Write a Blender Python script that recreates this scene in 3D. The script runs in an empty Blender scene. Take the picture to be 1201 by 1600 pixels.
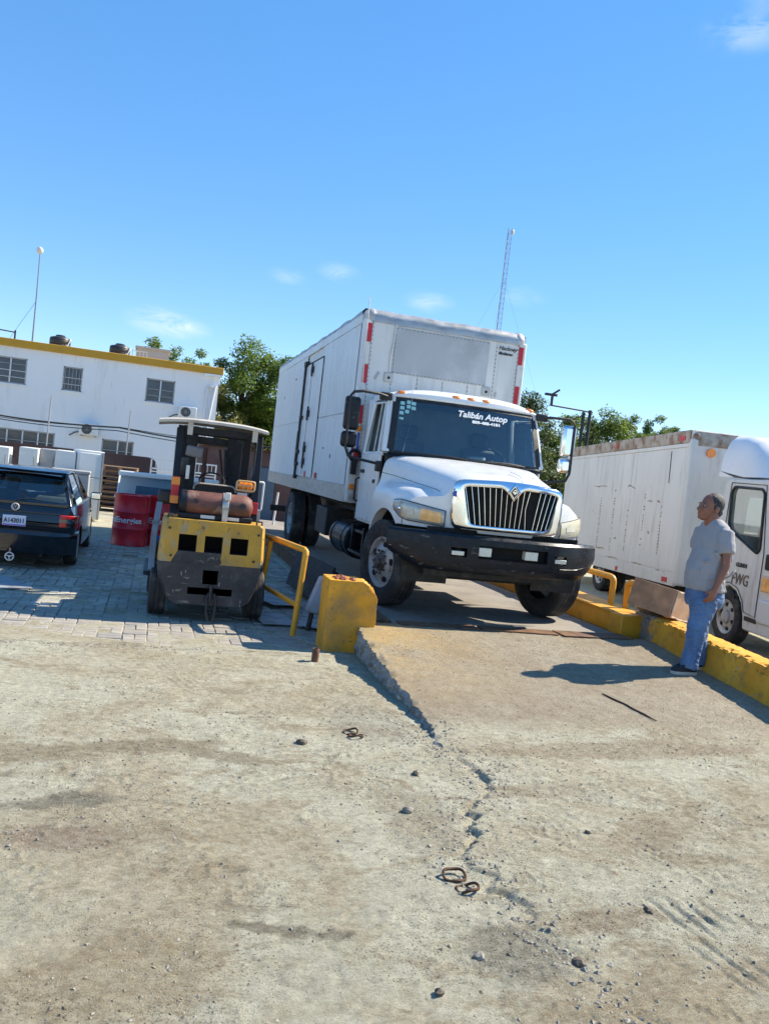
import bpy, bmesh, math, random
import numpy as np
from mathutils import Vector, Matrix, Euler
from math import sin, cos, pi, radians, sqrt, atan2

random.seed(7)
NP = np.random.RandomState(11)
scene = bpy.context.scene
COL = scene.collection

# ------------------------------------------------------------------ camera
# yard frame: X across the yard (right), Y away along the weighbridge, Z up
cam_d = bpy.data.cameras.new('camera'); cam = bpy.data.objects.new('camera', cam_d); COL.objects.link(cam)
cam_d.sensor_fit = 'VERTICAL'; cam_d.sensor_height = 24.0; cam_d.lens = 24.0 * 1300 / 1600
cam_d.clip_start = 0.05; cam_d.clip_end = 9000
_yaw, _pit, _rol = radians(15.6), math.atan(56.6 / 1300), radians(6.45)
_f = Vector((sin(_yaw) * cos(_pit), cos(_yaw) * cos(_pit), -sin(_pit)))
_r0 = Vector((cos(_yaw), -sin(_yaw), 0)); _u0 = _r0.cross(_f)
_r = _r0 * cos(_rol) + _u0 * sin(_rol); _u = -_r0 * sin(_rol) + _u0 * cos(_rol)
_m = Matrix((_r, _u, -_f)).transposed().to_4x4(); _m.translation = Vector((0, 0, 1.9))
cam.matrix_world = _m
scene.camera = cam

# ------------------------------------------------------------------ sky, sun, exposure
SUN_AZ, SUN_EL = radians(10), radians(42.3)          # azimuth measured from +X towards +Y
world = bpy.data.worlds.new('World'); scene.world = world; world.use_nodes = True
wn, wl = world.node_tree.nodes, world.node_tree.links
wn.clear()
w_out = wn.new('ShaderNodeOutputWorld'); w_bg = wn.new('ShaderNodeBackground')
w_sky = wn.new('ShaderNodeTexSky'); w_sky.sky_type = 'NISHITA'; w_sky.sun_disc = False
w_sky.sun_elevation = SUN_EL; w_sky.sun_rotation = pi / 2 - SUN_AZ
w_sky.air_density = 0.7; w_sky.dust_density = 0.0; w_sky.ozone_density = 2.0; w_sky.altitude = 0
w_bg.inputs['Strength'].default_value = 0.15
# thin drifting clouds: a few soft wisps in every quarter of the sky
def wmath(op, a, b=None):
    n = wn.new('ShaderNodeMath'); n.operation = op
    for i, v in enumerate((a, b)):
        if v is None: continue
        if isinstance(v, (int, float)): n.inputs[i].default_value = v
        else: wl.new(v, n.inputs[i])
    return n.outputs[0]
w_tc = wn.new('ShaderNodeTexCoord')
w_map = wn.new('ShaderNodeMapping'); w_map.inputs['Scale'].default_value = (9, 9, 26)
wl.new(w_tc.outputs['Generated'], w_map.inputs['Vector'])
w_noi = wn.new('ShaderNodeTexNoise'); w_noi.inputs['Scale'].default_value = 2.6; w_noi.inputs['Detail'].default_value = 8; w_noi.inputs['Roughness'].default_value = .62; w_noi.inputs['Distortion'].default_value = .5
wl.new(w_map.outputs[0], w_noi.inputs['Vector'])
cl_sum = None
def sky_dir(azd, eld): return Vector((sin(radians(azd)) * cos(radians(eld)), cos(radians(azd)) * cos(radians(eld)), sin(radians(eld))))
CLOUDS = [(-.6, 8.3, 2.3, .55), (1.0, 8.1, 1.7, .55), (7.3, 12.4, 1.3, .30), (10.7, 13.1, 1.5, .26), (17.0, 11.9, 1.7, .42), (23.2, 12.8, 1.6, .22),
          (35.4, 28.0, 2.6, .36), (37.5, 30.0, 2.6, .36), (-60, 12, 4, .5), (-110, 18, 5, .45), (95, 14, 4, .5), (140, 22, 6, .45), (190, 13, 4, .5), (240, 20, 5, .4)]
for az, el, rad, amp in CLOUDS:
    d = sky_dir(az, el)
    sub = wn.new('ShaderNodeVectorMath'); sub.operation = 'SUBTRACT'; sub.inputs[1].default_value = d
    wl.new(w_tc.outputs['Generated'], sub.inputs[0])
    scl = wn.new('ShaderNodeVectorMath'); scl.operation = 'MULTIPLY'; scl.inputs[1].default_value = (1, 1, 2.3)
    wl.new(sub.outputs[0], scl.inputs[0])
    ln = wn.new('ShaderNodeVectorMath'); ln.operation = 'LENGTH'; wl.new(scl.outputs[0], ln.inputs[0])
    mr = wn.new('ShaderNodeMapRange'); mr.interpolation_type = 'SMOOTHSTEP'
    mr.inputs['From Min'].default_value = 0; mr.inputs['From Max'].default_value = radians(rad) * 1.25
    mr.inputs['To Min'].default_value = amp; mr.inputs['To Max'].default_value = 0
    wl.new(ln.outputs['Value'], mr.inputs['Value'])
    cl_sum = mr.outputs[0] if cl_sum is None else wmath('ADD', cl_sum, mr.outputs[0])
w_nr = wn.new('ShaderNodeMapRange'); w_nr.inputs['From Min'].default_value = .36; w_nr.inputs['From Max'].default_value = .62
wl.new(w_noi.outputs['Fac'], w_nr.inputs['Value'])
cl_f = wmath('MULTIPLY', cl_sum, w_nr.outputs[0])
w_mix = wn.new('ShaderNodeMix'); w_mix.data_type = 'RGBA'
wl.new(cl_f, w_mix.inputs['Factor']); 
w_gam = wn.new('ShaderNodeGamma'); w_gam.inputs['Gamma'].default_value = .55          # softer fall-off from horizon to zenith, the same all round
w_hsv = wn.new('ShaderNodeHueSaturation'); w_hsv.inputs['Saturation'].default_value = 1.74; w_hsv.inputs['Hue'].default_value = .505
wl.new(w_sky.outputs[0], w_gam.inputs[0]); wl.new(w_gam.outputs[0], w_hsv.inputs['Color']); wl.new(w_hsv.outputs[0], w_mix.inputs['A'])
w_mix.inputs['B'].default_value = (2.1, 2.3, 2.55, 1)
wl.new(w_mix.outputs['Result'], w_bg.inputs['Color']); wl.new(w_bg.outputs[0], w_out.inputs[0])

sun_d = bpy.data.lights.new('sun', 'SUN'); sun = bpy.data.objects.new('sun', sun_d); COL.objects.link(sun)
sun_d.energy = 2.9; sun_d.angle = radians(0.53); sun_d.color = (1.0, 0.905, 0.745)
_sv = Vector((cos(SUN_AZ) * cos(SUN_EL), sin(SUN_AZ) * cos(SUN_EL), sin(SUN_EL)))
sun.rotation_euler = _sv.to_track_quat('Z', 'Y').to_euler(); sun.location = (40, 8, 40)

vs = scene.view_settings
scene.display_settings.display_device = 'sRGB'
vs.view_transform = 'Standard'; vs.look = 'None'; vs.gamma = 1.0; vs.use_curve_mapping = False
vs.exposure = 1.72

# ------------------------------------------------------------------ materials
MATS = {}
def srgb(r, g, b):
    f = lambda c: (c / 255 / 12.92) if c / 255 <= .04045 else ((c / 255 + .055) / 1.055) ** 2.4
    return (f(r), f(g), f(b))
class NT:
    def __init__(s, name):
        s.m = bpy.data.materials.new(name); s.m.use_nodes = True
        s.n, s.l = s.m.node_tree.nodes, s.m.node_tree.links
        s.n.clear(); s.out = s.n.new('ShaderNodeOutputMaterial'); s.p = s.n.new('ShaderNodeBsdfPrincipled')
        s.l.new(s.p.outputs[0], s.out.inputs['Surface']); s.tc = s.n.new('ShaderNodeTexCoord').outputs['Object']
    def set(s, k, v):
        i = s.p.inputs[k]
        if hasattr(v, 'links'): s.l.new(v, i)
        else: i.default_value = v if not (isinstance(v, tuple) and len(v) == 3) else (*v, 1)
    def noise(s, scale, detail=4, stretch=None, off=0.0, rough=.55, dist=0):
        v = s.tc
        if stretch or off:
            mp = s.n.new('ShaderNodeMapping'); mp.inputs['Scale'].default_value = stretch or (1, 1, 1)
            mp.inputs['Location'].default_value = (off, off * .7, off * 1.3); s.l.new(v, mp.inputs[0]); v = mp.outputs[0]
        n = s.n.new('ShaderNodeTexNoise'); n.inputs['Scale'].default_value = scale; n.inputs['Detail'].default_value = detail
        n.inputs['Roughness'].default_value = rough; n.inputs['Distortion'].default_value = dist
        s.l.new(v, n.inputs['Vector']); return n.outputs['Fac']
    def rng(s, v, a, b, c=0., d=1.):
        n = s.n.new('ShaderNodeMapRange'); s.l.new(v, n.inputs[0])
        for i, x in zip((1, 2, 3, 4), (a, b, c, d)): n.inputs[i].default_value = x
        return n.outputs[0]
    def mix(s, f, a, b, mode='MIX'):
        n = s.n.new('ShaderNodeMix'); n.data_type = 'RGBA'; n.blend_type = mode
        for k, v in (('Factor', f), ('A', a), ('B', b)):
            i = n.inputs[k]
            i = [q for q in n.inputs if q.name == k and (q.type == 'RGBA' or k == 'Factor' and q.type == 'VALUE')][0]
            if hasattr(v, 'links'): s.l.new(v, i)
            elif isinstance(v, tuple): i.default_value = (*v, 1) if len(v) == 3 else v
            else: i.default_value = v
        return [q for q in n.outputs if q.type == 'RGBA'][0]
    def math(s, op, a, b=0.):
        n = s.n.new('ShaderNodeMath'); n.operation = op
        for i, v in enumerate((a, b)):
            if hasattr(v, 'links'): s.l.new(v, n.inputs[i])
            else: n.inputs[i].default_value = v
        return n.outputs[0]
    def bump(s, h, strength, dist=.01, prev=None):
        n = s.n.new('ShaderNodeBump'); n.inputs['Strength'].default_value = strength; n.inputs['Distance'].default_value = dist
        s.l.new(h, n.inputs['Height'])
        if prev: s.l.new(prev, n.inputs['Normal'])
        s.l.new(n.outputs[0], s.p.inputs['Normal']); return n.outputs[0]
def mul(c, k): return tuple(min(1, x * k) for x in c[:3])
def M(name, col, rough=.55, metal=0., var=.15, vs=3., bump=0., bs=60., dirt=(), spec=.5, coat=0., streak=None):
    """plain procedural material: colour varied by noise, optional dirt layers (colour, scale, lo, hi[, stretch]) and relief"""
    if name in MATS: return MATS[name]
    t = NT(name); n = t.noise(vs, 5)
    c = t.mix(t.rng(n, .3, .7), mul(col, 1 - var), mul(col, 1 + var * .6))
    r = rough
    for i, d in enumerate(dirt):
        f = t.rng(t.noise(d[1], 6, d[4] if len(d) > 4 else None, 3.1 + i * 5, .65), d[2], d[3])
        c = t.mix(f, c, d[0])
    t.set('Base Color', c); t.set('Metallic', metal); t.set('Specular IOR Level', spec)
    t.set('Roughness', t.rng(t.noise(vs * 2.3, 3, None, 2), .3, .7, max(0, rough - .08), min(1, rough + .1)))
    if coat: t.set('Coat Weight', coat); t.set('Coat Roughness', .08)
    if bump: t.bump(t.noise(bs, 4), bump, .01)
    MATS[name] = t.m; return t.m
def Mglass(name, tint, op=.35, rough=.03):
    if name in MATS: return MATS[name]
    m = bpy.data.materials.new(name); m.use_nodes = True; n, l = m.node_tree.nodes, m.node_tree.links; n.clear()
    o = n.new('ShaderNodeOutputMaterial'); mx = n.new('ShaderNodeMixShader'); tr = n.new('ShaderNodeBsdfTransparent')
    tr.inputs[0].default_value = (*tint, 1); gl = n.new('ShaderNodeBsdfGlossy'); gl.inputs['Roughness'].default_value = rough
    gl.inputs['Color'].default_value = (.95, .97, 1, 1)
    fr = n.new('ShaderNodeFresnel'); fr.inputs[0].default_value = 1.5
    ad = n.new('ShaderNodeMath'); ad.operation = 'ADD'; ad.inputs[1].default_value = op; ad.use_clamp = True
    l.new(fr.outputs[0], ad.inputs[0]); l.new(ad.outputs[0], mx.inputs[0]); l.new(tr.outputs[0], mx.inputs[1]); l.new(gl.outputs[0], mx.inputs[2])
    l.new(mx.outputs[0], o.inputs[0]); MATS[name] = m; return m

# ------------------------------------------------------------------ mesh helpers
def link(o): COL.objects.link(o); return o
def root(name, label, cat, loc=(0, 0, 0), rz=0., group=None, rx=0.):
    o = link(bpy.data.objects.new(name, None)); o.location = loc; o.rotation_euler = (rx, 0, rz)
    o.empty_display_size = .2
    return tag(o, label, cat, group)
def tag(o, label=None, cat=None, group=None, kind=None):
    for k, v in (('label', label), ('category', cat), ('group', group), ('kind', kind)):
        if v: o[k] = v
    return o
class B:
    def __init__(s): s.v = []; s.f = []
    def add(s, vs, fs):
        n = len(s.v); s.v += [tuple(v) for v in vs]; s.f += [tuple(i + n for i in f) for f in fs]; return s
    def bx(s, x0, y0, z0, x1, y1, z1):
        x0, x1 = min(x0, x1), max(x0, x1); y0, y1 = min(y0, y1), max(y0, y1); z0, z1 = min(z0, z1), max(z0, z1)
        return s.add([(x0, y0, z0), (x1, y0, z0), (x1, y1, z0), (x0, y1, z0), (x0, y0, z1), (x1, y0, z1), (x1, y1, z1), (x0, y1, z1)],
                     [(0, 3, 2, 1), (4, 5, 6, 7), (0, 1, 5, 4), (1, 2, 6, 5), (2, 3, 7, 6), (3, 0, 4, 7)])
    def obx(s, c, size, rot=(0, 0, 0)):
        m = Euler(rot).to_matrix(); a, b, d = [q / 2 for q in size]; c = Vector(c)
        vs = [c + m @ Vector((x, y, z)) for z in (-d, d) for x, y in ((-a, -b), (a, -b), (a, b), (-a, b))]
        return s.add(vs, [(0, 3, 2, 1), (4, 5, 6, 7), (0, 1, 5, 4), (1, 2, 6, 5), (2, 3, 7, 6), (3, 0, 4, 7)])
    def rings(s, rs, cap=True, closed=True):
        n = len(rs[0]); k = len(s.v); vs = [p for r in rs for p in r]; fs = []
        for i in range(len(rs) - 1):
            for j in range(n if closed else n - 1):
                a, b = i * n + j, i * n + (j + 1) % n; fs.append((a, b, b + n, a + n))
        if cap: fs.append(tuple(range(n))[::-1]); fs.append(tuple((len(rs) - 1) * n + j for j in range(n)))
        return s.add(vs, fs)
    def cyl(s, p, q, r, r2=None, n=16, cap=True):
        p, q = Vector(p), Vector(q); r2 = r if r2 is None else r2; d = (q - p).normalized()
        a = d.orthogonal().normalized(); b = d.cross(a)
        R = [[c + (a * cos(2 * pi * i / n) + b * sin(2 * pi * i / n)) * rr for i in range(n)] for c, rr in ((p, r), (q, r2))]
        return s.rings(R, cap)
    def tube(s, pts, r, n=8, closed=False, cap=True):
        P = [Vector(p) for p in pts]; rs = []; prev = None; N = len(P)
        for i, p in enumerate(P):
            if closed: d = (P[(i + 1) % N] - P[i - 1]).normalized()
            else: d = (P[min(i + 1, N - 1)] - P[max(i - 1, 0)]).normalized()
            a = d.orthogonal().normalized() if prev is None else (prev - d * prev.dot(d)).normalized()
            prev = a; b = d.cross(a); rr = r[i] if isinstance(r, (list, tuple)) else r
            rs.append([p + (a * cos(2 * pi * j / n) + b * sin(2 * pi * j / n)) * rr for j in range(n)])
        if closed: rs.append(rs[0]); return s.rings(rs, False)
        return s.rings(rs, cap)
    def lathe(s, prof, c=(0, 0, 0), axis='z', n=32, cap=False, a0=0, a1=2 * pi):
        full = abs(a1 - a0 - 2 * pi) < 1e-6; c = Vector(c); rs = []
        for r, h in prof:
            ring = []
            for i in range(n if full else n + 1):
                t = a0 + (a1 - a0) * i / n; u, w = r * cos(t), r * sin(t)
                ring.append(c + Vector({'z': (u, w, h), 'x': (h, u, w), 'y': (w, h, u)}[axis]))
            rs.append(ring)
        return s.rings(rs, cap, full)
    def prism(s, pts, a0, a1, axis='y'):
        g = {'y': lambda u, v, a: (u, a, v), 'x': lambda u, v, a: (a, u, v), 'z': lambda u, v, a: (u, v, a)}[axis]
        return s.rings([[g(u, v, a0) for u, v in pts], [g(u, v, a1) for u, v in pts]])
    def grid(s, fn, nu, nv):
        vs = [fn(i / nu, j / nv) for i in range(nu + 1) for j in range(nv + 1)]
        fs = [(i * (nv + 1) + j, (i + 1) * (nv + 1) + j, (i + 1) * (nv + 1) + j + 1, i * (nv + 1) + j + 1) for i in range(nu) for j in range(nv)]
        return s.add(vs, fs)
    def sph(s, c, r, nu=16, nv=10, rot=None):
        if not isinstance(r, (tuple, list)): r = (r, r, r)
        m = Euler(rot).to_matrix() if rot else None; rs = []
        for j in range(1, nv):
            t = pi * j / nv - pi / 2; ring = []
            for i in range(nu):
                a = 2 * pi * i / nu; p = Vector((r[0] * cos(t) * cos(a), r[1] * cos(t) * sin(a), r[2] * sin(t)))
                ring.append(Vector(c) + (m @ p if m else p))
            rs.append(ring)
        return s.rings(rs, True)
    def xf(s, M4): s.v = [tuple(M4 @ Vector(v)) for v in s.v]; return s
    def mesh(s, name):
        me = bpy.data.meshes.new(name); me.from_pydata(s.v, [], s.f); me.validate(); me.update()
        bm = bmesh.new(); bm.from_mesh(me); bmesh.ops.recalc_face_normals(bm, faces=bm.faces[:]); bm.to_mesh(me); bm.free(); return me
    def build(s, name, mat, parent=None, smooth=None, bevel=0., seg=2, sub=0, loc=None, rot=None, label=None, solid=0., sharp=True):
        me = s.mesh(name); return finish(me, name, mat, parent, smooth, bevel, seg, sub, loc, rot, label, solid)
def finish(me, name, mat, parent=None, smooth=None, bevel=0., seg=2, sub=0, loc=None, rot=None, label=None, solid=0.):
    o = link(bpy.data.objects.new(name, me)); o.data.materials.append(mat) if mat else None
    if parent: o.parent = parent
    if loc: o.location = loc
    if rot: o.rotation_euler = rot
    if smooth is not None or bevel:
        me.shade_smooth()
        me.set_sharp_from_angle(angle=radians(smooth if smooth is not None else 40))
    if solid: md = o.modifiers.new('solid', 'SOLIDIFY'); md.thickness = solid; md.offset = 0
    if bevel:
        md = o.modifiers.new('bevel', 'BEVEL'); md.width = bevel; md.segments = seg; md.limit_method = 'ANGLE'; md.angle_limit = radians(35)
    if sub: md = o.modifiers.new('sub', 'SUBSURF'); md.levels = sub; md.render_levels = sub
    if label: o['label'] = label
    return o
def cut(solid, cutters):
    """solid minus cutters, returned as a mesh"""
    a = link(bpy.data.objects.new('tmp', solid.mesh('tmp'))); cs = []
    for c in cutters:
        o = link(bpy.data.objects.new('tmpc', c.mesh('tmpc'))); cs.append(o)
        md = a.modifiers.new('b', 'BOOLEAN'); md.object = o; md.operation = 'DIFFERENCE'; md.solver = 'EXACT'
    dg = bpy.context.evaluated_depsgraph_get(); me = bpy.data.meshes.new_from_object(a.evaluated_get(dg))
    for o in cs + [a]:
        d = o.data; bpy.data.objects.remove(o); bpy.data.meshes.remove(d)
    return me
def remesh(b, voxel, smooth_it=4):
    a = link(bpy.data.objects.new('tmp', b.mesh('tmp')))
    md = a.modifiers.new('r', 'REMESH'); md.mode = 'VOXEL'; md.voxel_size = voxel
    if smooth_it: md = a.modifiers.new('s', 'SMOOTH'); md.factor = .5; md.iterations = smooth_it
    dg = bpy.context.evaluated_depsgraph_get(); me = bpy.data.meshes.new_from_object(a.evaluated_get(dg))
    d = a.data; bpy.data.objects.remove(a); bpy.data.meshes.remove(d); return me
def text_mesh(body, size, shear=0., extrude=.002, font_sc=1.0, align='CENTER', bold=0.):
    c = bpy.data.curves.new('txt', 'FONT'); c.body = body; c.size = size; c.shear = shear; c.extrude = extrude
    c.align_x = align; c.align_y = 'CENTER'; c.offset = bold; c.resolution_u = 3
    o = link(bpy.data.objects.new('txt', c)); dg = bpy.context.evaluated_depsgraph_get()
    me = bpy.data.meshes.new_from_object(o.evaluated_get(dg)); bpy.data.objects.remove(o); bpy.data.curves.remove(c)
    if font_sc != 1:
        for v in me.vertices: v.co.x *= font_sc
    return me
def text(name, body, size, mat, parent, loc, rot, shear=0., sc=1., bold=0., extrude=.002):
    return finish(text_mesh(body, size, shear, extrude, sc, 'CENTER', bold), name, mat, parent, loc=loc, rot=rot)
def copy_tree(o, parent=None, label=None):
    c = o.copy(); COL.objects.link(c); c.parent = parent
    if label: c['label'] = label
    for ch in [q for q in bpy.data.objects if q.parent == o]: copy_tree(ch, c)
    return c
def lerp(a, b, t): return a + (b - a) * t
def ipl(keys, t):
    """piecewise linear interpolation of tuples"""
    for (t0, a), (t1, b) in zip(keys, keys[1:]):
        if t <= t1 or (t1, b) == keys[-1]:
            k = max(0, min(1, (t - t0) / (t1 - t0))); return tuple(x + (y - x) * k for x, y in zip(a, b))
# numpy value noise for relief
def vnoise(x, y, seed=0):
    xi, yi = np.floor(x).astype(int), np.floor(y).astype(int); xf, yf = x - xi, y - yi
    u, v = xf * xf * (3 - 2 * xf), yf * yf * (3 - 2 * yf)
    def h(a, b):
        n = (a * 374761393 + b * 668265263 + seed * 974711) & 0x7fffffff
        n = ((n ^ (n >> 13)) * 1274126177) & 0x7fffffff; return ((n ^ (n >> 16)) & 0xffff) / 65535.
    return (h(xi, yi) * (1 - u) + h(xi + 1, yi) * u) * (1 - v) + (h(xi, yi + 1) * (1 - u) + h(xi + 1, yi + 1) * u) * v
def fbm(x, y, oct=4, seed=0, gain=.5):
    s = 0; a = 1; t = 0
    for i in range(oct): s = s + a * vnoise(x * 2 ** i, y * 2 ** i, seed + i * 17); t += a; a *= gain
    return s / t

# ================================================================== GROUND, RAMP, WEIGHBRIDGE
CRACK = [(9.0, 2.2), (5.52, 2.21), (5.15, 2.33), (4.83, 2.24), (4.42, 1.98), (4.17, 1.90), (3.94, 1.77), (3.67, 1.75), (3.32, 1.78), (3.0, 1.86), (2.5, 1.95), (1.0, 2.0)]
def crack_x(Y):
    ys = np.array([c[0] for c in CRACK])[::-1]; xs = np.array([c[1] for c in CRACK])[::-1]
    return np.interp(Y, ys, xs)
def relief(X, Y):
    """height of the worn yard surface, metres"""
    z = (fbm(X * .9, Y * .9, 3, 1) - .5) * .030 + (fbm(X * 5, Y * 5, 4, 5, .6) - .5) * .020 + (fbm(X * 26, Y * 26, 2, 9) - .5) * .010
    clod = fbm(X * 3.1, Y * 3.1, 3, 23); m = np.clip((clod - .55) * 6, 0, 1)
    z = z + m * np.clip(vnoise(X * 38, Y * 38, 31) - .45, 0, 1) * .022
    return z
def slab_step(X, Y):
    cx = crack_x(Y) + (vnoise(Y * 9, Y * 0 + 3, 4) - .5) * .13 + (vnoise(Y * 34, Y * 0 + 8, 6) - .5) * .06
    amp = np.interp(Y, [2.2, 2.9, 3.6, 4.0, 5.3, 5.8, 9], [0, .004, .014, .022, .026, .0, 0])
    amp = amp * (.35 + .9 * vnoise(Y * 6, Y * 0 + 1, 12))
    z = np.clip((X - cx) / .028, 0, 1) * amp * np.clip(1 - (X - cx) / 1.1, 0, 1)
    g = np.exp(-((X - cx + .012) / .022) ** 2) * amp * .8
    return z - g
def tread_marks(X, Y):
    """shallow ridges left by tyres in the dust"""
    z = 0 * X
    for (x0, y0, ang, w, L, sp, a) in ((3.4, 3.9, 58, .22, 1.1, .030, .0032), (2.64, 3.05, 99, .44, .9, .085, .020), (2.85, 3.85, 112, .26, .6, .06, .010), (3.3, 4.75, 48, .2, .9, .026, .003), (.35, 7.1, 110, .36, 1.2, .06, .008),
                                       (.9, 6.3, 120, .30, 1.5, .06, .008), (2.9, 5.1, 30, .2, .7, .03, .003), (4.3, 4.95, 100, .34, 1.2, .07, .010), (3.55, 4.35, 135, .30, .8, .06, .009), (2.6, 2.75, 20, .2, .8, .05, .004)):
        c, s = cos(radians(ang)), sin(radians(ang)); u = (X - x0) * c + (Y - y0) * s; v = -(X - x0) * s + (Y - y0) * c
        m = np.clip(1.3 - np.abs(u) / (L / 2), 0, 1) * np.clip(1.4 - np.abs(v) / (w / 2), 0, 1) * np.clip(fbm(X * 4, Y * 4, 2, 77) * 3 - 1, 0, 1)
        z = z - np.clip(np.sin(v * 2 * pi / sp), 0, 1) * m * a
    return z
def mesh_grid(name, xs, ys, zf):
    X, Y = np.meshgrid(xs, ys); Z = zf(X, Y); n, m = X.shape
    v = np.stack([X, Y, Z], -1).reshape(-1, 3); idx = np.arange(n * m).reshape(n, m)
    f = np.stack([idx[:-1, :-1], idx[:-1, 1:], idx[1:, 1:], idx[1:, :-1]], -1).reshape(-1, 4)
    me = bpy.data.meshes.new(name); me.from_pydata(v.tolist(), [], f.tolist()); me.update(); me.shade_smooth(); return me
def ground_z(X, Y):
    near = np.clip((9.5 - Y) / 1.0, 0, 1) * np.clip((X + 4) / 2, 0, 1) * np.clip((9 - X) / 2, 0, 1)
    z = (relief(X, Y) + slab_step(X, Y) + tread_marks(X, Y)) * near
    far = (fbm(X * .35, Y * .35, 3, 3) - .5) * .06 * (1 - near) * np.clip((60 - np.hypot(X, Y)) / 30, 0, 1)
    pav = np.clip((Y - 8.27 - .30 * np.clip(fbm(X * 1.9, Y * 2.5, 4, 67, .6) - .38, 0, 1)) / .05, 0, 1) * np.clip((2.5 - X) / .1, 0, 1) * np.clip((17.6 - Y) / .1, 0, 1)
    return z * (1 - pav) + far * (1 - pav) - .075 * pav
def spans(*segs):
    out = []
    for a, b, d in segs: out += list(np.arange(a, b, d))
    return np.array(out + [segs[-1][1]])
gx = spans((-3000, -300, 900), (-300, -40, 52), (-40, -8, 4), (-8, -1.8, .31), (-1.8, 1.4, .02), (1.4, 2.7, .011), (2.7, 6.4, .02), (6.4, 14, .4), (14, 40, 4), (40, 300, 52), (300, 3000, 900))
gy = spans((-600, -40, 140), (-40, 0, 8), (0, 2.2, .2), (2.2, 5.4, .0125), (5.4, 8.5, .022), (8.5, 18, .25), (18, 60, 1.5), (60, 300, 40), (300, 4000, 700))
STAINS = [(-.30, 4.58, .34, .10, 8, (0.114, 0.106, 0.083), .85), (.63, 3.29, .17, .05, -10, (0.135, 0.115, 0.075), .9), (.89, 3.24, .12, .04, -5, (0.135, 0.115, 0.075), .85), (-.25, 4.15, .32, .16, 0, (0.229, 0.156, 0.107), .8),
          (.10, 5.45, .55, .13, 10, (0.222, 0.175, 0.103), .85), (.62, 5.30, .40, .10, -25, (0.202, 0.163, 0.100), .8), (-.50, 5.28, .40, .16, 0, (0.222, 0.177, 0.100), .8), (1.62, 3.05, .22, .24, 0, (0.155, 0.143, 0.113), .8),
          (2.17, 3.24, .32, .10, 10, (0.269, 0.197, 0.119), .8), (2.95, 4.12, .42, .16, 25, (0.290, 0.217, 0.132), .75), (2.6, 4.72, .35, .12, 0, (0.309, 0.244, 0.157), .6), (1.60, 4.33, .22, .5, 0, (0.269, 0.232, 0.157), .6), (.05, 3.0, .5, .25, 20, (0.336, 0.258, 0.145), .7),
          (3.6, 5.55, 1.5, .16, 4, (0.283, 0.210, 0.126), .75), (1.75, 6.1, .35, .5, 0, (0.269, 0.251, 0.195), .6)]
def yard_colour(t):
    """pale cement dust over brown soil, broken up at every scale"""
    base = t.mix(t.rng(t.noise(.55, 6, None, 0, .62), .40, .60), (0.383, 0.315, 0.199), (0.464, 0.414, 0.292))
    dust = t.rng(t.noise(.62, 8, (1, 1.35, 1), 4.0, .66, .9), .40, .54)
    base = t.mix(t.math('MULTIPLY', dust, .92), base, t.mix(t.rng(t.noise(6, 6, None, 3, .7), .35, .65), (0.504, 0.492, 0.374), (0.612, 0.597, 0.466)))   # grey-green cement dust
    base = t.mix(t.math('MULTIPLY', t.rng(t.noise(1.15, 8, (1, 1.8, 1), 31., .74, 1.2), .53, .62), .85), base, (0.302, 0.234, 0.139))                # brown soil
    base = t.mix(t.math('MULTIPLY', t.rng(t.noise(2.6, 8, (1, 2.0, 1), 9.1, .78, .9), .565, .64), .8), base, (0.195, 0.160, 0.103))                  # damp soil
    warp = t.n.new('ShaderNodeTexNoise'); warp.inputs['Scale'].default_value = 4.5; warp.inputs['Detail'].default_value = 7; warp.inputs['Roughness'].default_value = .7; t.l.new(t.tc, warp.inputs['Vector'])
    wv = t.n.new('ShaderNodeVectorMath'); wv.operation = 'MULTIPLY_ADD'; wv.inputs[1].default_value = (.55, .30, 0); wv.inputs[2].default_value = (-.275, -.15, 0); t.l.new(warp.outputs['Color'], wv.inputs[0])
    av = t.n.new('ShaderNodeVectorMath'); t.l.new(t.tc, av.inputs[0]); t.l.new(wv.outputs[0], av.inputs[1])
    for (x, y, rx, ry, an, col, amt) in STAINS:
        mp = t.n.new('ShaderNodeMapping'); mp.vector_type = 'TEXTURE'; mp.inputs['Location'].default_value = (x, y, 0); mp.inputs['Rotation'].default_value = (0, 0, radians(an)); mp.inputs['Scale'].default_value = (rx, ry, 1e3)
        t.l.new(av.outputs[0], mp.inputs[0]); ln = t.n.new('ShaderNodeVectorMath'); ln.operation = 'LENGTH'; t.l.new(mp.outputs[0], ln.inputs[0])
        base = t.mix(t.math('MULTIPLY', t.rng(ln.outputs['Value'], 1.15, .70), amt), base, col)
    # tyre-cleaned curved streaks
    base = t.mix(t.rng(t.noise(16, 8, (1, 1.4, 1), 1.5, .82), .40, .64), t.mix(.30, base, (0.673, 0.651, 0.528)), t.mix(.42, base, (0.162, 0.136, 0.094)))
    sp = t.math('MULTIPLY', t.rng(t.noise(85, 5, None, 7, .78), .555, .60), t.rng(t.noise(2.4, 6, None, 19, .7), .42, .58))
    base = t.mix(t.math('MULTIPLY', sp, .9), base, (0.084, 0.070, 0.050))
    return t.mix(t.math('MULTIPLY', t.rng(t.noise(140, 3, None, 21, .6), .62, .68), .6), base, (0.700, 0.666, 0.541))
def yard_bump(t):
    b0 = t.bump(t.noise(17, 8, None, 12, .78), .9, .035)
    b1 = t.bump(t.noise(75, 6, None, 2, .78), 1.0, .016, b0)
    t.bump(t.noise(260, 3, None, 5, .6), .7, .005, b1)
def ground_material():
    t = NT('worn_cement_dirt'); t.set('Base Color', yard_colour(t)); t.set('Roughness', .95); t.set('Specular IOR Level', .12); yard_bump(t); return t.m
MG = ground_material()
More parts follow.
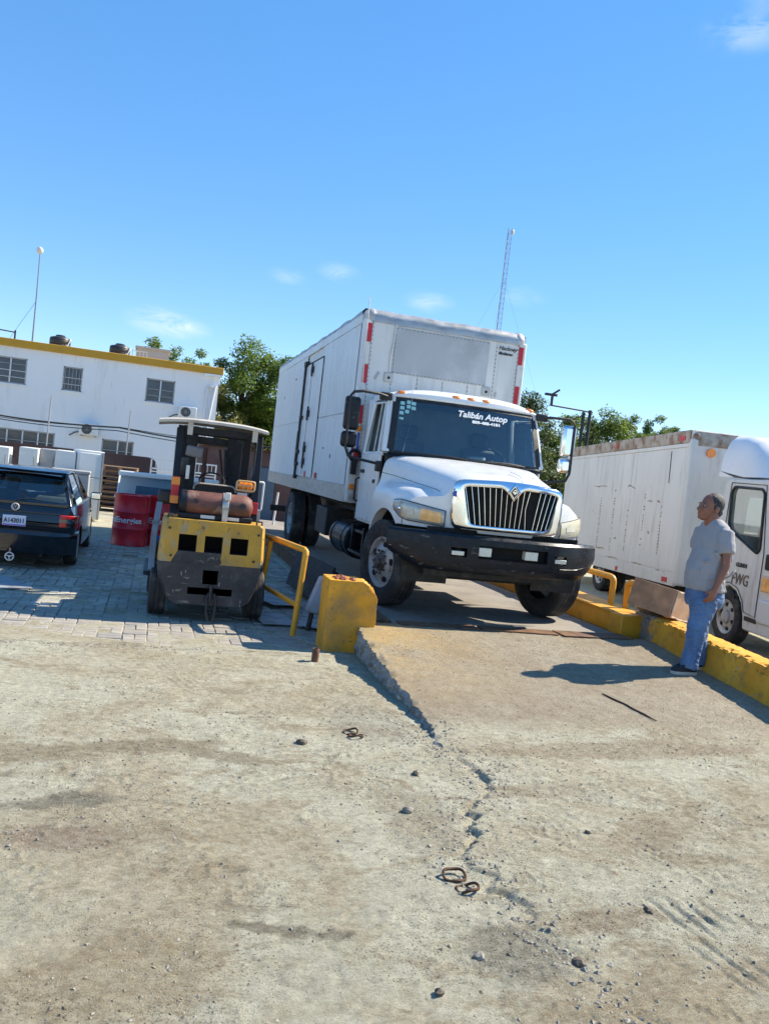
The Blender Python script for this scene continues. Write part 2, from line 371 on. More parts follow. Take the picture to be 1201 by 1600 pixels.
g = finish(mesh_grid('ground', gx, gy, ground_z), 'ground', MG); tag(g, kind='structure')

RAMP_Y0, RAMP_Y1, DECK_Z = 8.72, 5.35, .28
def ramp_h(Y): return np.clip((Y - 5.5) / (8.55 - 5.5), -.03, 1) * DECK_Z
rx_ = spans((2.2, 2.6, .0125), (2.6, 5.98, .03)); ry_ = spans((5.3, 8.74, .02))
def ramp_z(X, Y):
    z = ramp_h(Y) + relief(X, Y) * .55 + (fbm(X * 1.3, Y * 1.3, 3, 41) - .5) * .02
    edge = np.clip((.05 - (X - 2.2)) / .05, 0, 1); z = z - edge * .05 * np.clip(vnoise(Y * 11, X * 3, 51) - .55, 0, 1) * 2
    return z
rm = bpy.data.meshes.new('ramp')
X, Y = np.meshgrid(rx_, ry_); Z = ramp_z(X, Y)
rag = (vnoise(Y * 7, Y * 0, 61) - .5) * .05 + (vnoise(Y * 30, Y * 0, 62) - .5) * .03
X = X + rag * np.clip(1 - (X - 2.2) / .2, 0, 1)
side_v = []
for j in range(len(ry_)):
    xe, ye, ze = X[j, 0], ry_[j], Z[j, 0]
    side_v.append([(xe + (vnoise(np.array([ye * 22]), np.array([k * 2.7]), 70)[0] - .5) * .055 * (0 < k < 7) - .035 * (1 - k / 7) * 0 - .02 * sin(pi * k / 7) + .004, ye, lerp(-.06, ze, k / 7)) for k in range(8)])
n_, m_ = X.shape; idx = np.arange(n_ * m_).reshape(n_, m_)
rm.from_pydata(np.stack([X, Y, Z], -1).reshape(-1, 3).tolist(), [], np.stack([idx[:-1, :-1], idx[:-1, 1:], idx[1:, 1:], idx[1:, :-1]], -1).reshape(-1, 4).tolist())
rm.update(); rm.shade_smooth()
def ramp_material():
    t = NT('ramp_concrete'); yc = yard_colour(t)
    base = t.mix(t.rng(t.noise(.9, 7, None, 3, .68), .40, .60), (.39, .315, .215), (.46, .40, .295))
    base = t.mix(t.rng(t.noise(9, 8, None, 8, .8), .38, .68), t.mix(.25, base, (.46, .43, .36)), t.mix(.45, base, (.14, .115, .08)))
    sx = t.n.new('ShaderNodeSeparateXYZ'); t.l.new(t.tc, sx.inputs[0])
    fx = t.math('MULTIPLY', t.rng(sx.outputs[0], 2.3, 3.7, 1, 0), t.rng(sx.outputs[1], 6.3, 8.0, 0, 1))
    fy = t.math('MULTIPLY', fx, t.rng(t.noise(2.3, 8, None, 1, .75), .30, .56))
    base = t.mix(t.math('MULTIPLY', fy, .62), base, (.62, .40, .12))                     # worn yellow paint at the upper left corner
    base = t.mix(t.math('MULTIPLY', t.rng(t.noise(60, 5, None, 7, .75), .57, .64), .75), base, (.085, .07, .052))
    w = t.math('ADD', t.rng(sx.outputs[1], 5.7, 6.3, 1, 0), t.math('MULTIPLY', t.math('SUBTRACT', t.noise(1.7, 6, None, 44, .7), .5), 1.6))
    t.set('Base Color', t.mix(t.rng(w, .2, .8), base, yc)); t.set('Roughness', .93); t.set('Specular IOR Level', .18); yard_bump(t); return t.m
MRAMP = ramp_material()
o = finish(rm, 'ramp', MRAMP); tag(o, kind='structure')
MBROKEN = M('broken_concrete', (.27, .255, .235), .95, var=.3, vs=9, bump=1., bs=26, dirt=(((.15, .135, .12), 6, .48, .66), ((.45, .43, .39), 22, .58, .66)))
B().rings(side_v, False, False).build('ramp_side', MBROKEN, o, smooth=28)
# long hairline crack down the ramp: a thin open groove lying in the concrete
MDARK = M('dark_gap', (.012, .011, .010), .95, var=.2)
def rz_at(x, y): return float(ramp_z(np.array([x]), np.array([y]))[0])

# weighbridge deck
YEL = (.68, .315, .020)
MYEL = M('yellow_paint_chipped', YEL, .5, var=.16, vs=2.5, bump=.25, bs=35, dirt=(((.33, .19, .05), 3.5, .55, .75), ((.16, .13, .10), 14, .63, .68), ((.36, .33, .29), 5, .66, .70)))
MYELC = M('yellow_paint_on_concrete', (.72, .325, .020), .75, var=.2, vs=3, bump=.7, bs=22, dirt=(((.30, .18, .06), 2.2, .5, .72), ((.24, .21, .17), 7, .62, .67), ((.09, .075, .06), 16, .63, .68)))
MSTEEL = M('rusty_deck_steel', (.20, .105, .055), .7, .25, var=.3, vs=4, bump=.4, bs=40, dirt=(((.09, .055, .035), 5, .5, .62),))
MDECK = M('deck_concrete', (.26, .235, .20), .9, var=.2, vs=1.2, bump=.6, bs=50, dirt=(((.14, .12, .10), 2.2, .52, .7), ((.07, .06, .05), 30, .62, .7)))
wb = root('weighbridge', 'long raised concrete weighbridge deck with rusty steel edges under the big white truck', 'weighbridge', (4.15, 15.5, 0))
def W(b, *a, **k):   # mesh given in yard coordinates, stored relative to the weighbridge
    b.xf(Matrix.Translation((-4.15, -15.5, 0))); return b.build(*a, **k)
W(B().bx(2.72, 8.78, .05, 5.68, 23.5, .272), 'deck', MDECK, wb, bevel=.01)
W(B().bx(2.60, 8.95, -.02, 2.716, 23.5, .285).bx(2.56, 8.95, .255, 2.60, 23.5, .283), 'edge_beam', MSTEEL, wb, bevel=.006)
W(B().bx(5.684, 9.3, -.02, 5.72, 23.5, .27), 'edge_beam', MSTEEL, wb)
for i in range(3):
    x0 = 2.75 + i * .98
    W(B().obx((x0 + .48, 8.80, .288), (.94, .24 if i < 2 else .3, .012), (0, 0, radians((1.5, -2, 3)[i]))), 'steel_plate', MSTEEL, wb, bevel=.002)
cb = root('weighbridge_curb', 'low yellow steel kerb beam along the right side of the weighbridge', 'kerb', (5.95, 11, .0))
def K(b, *a, **k): b.xf(Matrix.Translation((-5.95, -11, 0))); return b.build(*a, **k)
K(B().bx(5.73, 9.32, .05, 6.2, 16, .50), 'beam', MYEL, cb, bevel=.012)
K(B().bx(5.69, 9.02, .0, 6.24, 9.316, .515), 'end_block', MYEL, cb, bevel=.014)
K(B().bx(5.70, 9.3, .503, 6.21, 14, .522), 'cover_plate', MYEL, cb, bevel=.004)

# concrete block at the ramp's left corner
def lump(name, x0, x1, y0, y1, z0, z1, mat, parent, nx=14, ny=10, nz=18, amp=.012, rnd=.05, chip=None, seed=0, shift=(0, 0, 0)):
    """rounded, knocked-about concrete block"""
    bm = bmesh.new(); bmesh.ops.create_cube(bm, size=1)
    bmesh.ops.subdivide_edges(bm, edges=bm.edges[:], cuts=nx, use_grid_fill=True)
    c = Vector(((x0 + x1) / 2, (y0 + y1) / 2, (z0 + z1) / 2)); h = Vector(((x1 - x0) / 2, (y1 - y0) / 2, (z1 - z0) / 2))
    for v in bm.verts:
        p = Vector((v.co.x * 2 * h.x, v.co.y * 2 * h.y, v.co.z * 2 * h.z)); q = Vector((max(-h.x + rnd, min(h.x - rnd, p.x)), max(-h.y + rnd, min(h.y - rnd, p.y)), max(-h.z, min(h.z - rnd, p.z))))
        d = p - q
        if d.length > rnd: p = q + d.normalized() * rnd
        w = c + p
        nn = (fbm(np.array([w.x * 4 + seed]), np.array([w.z * 4 + w.y * 5]), 3, seed)[0] - .5)
        n2 = (fbm(np.array([w.x * 15 + seed]), np.array([w.z * 15 + w.y * 13]), 3, seed + 3)[0] - .5)
        w = w + (p.normalized() * (nn * 2 * amp + n2 * amp * 1.2))
        if chip: w = chip(w, n2)
        v.co = w - Vector(shift)
    me = bpy.data.meshes.new(name); bm.to_mesh(me); bm.free()
    return finish(me, name, mat, parent, smooth=34)
def chip_block(w, n2):
    d = (w.x - 2.30) * .7 + (w.z - .70) * .75                      # knocked-off upper right corner
    if d > 0: w = w - Vector((.7, 0, .75)) * (d * .8) + Vector((n2, n2, n2)) * .05
    return w
o = lump('concrete_block', 1.86, 2.40, 8.46, 8.86, -.03, .76, MYELC, None, nx=26, amp=.008, rnd=.014, chip=chip_block, seed=3, shift=(2.13, 8.66, 0))
o.location = (2.13, 8.66, 0); tag(o, 'chunky yellow painted concrete block at the left corner of the ramp', 'block')
# broken brick crumbs lying on its top
MBRICK = M('brick_crumb', (.36, .13, .075), .9, var=.3, vs=20, bump=.6, bs=60)
bb = B()
for i in range(16):
    x, y = 1.93 + random.random() * .20, 8.50 + random.random() * .2; s_ = .012 + random.random() * .018
    bb.sph((x, y, .752 + s_ * .6), (s_ * 1.2, s_, s_ * .8), 6, 4, (random.random() * 3, 0, random.random() * 3))
o = bb.xf(Matrix.Translation((-2.03, -8.6, -.75))).build('brick_rubble', MBRICK, loc=(2.03, 8.6, .75)); tag(o, 'small heap of red brick crumbs on top of the yellow block', 'rubble', kind='stuff')

# long yellow kerb wall on the ramp's right side
def curb_chip(w, n2):
    t = (w.y - 4.4) / (9.3 - 4.4); zt = .36 + .24 * max(0, min(1, (w.y - 5.0) / 4.2))
    w = Vector((w.x + (n2 * .02), w.y, w.z * zt / .6 if w.z > 0 else w.z))
    if w.y > 8.75 and w.x < 6.0: w.x += (w.y - 8.75) * .25 + abs(n2) * .12; w.z -= (w.y - 8.75) * .12 * (w.z > .3)
    if w.z > zt - .06 and w.x < 5.96: q = max(0, abs(n2) - .07); w.x += q * .30; w.z -= q * .24
    return w
bm = bmesh.new()
ny = 260; prof = [(5.855, -.05), (5.862, .05), (5.867, .1), (5.87, .15), (5.873, .2), (5.876, .25), (5.88, .3), (5.883, .35), (5.886, .4), (5.889, .45), (5.892, .5), (5.895, .55), (5.897, .58), (5.91, .603), (5.95, .607), (6.02, .607), (6.1, .605), (6.19, .60), (6.21, .58), (6.22, .3), (6.22, -.05)]
rows = []
for j in range(ny + 1):
    y = 4.4 + (9.28 - 4.4) * j / ny; row = []
    for (x, z) in prof:
        n2 = fbm(np.array([y * 12 + x * 11]), np.array([z * 12 + x * 7]), 5, 81, .7)[0] - .5
        n1 = fbm(np.array([y * 1.7]), np.array([z * 2 + x]), 2, 85)[0] - .5
        row.append(bm.verts.new(curb_chip(Vector((x + n1 * .012, y, z)), n2) + Vector((n2 * .014, 0, n2 * .012 + n1 * .012 * (z > .4)))))
    rows.append(row)
for a, b in zip(rows, rows[1:]):
    for i in range(len(prof) - 1): bm.faces.new((a[i], a[i + 1], b[i + 1], b[i]))
bm.faces.new(rows[0]); bm.faces.new(rows[-1][::-1]); bmesh.ops.recalc_face_normals(bm, faces=bm.faces[:])
bmesh.ops.translate(bm, verts=bm.verts[:], vec=(-6.04, -6.8, 0))
me = bpy.data.meshes.new('kerb_wall'); bm.to_mesh(me); bm.free()
def curb_material():
    t = NT('kerb_yellow_weathered')
    c = t.mix(t.rng(t.noise(2.2, 5, None, 1, .6), .35, .65), (.64, .285, .022), (.74, .385, .045))
    c = t.mix(t.math('MULTIPLY', t.rng(t.noise(6, 6, None, 5, .7), .5, .68), .7), c, (.30, .19, .07))
    sx = t.n.new('ShaderNodeSeparateXYZ'); t.l.new(t.tc, sx.inputs[0])
    f = t.math('ADD', t.rng(sx.outputs[1], 1.5, 2.3, 0, .75), t.math('MULTIPLY', t.noise(7, 6, None, 9, .7), .75))
    c = t.mix(t.rng(f, .68, .80), c, (.23, .205, .17))
    c = t.mix(t.rng(t.noise(13, 5, None, 3, .7), .645, .675), c, (.33, .31, .28))
    c = t.mix(t.rng(t.noise(30, 5, None, 13, .7), .63, .69), c, (.10, .08, .06))
    t.set('Base Color', c); t.set('Roughness', .8); t.set('Specular IOR Level', .3)
    t.bump(t.noise(28, 6, None, 2, .7), .8, .015); return t.m
o = finish(me, 'kerb_wall', curb_material(), None, smooth=32, loc=(6.04, 6.8, 0)); tag(o, 'long low yellow kerb wall sloping down beside the standing man', 'kerb')

# ------------------------------------------------------------------ pavers
MPAV = [M('paver_%d' % i, c, .9, var=.22, vs=6, bump=.5, bs=60, dirt=(((.20, .18, .15), 4, .5, .7), ((.46, .43, .365), 2.2, .48, .62))) for i, c in enumerate(((.31, .285, .245), (.35, .32, .27), (.285, .265, .235), (.33, .295, .24)))]
pv = tag(link(bpy.data.objects.new('paved_yard', None)), kind='structure'); pv.location = (0, 8.4, 0)
def paver_mesh(w, d, seed):
    b = bmesh.new(); bmesh.ops.create_cube(b, size=1); r = random.Random(seed)
    for v in b.verts:
        top = v.co.z > 0
        v.co = Vector((v.co.x * w + r.uniform(-.004, .004), v.co.y * d + r.uniform(-.004, .004), (v.co.z) * .06 + (r.uniform(-.003, .003) if top else 0)))
    bmesh.ops.bevel(b, geom=[e for e in b.edges if all(v.co.z > 0 for v in e.verts)], offset=.007, segments=1, affect='EDGES')
    me = bpy.data.meshes.new('paver'); b.to_mesh(me); b.free(); return me
PVH = [[paver_mesh(.232, .112, k * 9 + i) for i in range(3)] for k in range(4)]; PVV = [[paver_mesh(.112, .232, 50 + k * 9 + i) for i in range(3)] for k in range(4)]
for k in range(4):
    for me in PVH[k] + PVV[k]: me.materials.append(MPAV[k])
cells = []
for j in range(40):
    for i in range(-40, 10):
        cx, cy = 1.76 + i * .24 - .12, 8.33 + j * .24 + .12
        if cx < -7.2: continue
        if (i + j) % 2: cells += [(cx, cy - .06, 0), (cx, cy + .06, 0)]
        else: cells += [(cx - .06, cy, 1), (cx + .06, cy, 1)]
def pv_missing(x, y): return (fbm(np.array([x * 1.7]), np.array([y * 2.2]), 2, 5)[0] > .70 and y > 8.8) or (x < -.45 + (y - 8.33) * .35 and y < 8.62 and fbm(np.array([x * 3]), np.array([y * 3]), 2, 15)[0] > .22)
cells = [c for c in cells if not pv_missing(c[0], c[1])]
def vis(c): x, y = c[0], c[1]; d = (x * sin(_yaw) + y * cos(_yaw)); return abs(x * cos(_yaw) - y * sin(_yaw)) / d < .50 and not (x > 0.15 and x < 1.35 and y > 10.1 and y < 12)
order = sorted([c for c in cells if vis(c)], key=lambda c: c[1] + abs(c[0]) * .02)
near_set = order[:298]; ns = set(near_set)
for c in near_set:
    k = random.randrange(4); o = link(bpy.data.objects.new('paver', random.choice((PVV if c[2] else PVH)[k]))); o.parent = pv
    o.location = (c[0], c[1] - 8.4, -.036 + random.uniform(-.004, .005)); o.rotation_euler = (random.uniform(-.012, .012), random.uniform(-.012, .012), random.uniform(-.025, .025))
fb = B()
for c in cells:
    if c in ns: continue
    w, d = ((.116, .056), (.056, .116))[c[2]]; z = -.006 + random.uniform(-.004, .005); x, y = c[0], c[1] - 8.4
    jx = random.uniform(-.003, .003)
    fb.add([(x - w + jx, y - d, -.07), (x + w + jx, y - d, -.07), (x + w + jx, y + d, -.07), (x - w + jx, y + d, -.07), (x - w + jx + .005, y - d + .005, z), (x + w + jx - .005, y - d + .005, z), (x + w + jx - .005, y + d - .005, z), (x - w + jx + .005, y + d - .005, z)],
           [(4, 5, 6, 7), (0, 1, 5, 4), (1, 2, 6, 5), (2, 3, 7, 6), (3, 0, 4, 7)])
o = fb.build('far_pavers', MPAV[1], pv); tag(o, kind='stuff')
# sand bed between the pavers
o = finish(mesh_grid('bed', spans((-7.4, -2, .1), (-2, 2.45, .03)), spans((8.17, 9.6, .03), (9.6, 17.9, .1)), lambda X, Y: -.013 + (fbm(X * 3, Y * 3, 4, 91) - .5) * .044 - .03 * np.clip((8.26 - Y) / .06, 0, 1) + .022 * np.clip((8.75 - Y) / .4, 0, 1) * (.2 + fbm(X * 2, Y * 2, 3, 19)) + .012 * np.clip((-.2 - X) / .8, 0, 1) * np.clip((9.3 - Y) / .6, 0, 1)), 'paving_sand', MG); tag(o, kind='structure')

# ------------------------------------------------------------------ loose stones and litter on the ground
MSTONE = M('gravel_stone', (.30, .27, .225), .95, var=.45, vs=25, bump=.5, bs=80)
def surf_z(x, y):
    if x > 2.2 and y > 5.5 and x < 5.9 and y < 8.7: return rz_at(x, y)
    return float(ground_z(np.array([x]), np.array([y]))[0])
def stones(n, rnd, sizef):
    b = B()
    pts = [rnd() for _ in range(n)]
    xa = np.array([p[0] for p in pts]); ya = np.array([p[1] for p in pts]); gz = ground_z(xa, ya); rz = ramp_z(xa, ya)
    on = (xa > 2.25) & (ya > 5.5) & (xa < 5.85) & (ya < 8.7)
    for (x, y), a, c, q in zip(pts, gz, rz, on):
        s = sizef(); z = (c if q else a); R = random.random
        vs = [(1, 0, 0), (-1, 0, 0), (0, 1, 0), (0, -1, 0), (0, 0, 1), (0, 0, -1)]; ang = R() * 6.28; ca, sa = cos(ang), sin(ang)
        st = [s * (.7 + .6 * R()) for _ in range(6)]
        P = []
        for (vx, vy, vz), k in zip(vs, st):
            vx, vy = vx * k, vy * k * (.6 + .5 * R()); vx += (R() - .5) * s * .7; vy += (R() - .5) * s * .7
            P.append((x + vx * ca - vy * sa, y + vx * sa + vy * ca, z + vz * k * .55 + s * .15))
        b.add(P, [(0, 2, 4), (2, 1, 4), (1, 3, 4), (3, 0, 4), (2, 0, 5), (1, 2, 5), (3, 1, 5), (0, 3, 5)])
    return b
def rnd_field():
    while True:
        y = 2.3 + 6.2 * random.random() ** 1.3; x = -1.3 + 7.1 * random.random()
        if fbm(np.array([x * 1.1]), np.array([y * 1.6]), 3, 33)[0] > .38 + .25 * random.random(): return x, y
def rnd_crack():
    y = 2.3 + 3.8 * random.random(); return float(crack_x(y)) - .05 + random.gauss(0, .12), y
def rnd_edge():
    return -1.6 + 2.4 * random.random(), 8.30 + random.gauss(0, .09)
o = stones(15000, rnd_field, lambda: .0022 + .0095 * random.random() ** 6).build('gravel', MSTONE); tag(o, 'fine loose gravel scattered over the dusty yard', 'gravel', kind='stuff')
o = stones(1500, rnd_crack, lambda: .003 + .012 * random.random() ** 2.5).build('crumbled_concrete', MSTONE); tag(o, 'crumbs of broken concrete along the crack below the ramp', 'rubble', kind='stuff')
o = stones(900, rnd_edge, lambda: .005 + .008 * random.random()).build('edge_gravel', MSTONE); tag(o, 'gravel strewn along the front edge of the pavers', 'gravel', kind='stuff')
def rnd_soil():
    while True:
        x, y, rx, ry, an = random.choices(STAINS, [q[2] * q[3] for q in STAINS])[0][:5]; a = radians(an); u, v = random.gauss(0, .75) * rx, random.gauss(0, .9) * ry
        return x + u * cos(a) - v * sin(a), y + u * sin(a) + v * cos(a)
MSOIL = M('soil_crumb', (.24, .20, .145), .95, var=.45, vs=25, bump=.5, bs=80)
o = stones(2600, rnd_soil, lambda: .0025 + .009 * random.random() ** 4).build('soil_crumbs', MSOIL); tag(o, 'brown soil crumbs lying on the darker patches of the yard', 'soil', kind='stuff')
MSTONE2 = M('dark_clod', (.13, .105, .08), .95, var=.4, vs=25, bump=.5, bs=80)
def rock(x, y, s, label, mat, seed):
    bm = bmesh.new(); bmesh.ops.create_icosphere(bm, subdivisions=2, radius=1); r = random.Random(seed); k = [r.uniform(.6, 1.1) for _ in range(3)]
    for v in bm.verts:
        n = fbm(np.array([v.co.x * 1.5 + seed]), np.array([v.co.y * 1.5 + v.co.z * 2]), 3, seed)[0]
        v.co = Vector((v.co.x * s * k[0], v.co.y * s * k[1], v.co.z * s * .65)) * (.55 + n * .9)
    me = bpy.data.meshes.new('stone'); bm.to_mesh(me); bm.free(); o = finish(me, 'stone', mat, None, smooth=25, loc=(x, y, surf_z(x, y) + s * .12)); tag(o, label, 'stone')
for i, (x, y, s, lab, d) in enumerate(((1.81, 5.02, .03, 'largest dark stone near the yellow ramp edge', 1), (1.58, 4.45, .045, 'pale broken stone left of the ground crack', 0), (1.86, 2.95, .028, 'dark pebble in the crack close to the camera', 1), (2.42, 3.30, .026, 'dark stone lying on the grey dust right of the crack', 1),
                                     (1.20, 2.80, .026, 'small dark stone in the lower middle foreground', 1), (.93, 2.62, .02, 'small brown stone near the bottom edge of the picture', 1), (1.45, 3.02, .028, 'white stone chip in the lower middle foreground', 0), (1.15, 5.55, .045, 'dark clod of soil left of the two wire rings', 1), (2.56, 4.13, .022, 'round dark pebble on the pale slab', 1))):
    rock(x, y, s, lab, MSTONE2 if d else MSTONE, i + 3)
MWIRE = M('rusty_wire', (.10, .055, .035), .8, .4, var=.3, vs=20)
def ring_wire(x, y, r, lab, tilt, sq=.8):
    z = surf_z(x, y) + .012; pts = [(r * cos(a), r * sq * sin(a), .012 * sin(a + tilt) + .005 * sin(3 * a)) for a in [2 * pi * i / 28 for i in range(28)]]
    o = B().tube(pts, .0075, 6, True).build('wire_ring', MWIRE, None, smooth=60, loc=(x, y, z)); tag(o, lab, 'wire')
ring_wire(1.575, 3.66, .056, 'farther of two rusty wire rings touching on the ground', 0)
ring_wire(1.60, 3.545, .053, 'nearer of two rusty wire rings touching on the ground', 2)
ring_wire(1.56, 5.83, .05, 'farther small rusty ring on the dirt below the yellow block', 1, .9)
ring_wire(1.58, 5.74, .05, 'nearer small rusty ring on the dirt below the yellow block', 3, .9)
pts = [(4.15, 6.74), (4.19, 6.62), (4.25, 6.50), (4.27, 6.40), (4.31, 6.28), (4.34, 6.15)]
o = B().tube([(x - 4.25, y - 6.45, rz_at(x, y) + .008 - rz_at(4.25, 6.45)) for x, y in pts], [.006, .009, .009, .007, .008, .004], 6).build('stick', MWIRE, None, smooth=60, loc=(4.25, 6.45, rz_at(4.25, 6.45))); tag(o, 'thin dark stick lying on the ramp before the man', 'stick')
# rusty pipe stub
MRUST = M('rust', (.17, .085, .055), .85, .2, var=.35, vs=14, bump=.4, bs=70)
pb = B().lathe([(.034, -.02), (.036, .06), (.038, .125), (.034, .13), (.027, .128), (.027, .05), (.001, .05)], n=20)
o = pb.build('pipe_stub', MRUST, None, smooth=50, loc=(1.69, 7.98, 0)); tag(o, 'short rusty pipe stub standing in front of the yellow block', 'pipe')

# ================================================================== BIG WHITE BOX TRUCK
MWHITE = M('white_truck_paint', (.74, .75, .75), .32, var=.05, vs=2, dirt=(((.50, .48, .44), 2.2, .60, .85), ((.42, .40, .37), 40, .66, .75)), coat=.4)
MALU = M('box_white_aluminium', (.64, .645, .63), .45, .0, var=.08, vs=1.3, bump=.08, bs=6, dirt=(((.45, .44, .41), 1.5, .52, .8, (6, 6, .5)), ((.25, .23, .20), 24, .68, .72), ((.36, .33, .29), 5, .66, .76)))
MALUS = M('box_side_white', (.66, .68, .70), .4, .0, var=.07, vs=1.1, bump=.10, bs=5, dirt=(((.50, .50, .49), 1.8, .52, .8, (8, 8, .4)), ((.22, .20, .18), 20, .69, .72), ((.33, .30, .27), 7, .70, .75)))
MRAIL = M('bare_aluminium', (.50, .49, .47), .42, .55, var=.15, vs=3, bump=.1, bs=20, dirt=(((.30, .28, .25), 4, .5, .75, (1, 1, 3)),))
MPATCH = M('galvanised_patch', (.40, .41, .42), .5, .25, var=.1, vs=1.6, dirt=(((.26, .24, .22), 3.2, .64, .70), ((.52, .53, .54), 1.2, .5, .7)))
MBLACKP = M('black_plastic', (.009, .012, .018), .32, spec=.25, var=.3, vs=6, dirt=(((.040, .044, .052), 5, .58, .8, (1, 1, 3)), ((.16, .165, .17), 6, .62, .74, (1, 1, 4)), ((.34, .34, .34), 9, .675, .72, (1, 1, 3.5))))
MBLK = M('black_frame', (.016, .016, .018), .6, var=.3, vs=8, dirt=(((.07, .06, .05), 5, .52, .75),))
MRUB = M('tyre_rubber', (.028, .027, .027), .82, var=.3, vs=9, bump=.15, bs=60, dirt=(((.11, .10, .088), 5, .50, .75),))
MCHR = M('chrome', (.80, .82, .85), .10, 1.0, var=.04, vs=3, dirt=(((.55, .54, .52), 7, .62, .8),))
MWHEEL = M('steel_wheel_grey', (.44, .43, .42), .5, .35, var=.2, vs=6, dirt=(((.16, .11, .08), 7, .53, .68), ((.08, .07, .06), 14, .6, .7)))
MHUB = M('hub_greasy', (.12, .10, .09), .5, .5, var=.4, vs=14, dirt=(((.42, .42, .42), 16, .55, .62),))
MORANGE = M('amber_lens', (.80, .22, .015), .22, var=.1, vs=5, coat=.5)
MRED = M('red_reflector', (.52, .012, .025), .35, var=.15, vs=6)
MTAPEW = M('white_tape', (.66, .65, .62), .4, var=.1, vs=6, dirt=(((.40, .38, .35), 9, .55, .75),))
MLENS = M('hazed_headlight', (.66, .62, .47), .22, var=.10, vs=7, coat=.6, dirt=(((.50, .45, .30), 5, .5, .75),))
MLENSC = M('headlight_inner', (.40, .41, .38), .18, .3, var=.2, vs=9, coat=.6)
MLENSA = M('headlight_amber', (.80, .42, .14), .2, .1, var=.25, vs=14, coat=.6)
MLAMPW = M('clearance_lamp', (.74, .72, .60), .3, var=.1, vs=20, coat=.4)
MWS = Mglass('windshield_glass', (.62, .76, .74), .085, .02)
MSG = Mglass('side_glass', (.30, .38, .42), .10, .02)
MSEAT = M('seat_fabric', (.075, .085, .095), .8, var=.3, vs=6)
MDASH = M('dash_plastic', (.05, .055, .06), .6, var=.2, vs=6)
MCABIN = M('cab_lining', (.17, .20, .21), .85, var=.2, vs=4)
MTXTW = M('white_vinyl', (.80, .82, .83), .5, var=.03)
MTXTK = M('black_vinyl', (.03, .03, .035), .6, var=.1)
MBLUE = M('blue_sticker', (.05, .08, .42), .45, var=.1)
MSTICK = M('inspection_sticker', (.34, .62, .60), .5, var=.3, vs=60)

TX, TY, TZ = 4.0, 10.0, .285
trk = root('box_truck', 'big white box truck with chrome grille and black bumper, parked on the weighbridge', 'truck', (TX, TY, TZ))

def tyre(parent, x, y, z, R, w, rim_r, name='tyre', out=-1, ribs=4, steer=0., mat=None, dual=False):
    """wheel: tyre part with rim sub-parts; out=-1 shows its face to -x"""
    hw = w / 2; prof = [(rim_r, -hw * .72), (rim_r + .03, -hw * .86), (R * .80, -hw), (R * .93, -hw * .97), (R * .985, -hw * .86)]
    n = ribs
    for i in range(n):
        a = -hw * .80 + 1.6 * hw * i / n; b = a + 1.6 * hw / n; gap = .009 * (w / .28)
        prof += [(R, a), (R, b - gap), (R - .014, b - gap + .001), (R - .014, b - .001)] if i < n - 1 else [(R, a), (R, b)]
    prof += [(R * .985, hw * .86), (R * .93, hw * .97), (R * .80, hw), (rim_r + .03, hw * .86), (rim_r, hw * .72)]
    t = B().lathe(prof, axis='x', n=48).build(name, MRUB, parent, smooth=35, loc=(x, y, z), rot=(0, 0, steer))
    return t
def truck_wheel(parent, x, y, z, R, w, out, steer=0., concave=True):
    rim = R * .565
    t = tyre(parent, x, y, z, R, w, rim, 'wheel', out, 4, steer)
    o = out; hw = w / 2
    if concave:   # front wheel: rim ring, dished disc with hand holes, hub and nuts
        disc = B().lathe([(rim, o * hw * .62), (rim + .018, o * hw * .80), (rim - .005, o * hw * .78), (rim - .03, o * hw * .45), (rim * .82, o * hw * .50), (rim * .62, o * hw * .78), (rim * .46, o * hw * .82), (rim * .30, o * hw * .82), (.001, o * hw * .82)], axis='x', n=40)
    else:         # rear dual outer: deep dish
        disc = B().lathe([(rim, o * hw * .62), (rim + .018, o * hw * .80), (rim - .005, o * hw * .78), (rim - .03, o * hw * .1), (rim * .8, -o * hw * .3), (rim * .4, -o * hw * .5), (.001, -o * hw * .5)], axis='x', n=40)
    disc.build('rim', MWHEEL, t, smooth=40)
    f = .84 if concave else -.45
    hub = B().lathe([(rim * .40, o * hw * f), (rim * .36, o * hw * (f + .10)), (rim * .22, o * hw * (f + .16)), (rim * .20, o * hw * (f + .42)), (rim * .15, o * hw * (f + .50)), (.001, o * hw * (f + .50))], axis='x', n=24)
    for i in range(10):
        a = 2 * pi * i / 10; c = (o * hw * f, rim * .48 * cos(a), rim * .48 * sin(a)); hub.cyl(c, (o * hw * (f + .18), c[1], c[2]), .017, n=6)
    hub.build('hub', MHUB, t, smooth=35)
    if concave:
        for i in range(5):
            a = 2 * pi * i / 5 + .5; c = Vector((o * hw * .625, rim * .735 * cos(a), rim * .735 * sin(a)))
            nrm = Vector((o, 0, 0)); ring = []
            B().cyl(c - nrm * .002, c + nrm * .016, rim * .13, n=14).build('hand_hole', MDARK, t, smooth=35)
    return t
WR = .535
STEER = radians(14)
truck_wheel(trk, -1.07, .04, WR, WR, .29, -1, STEER)
truck_wheel(trk, 1.10, .0, WR, WR, .29, 1, STEER)
for s in (-1, 1):
    truck_wheel(trk, s * 1.155, 6.95, WR, WR, .27, s, 0, False)
    truck_wheel(trk, s * .825, 6.95, WR, WR, .27, s, 0, False)
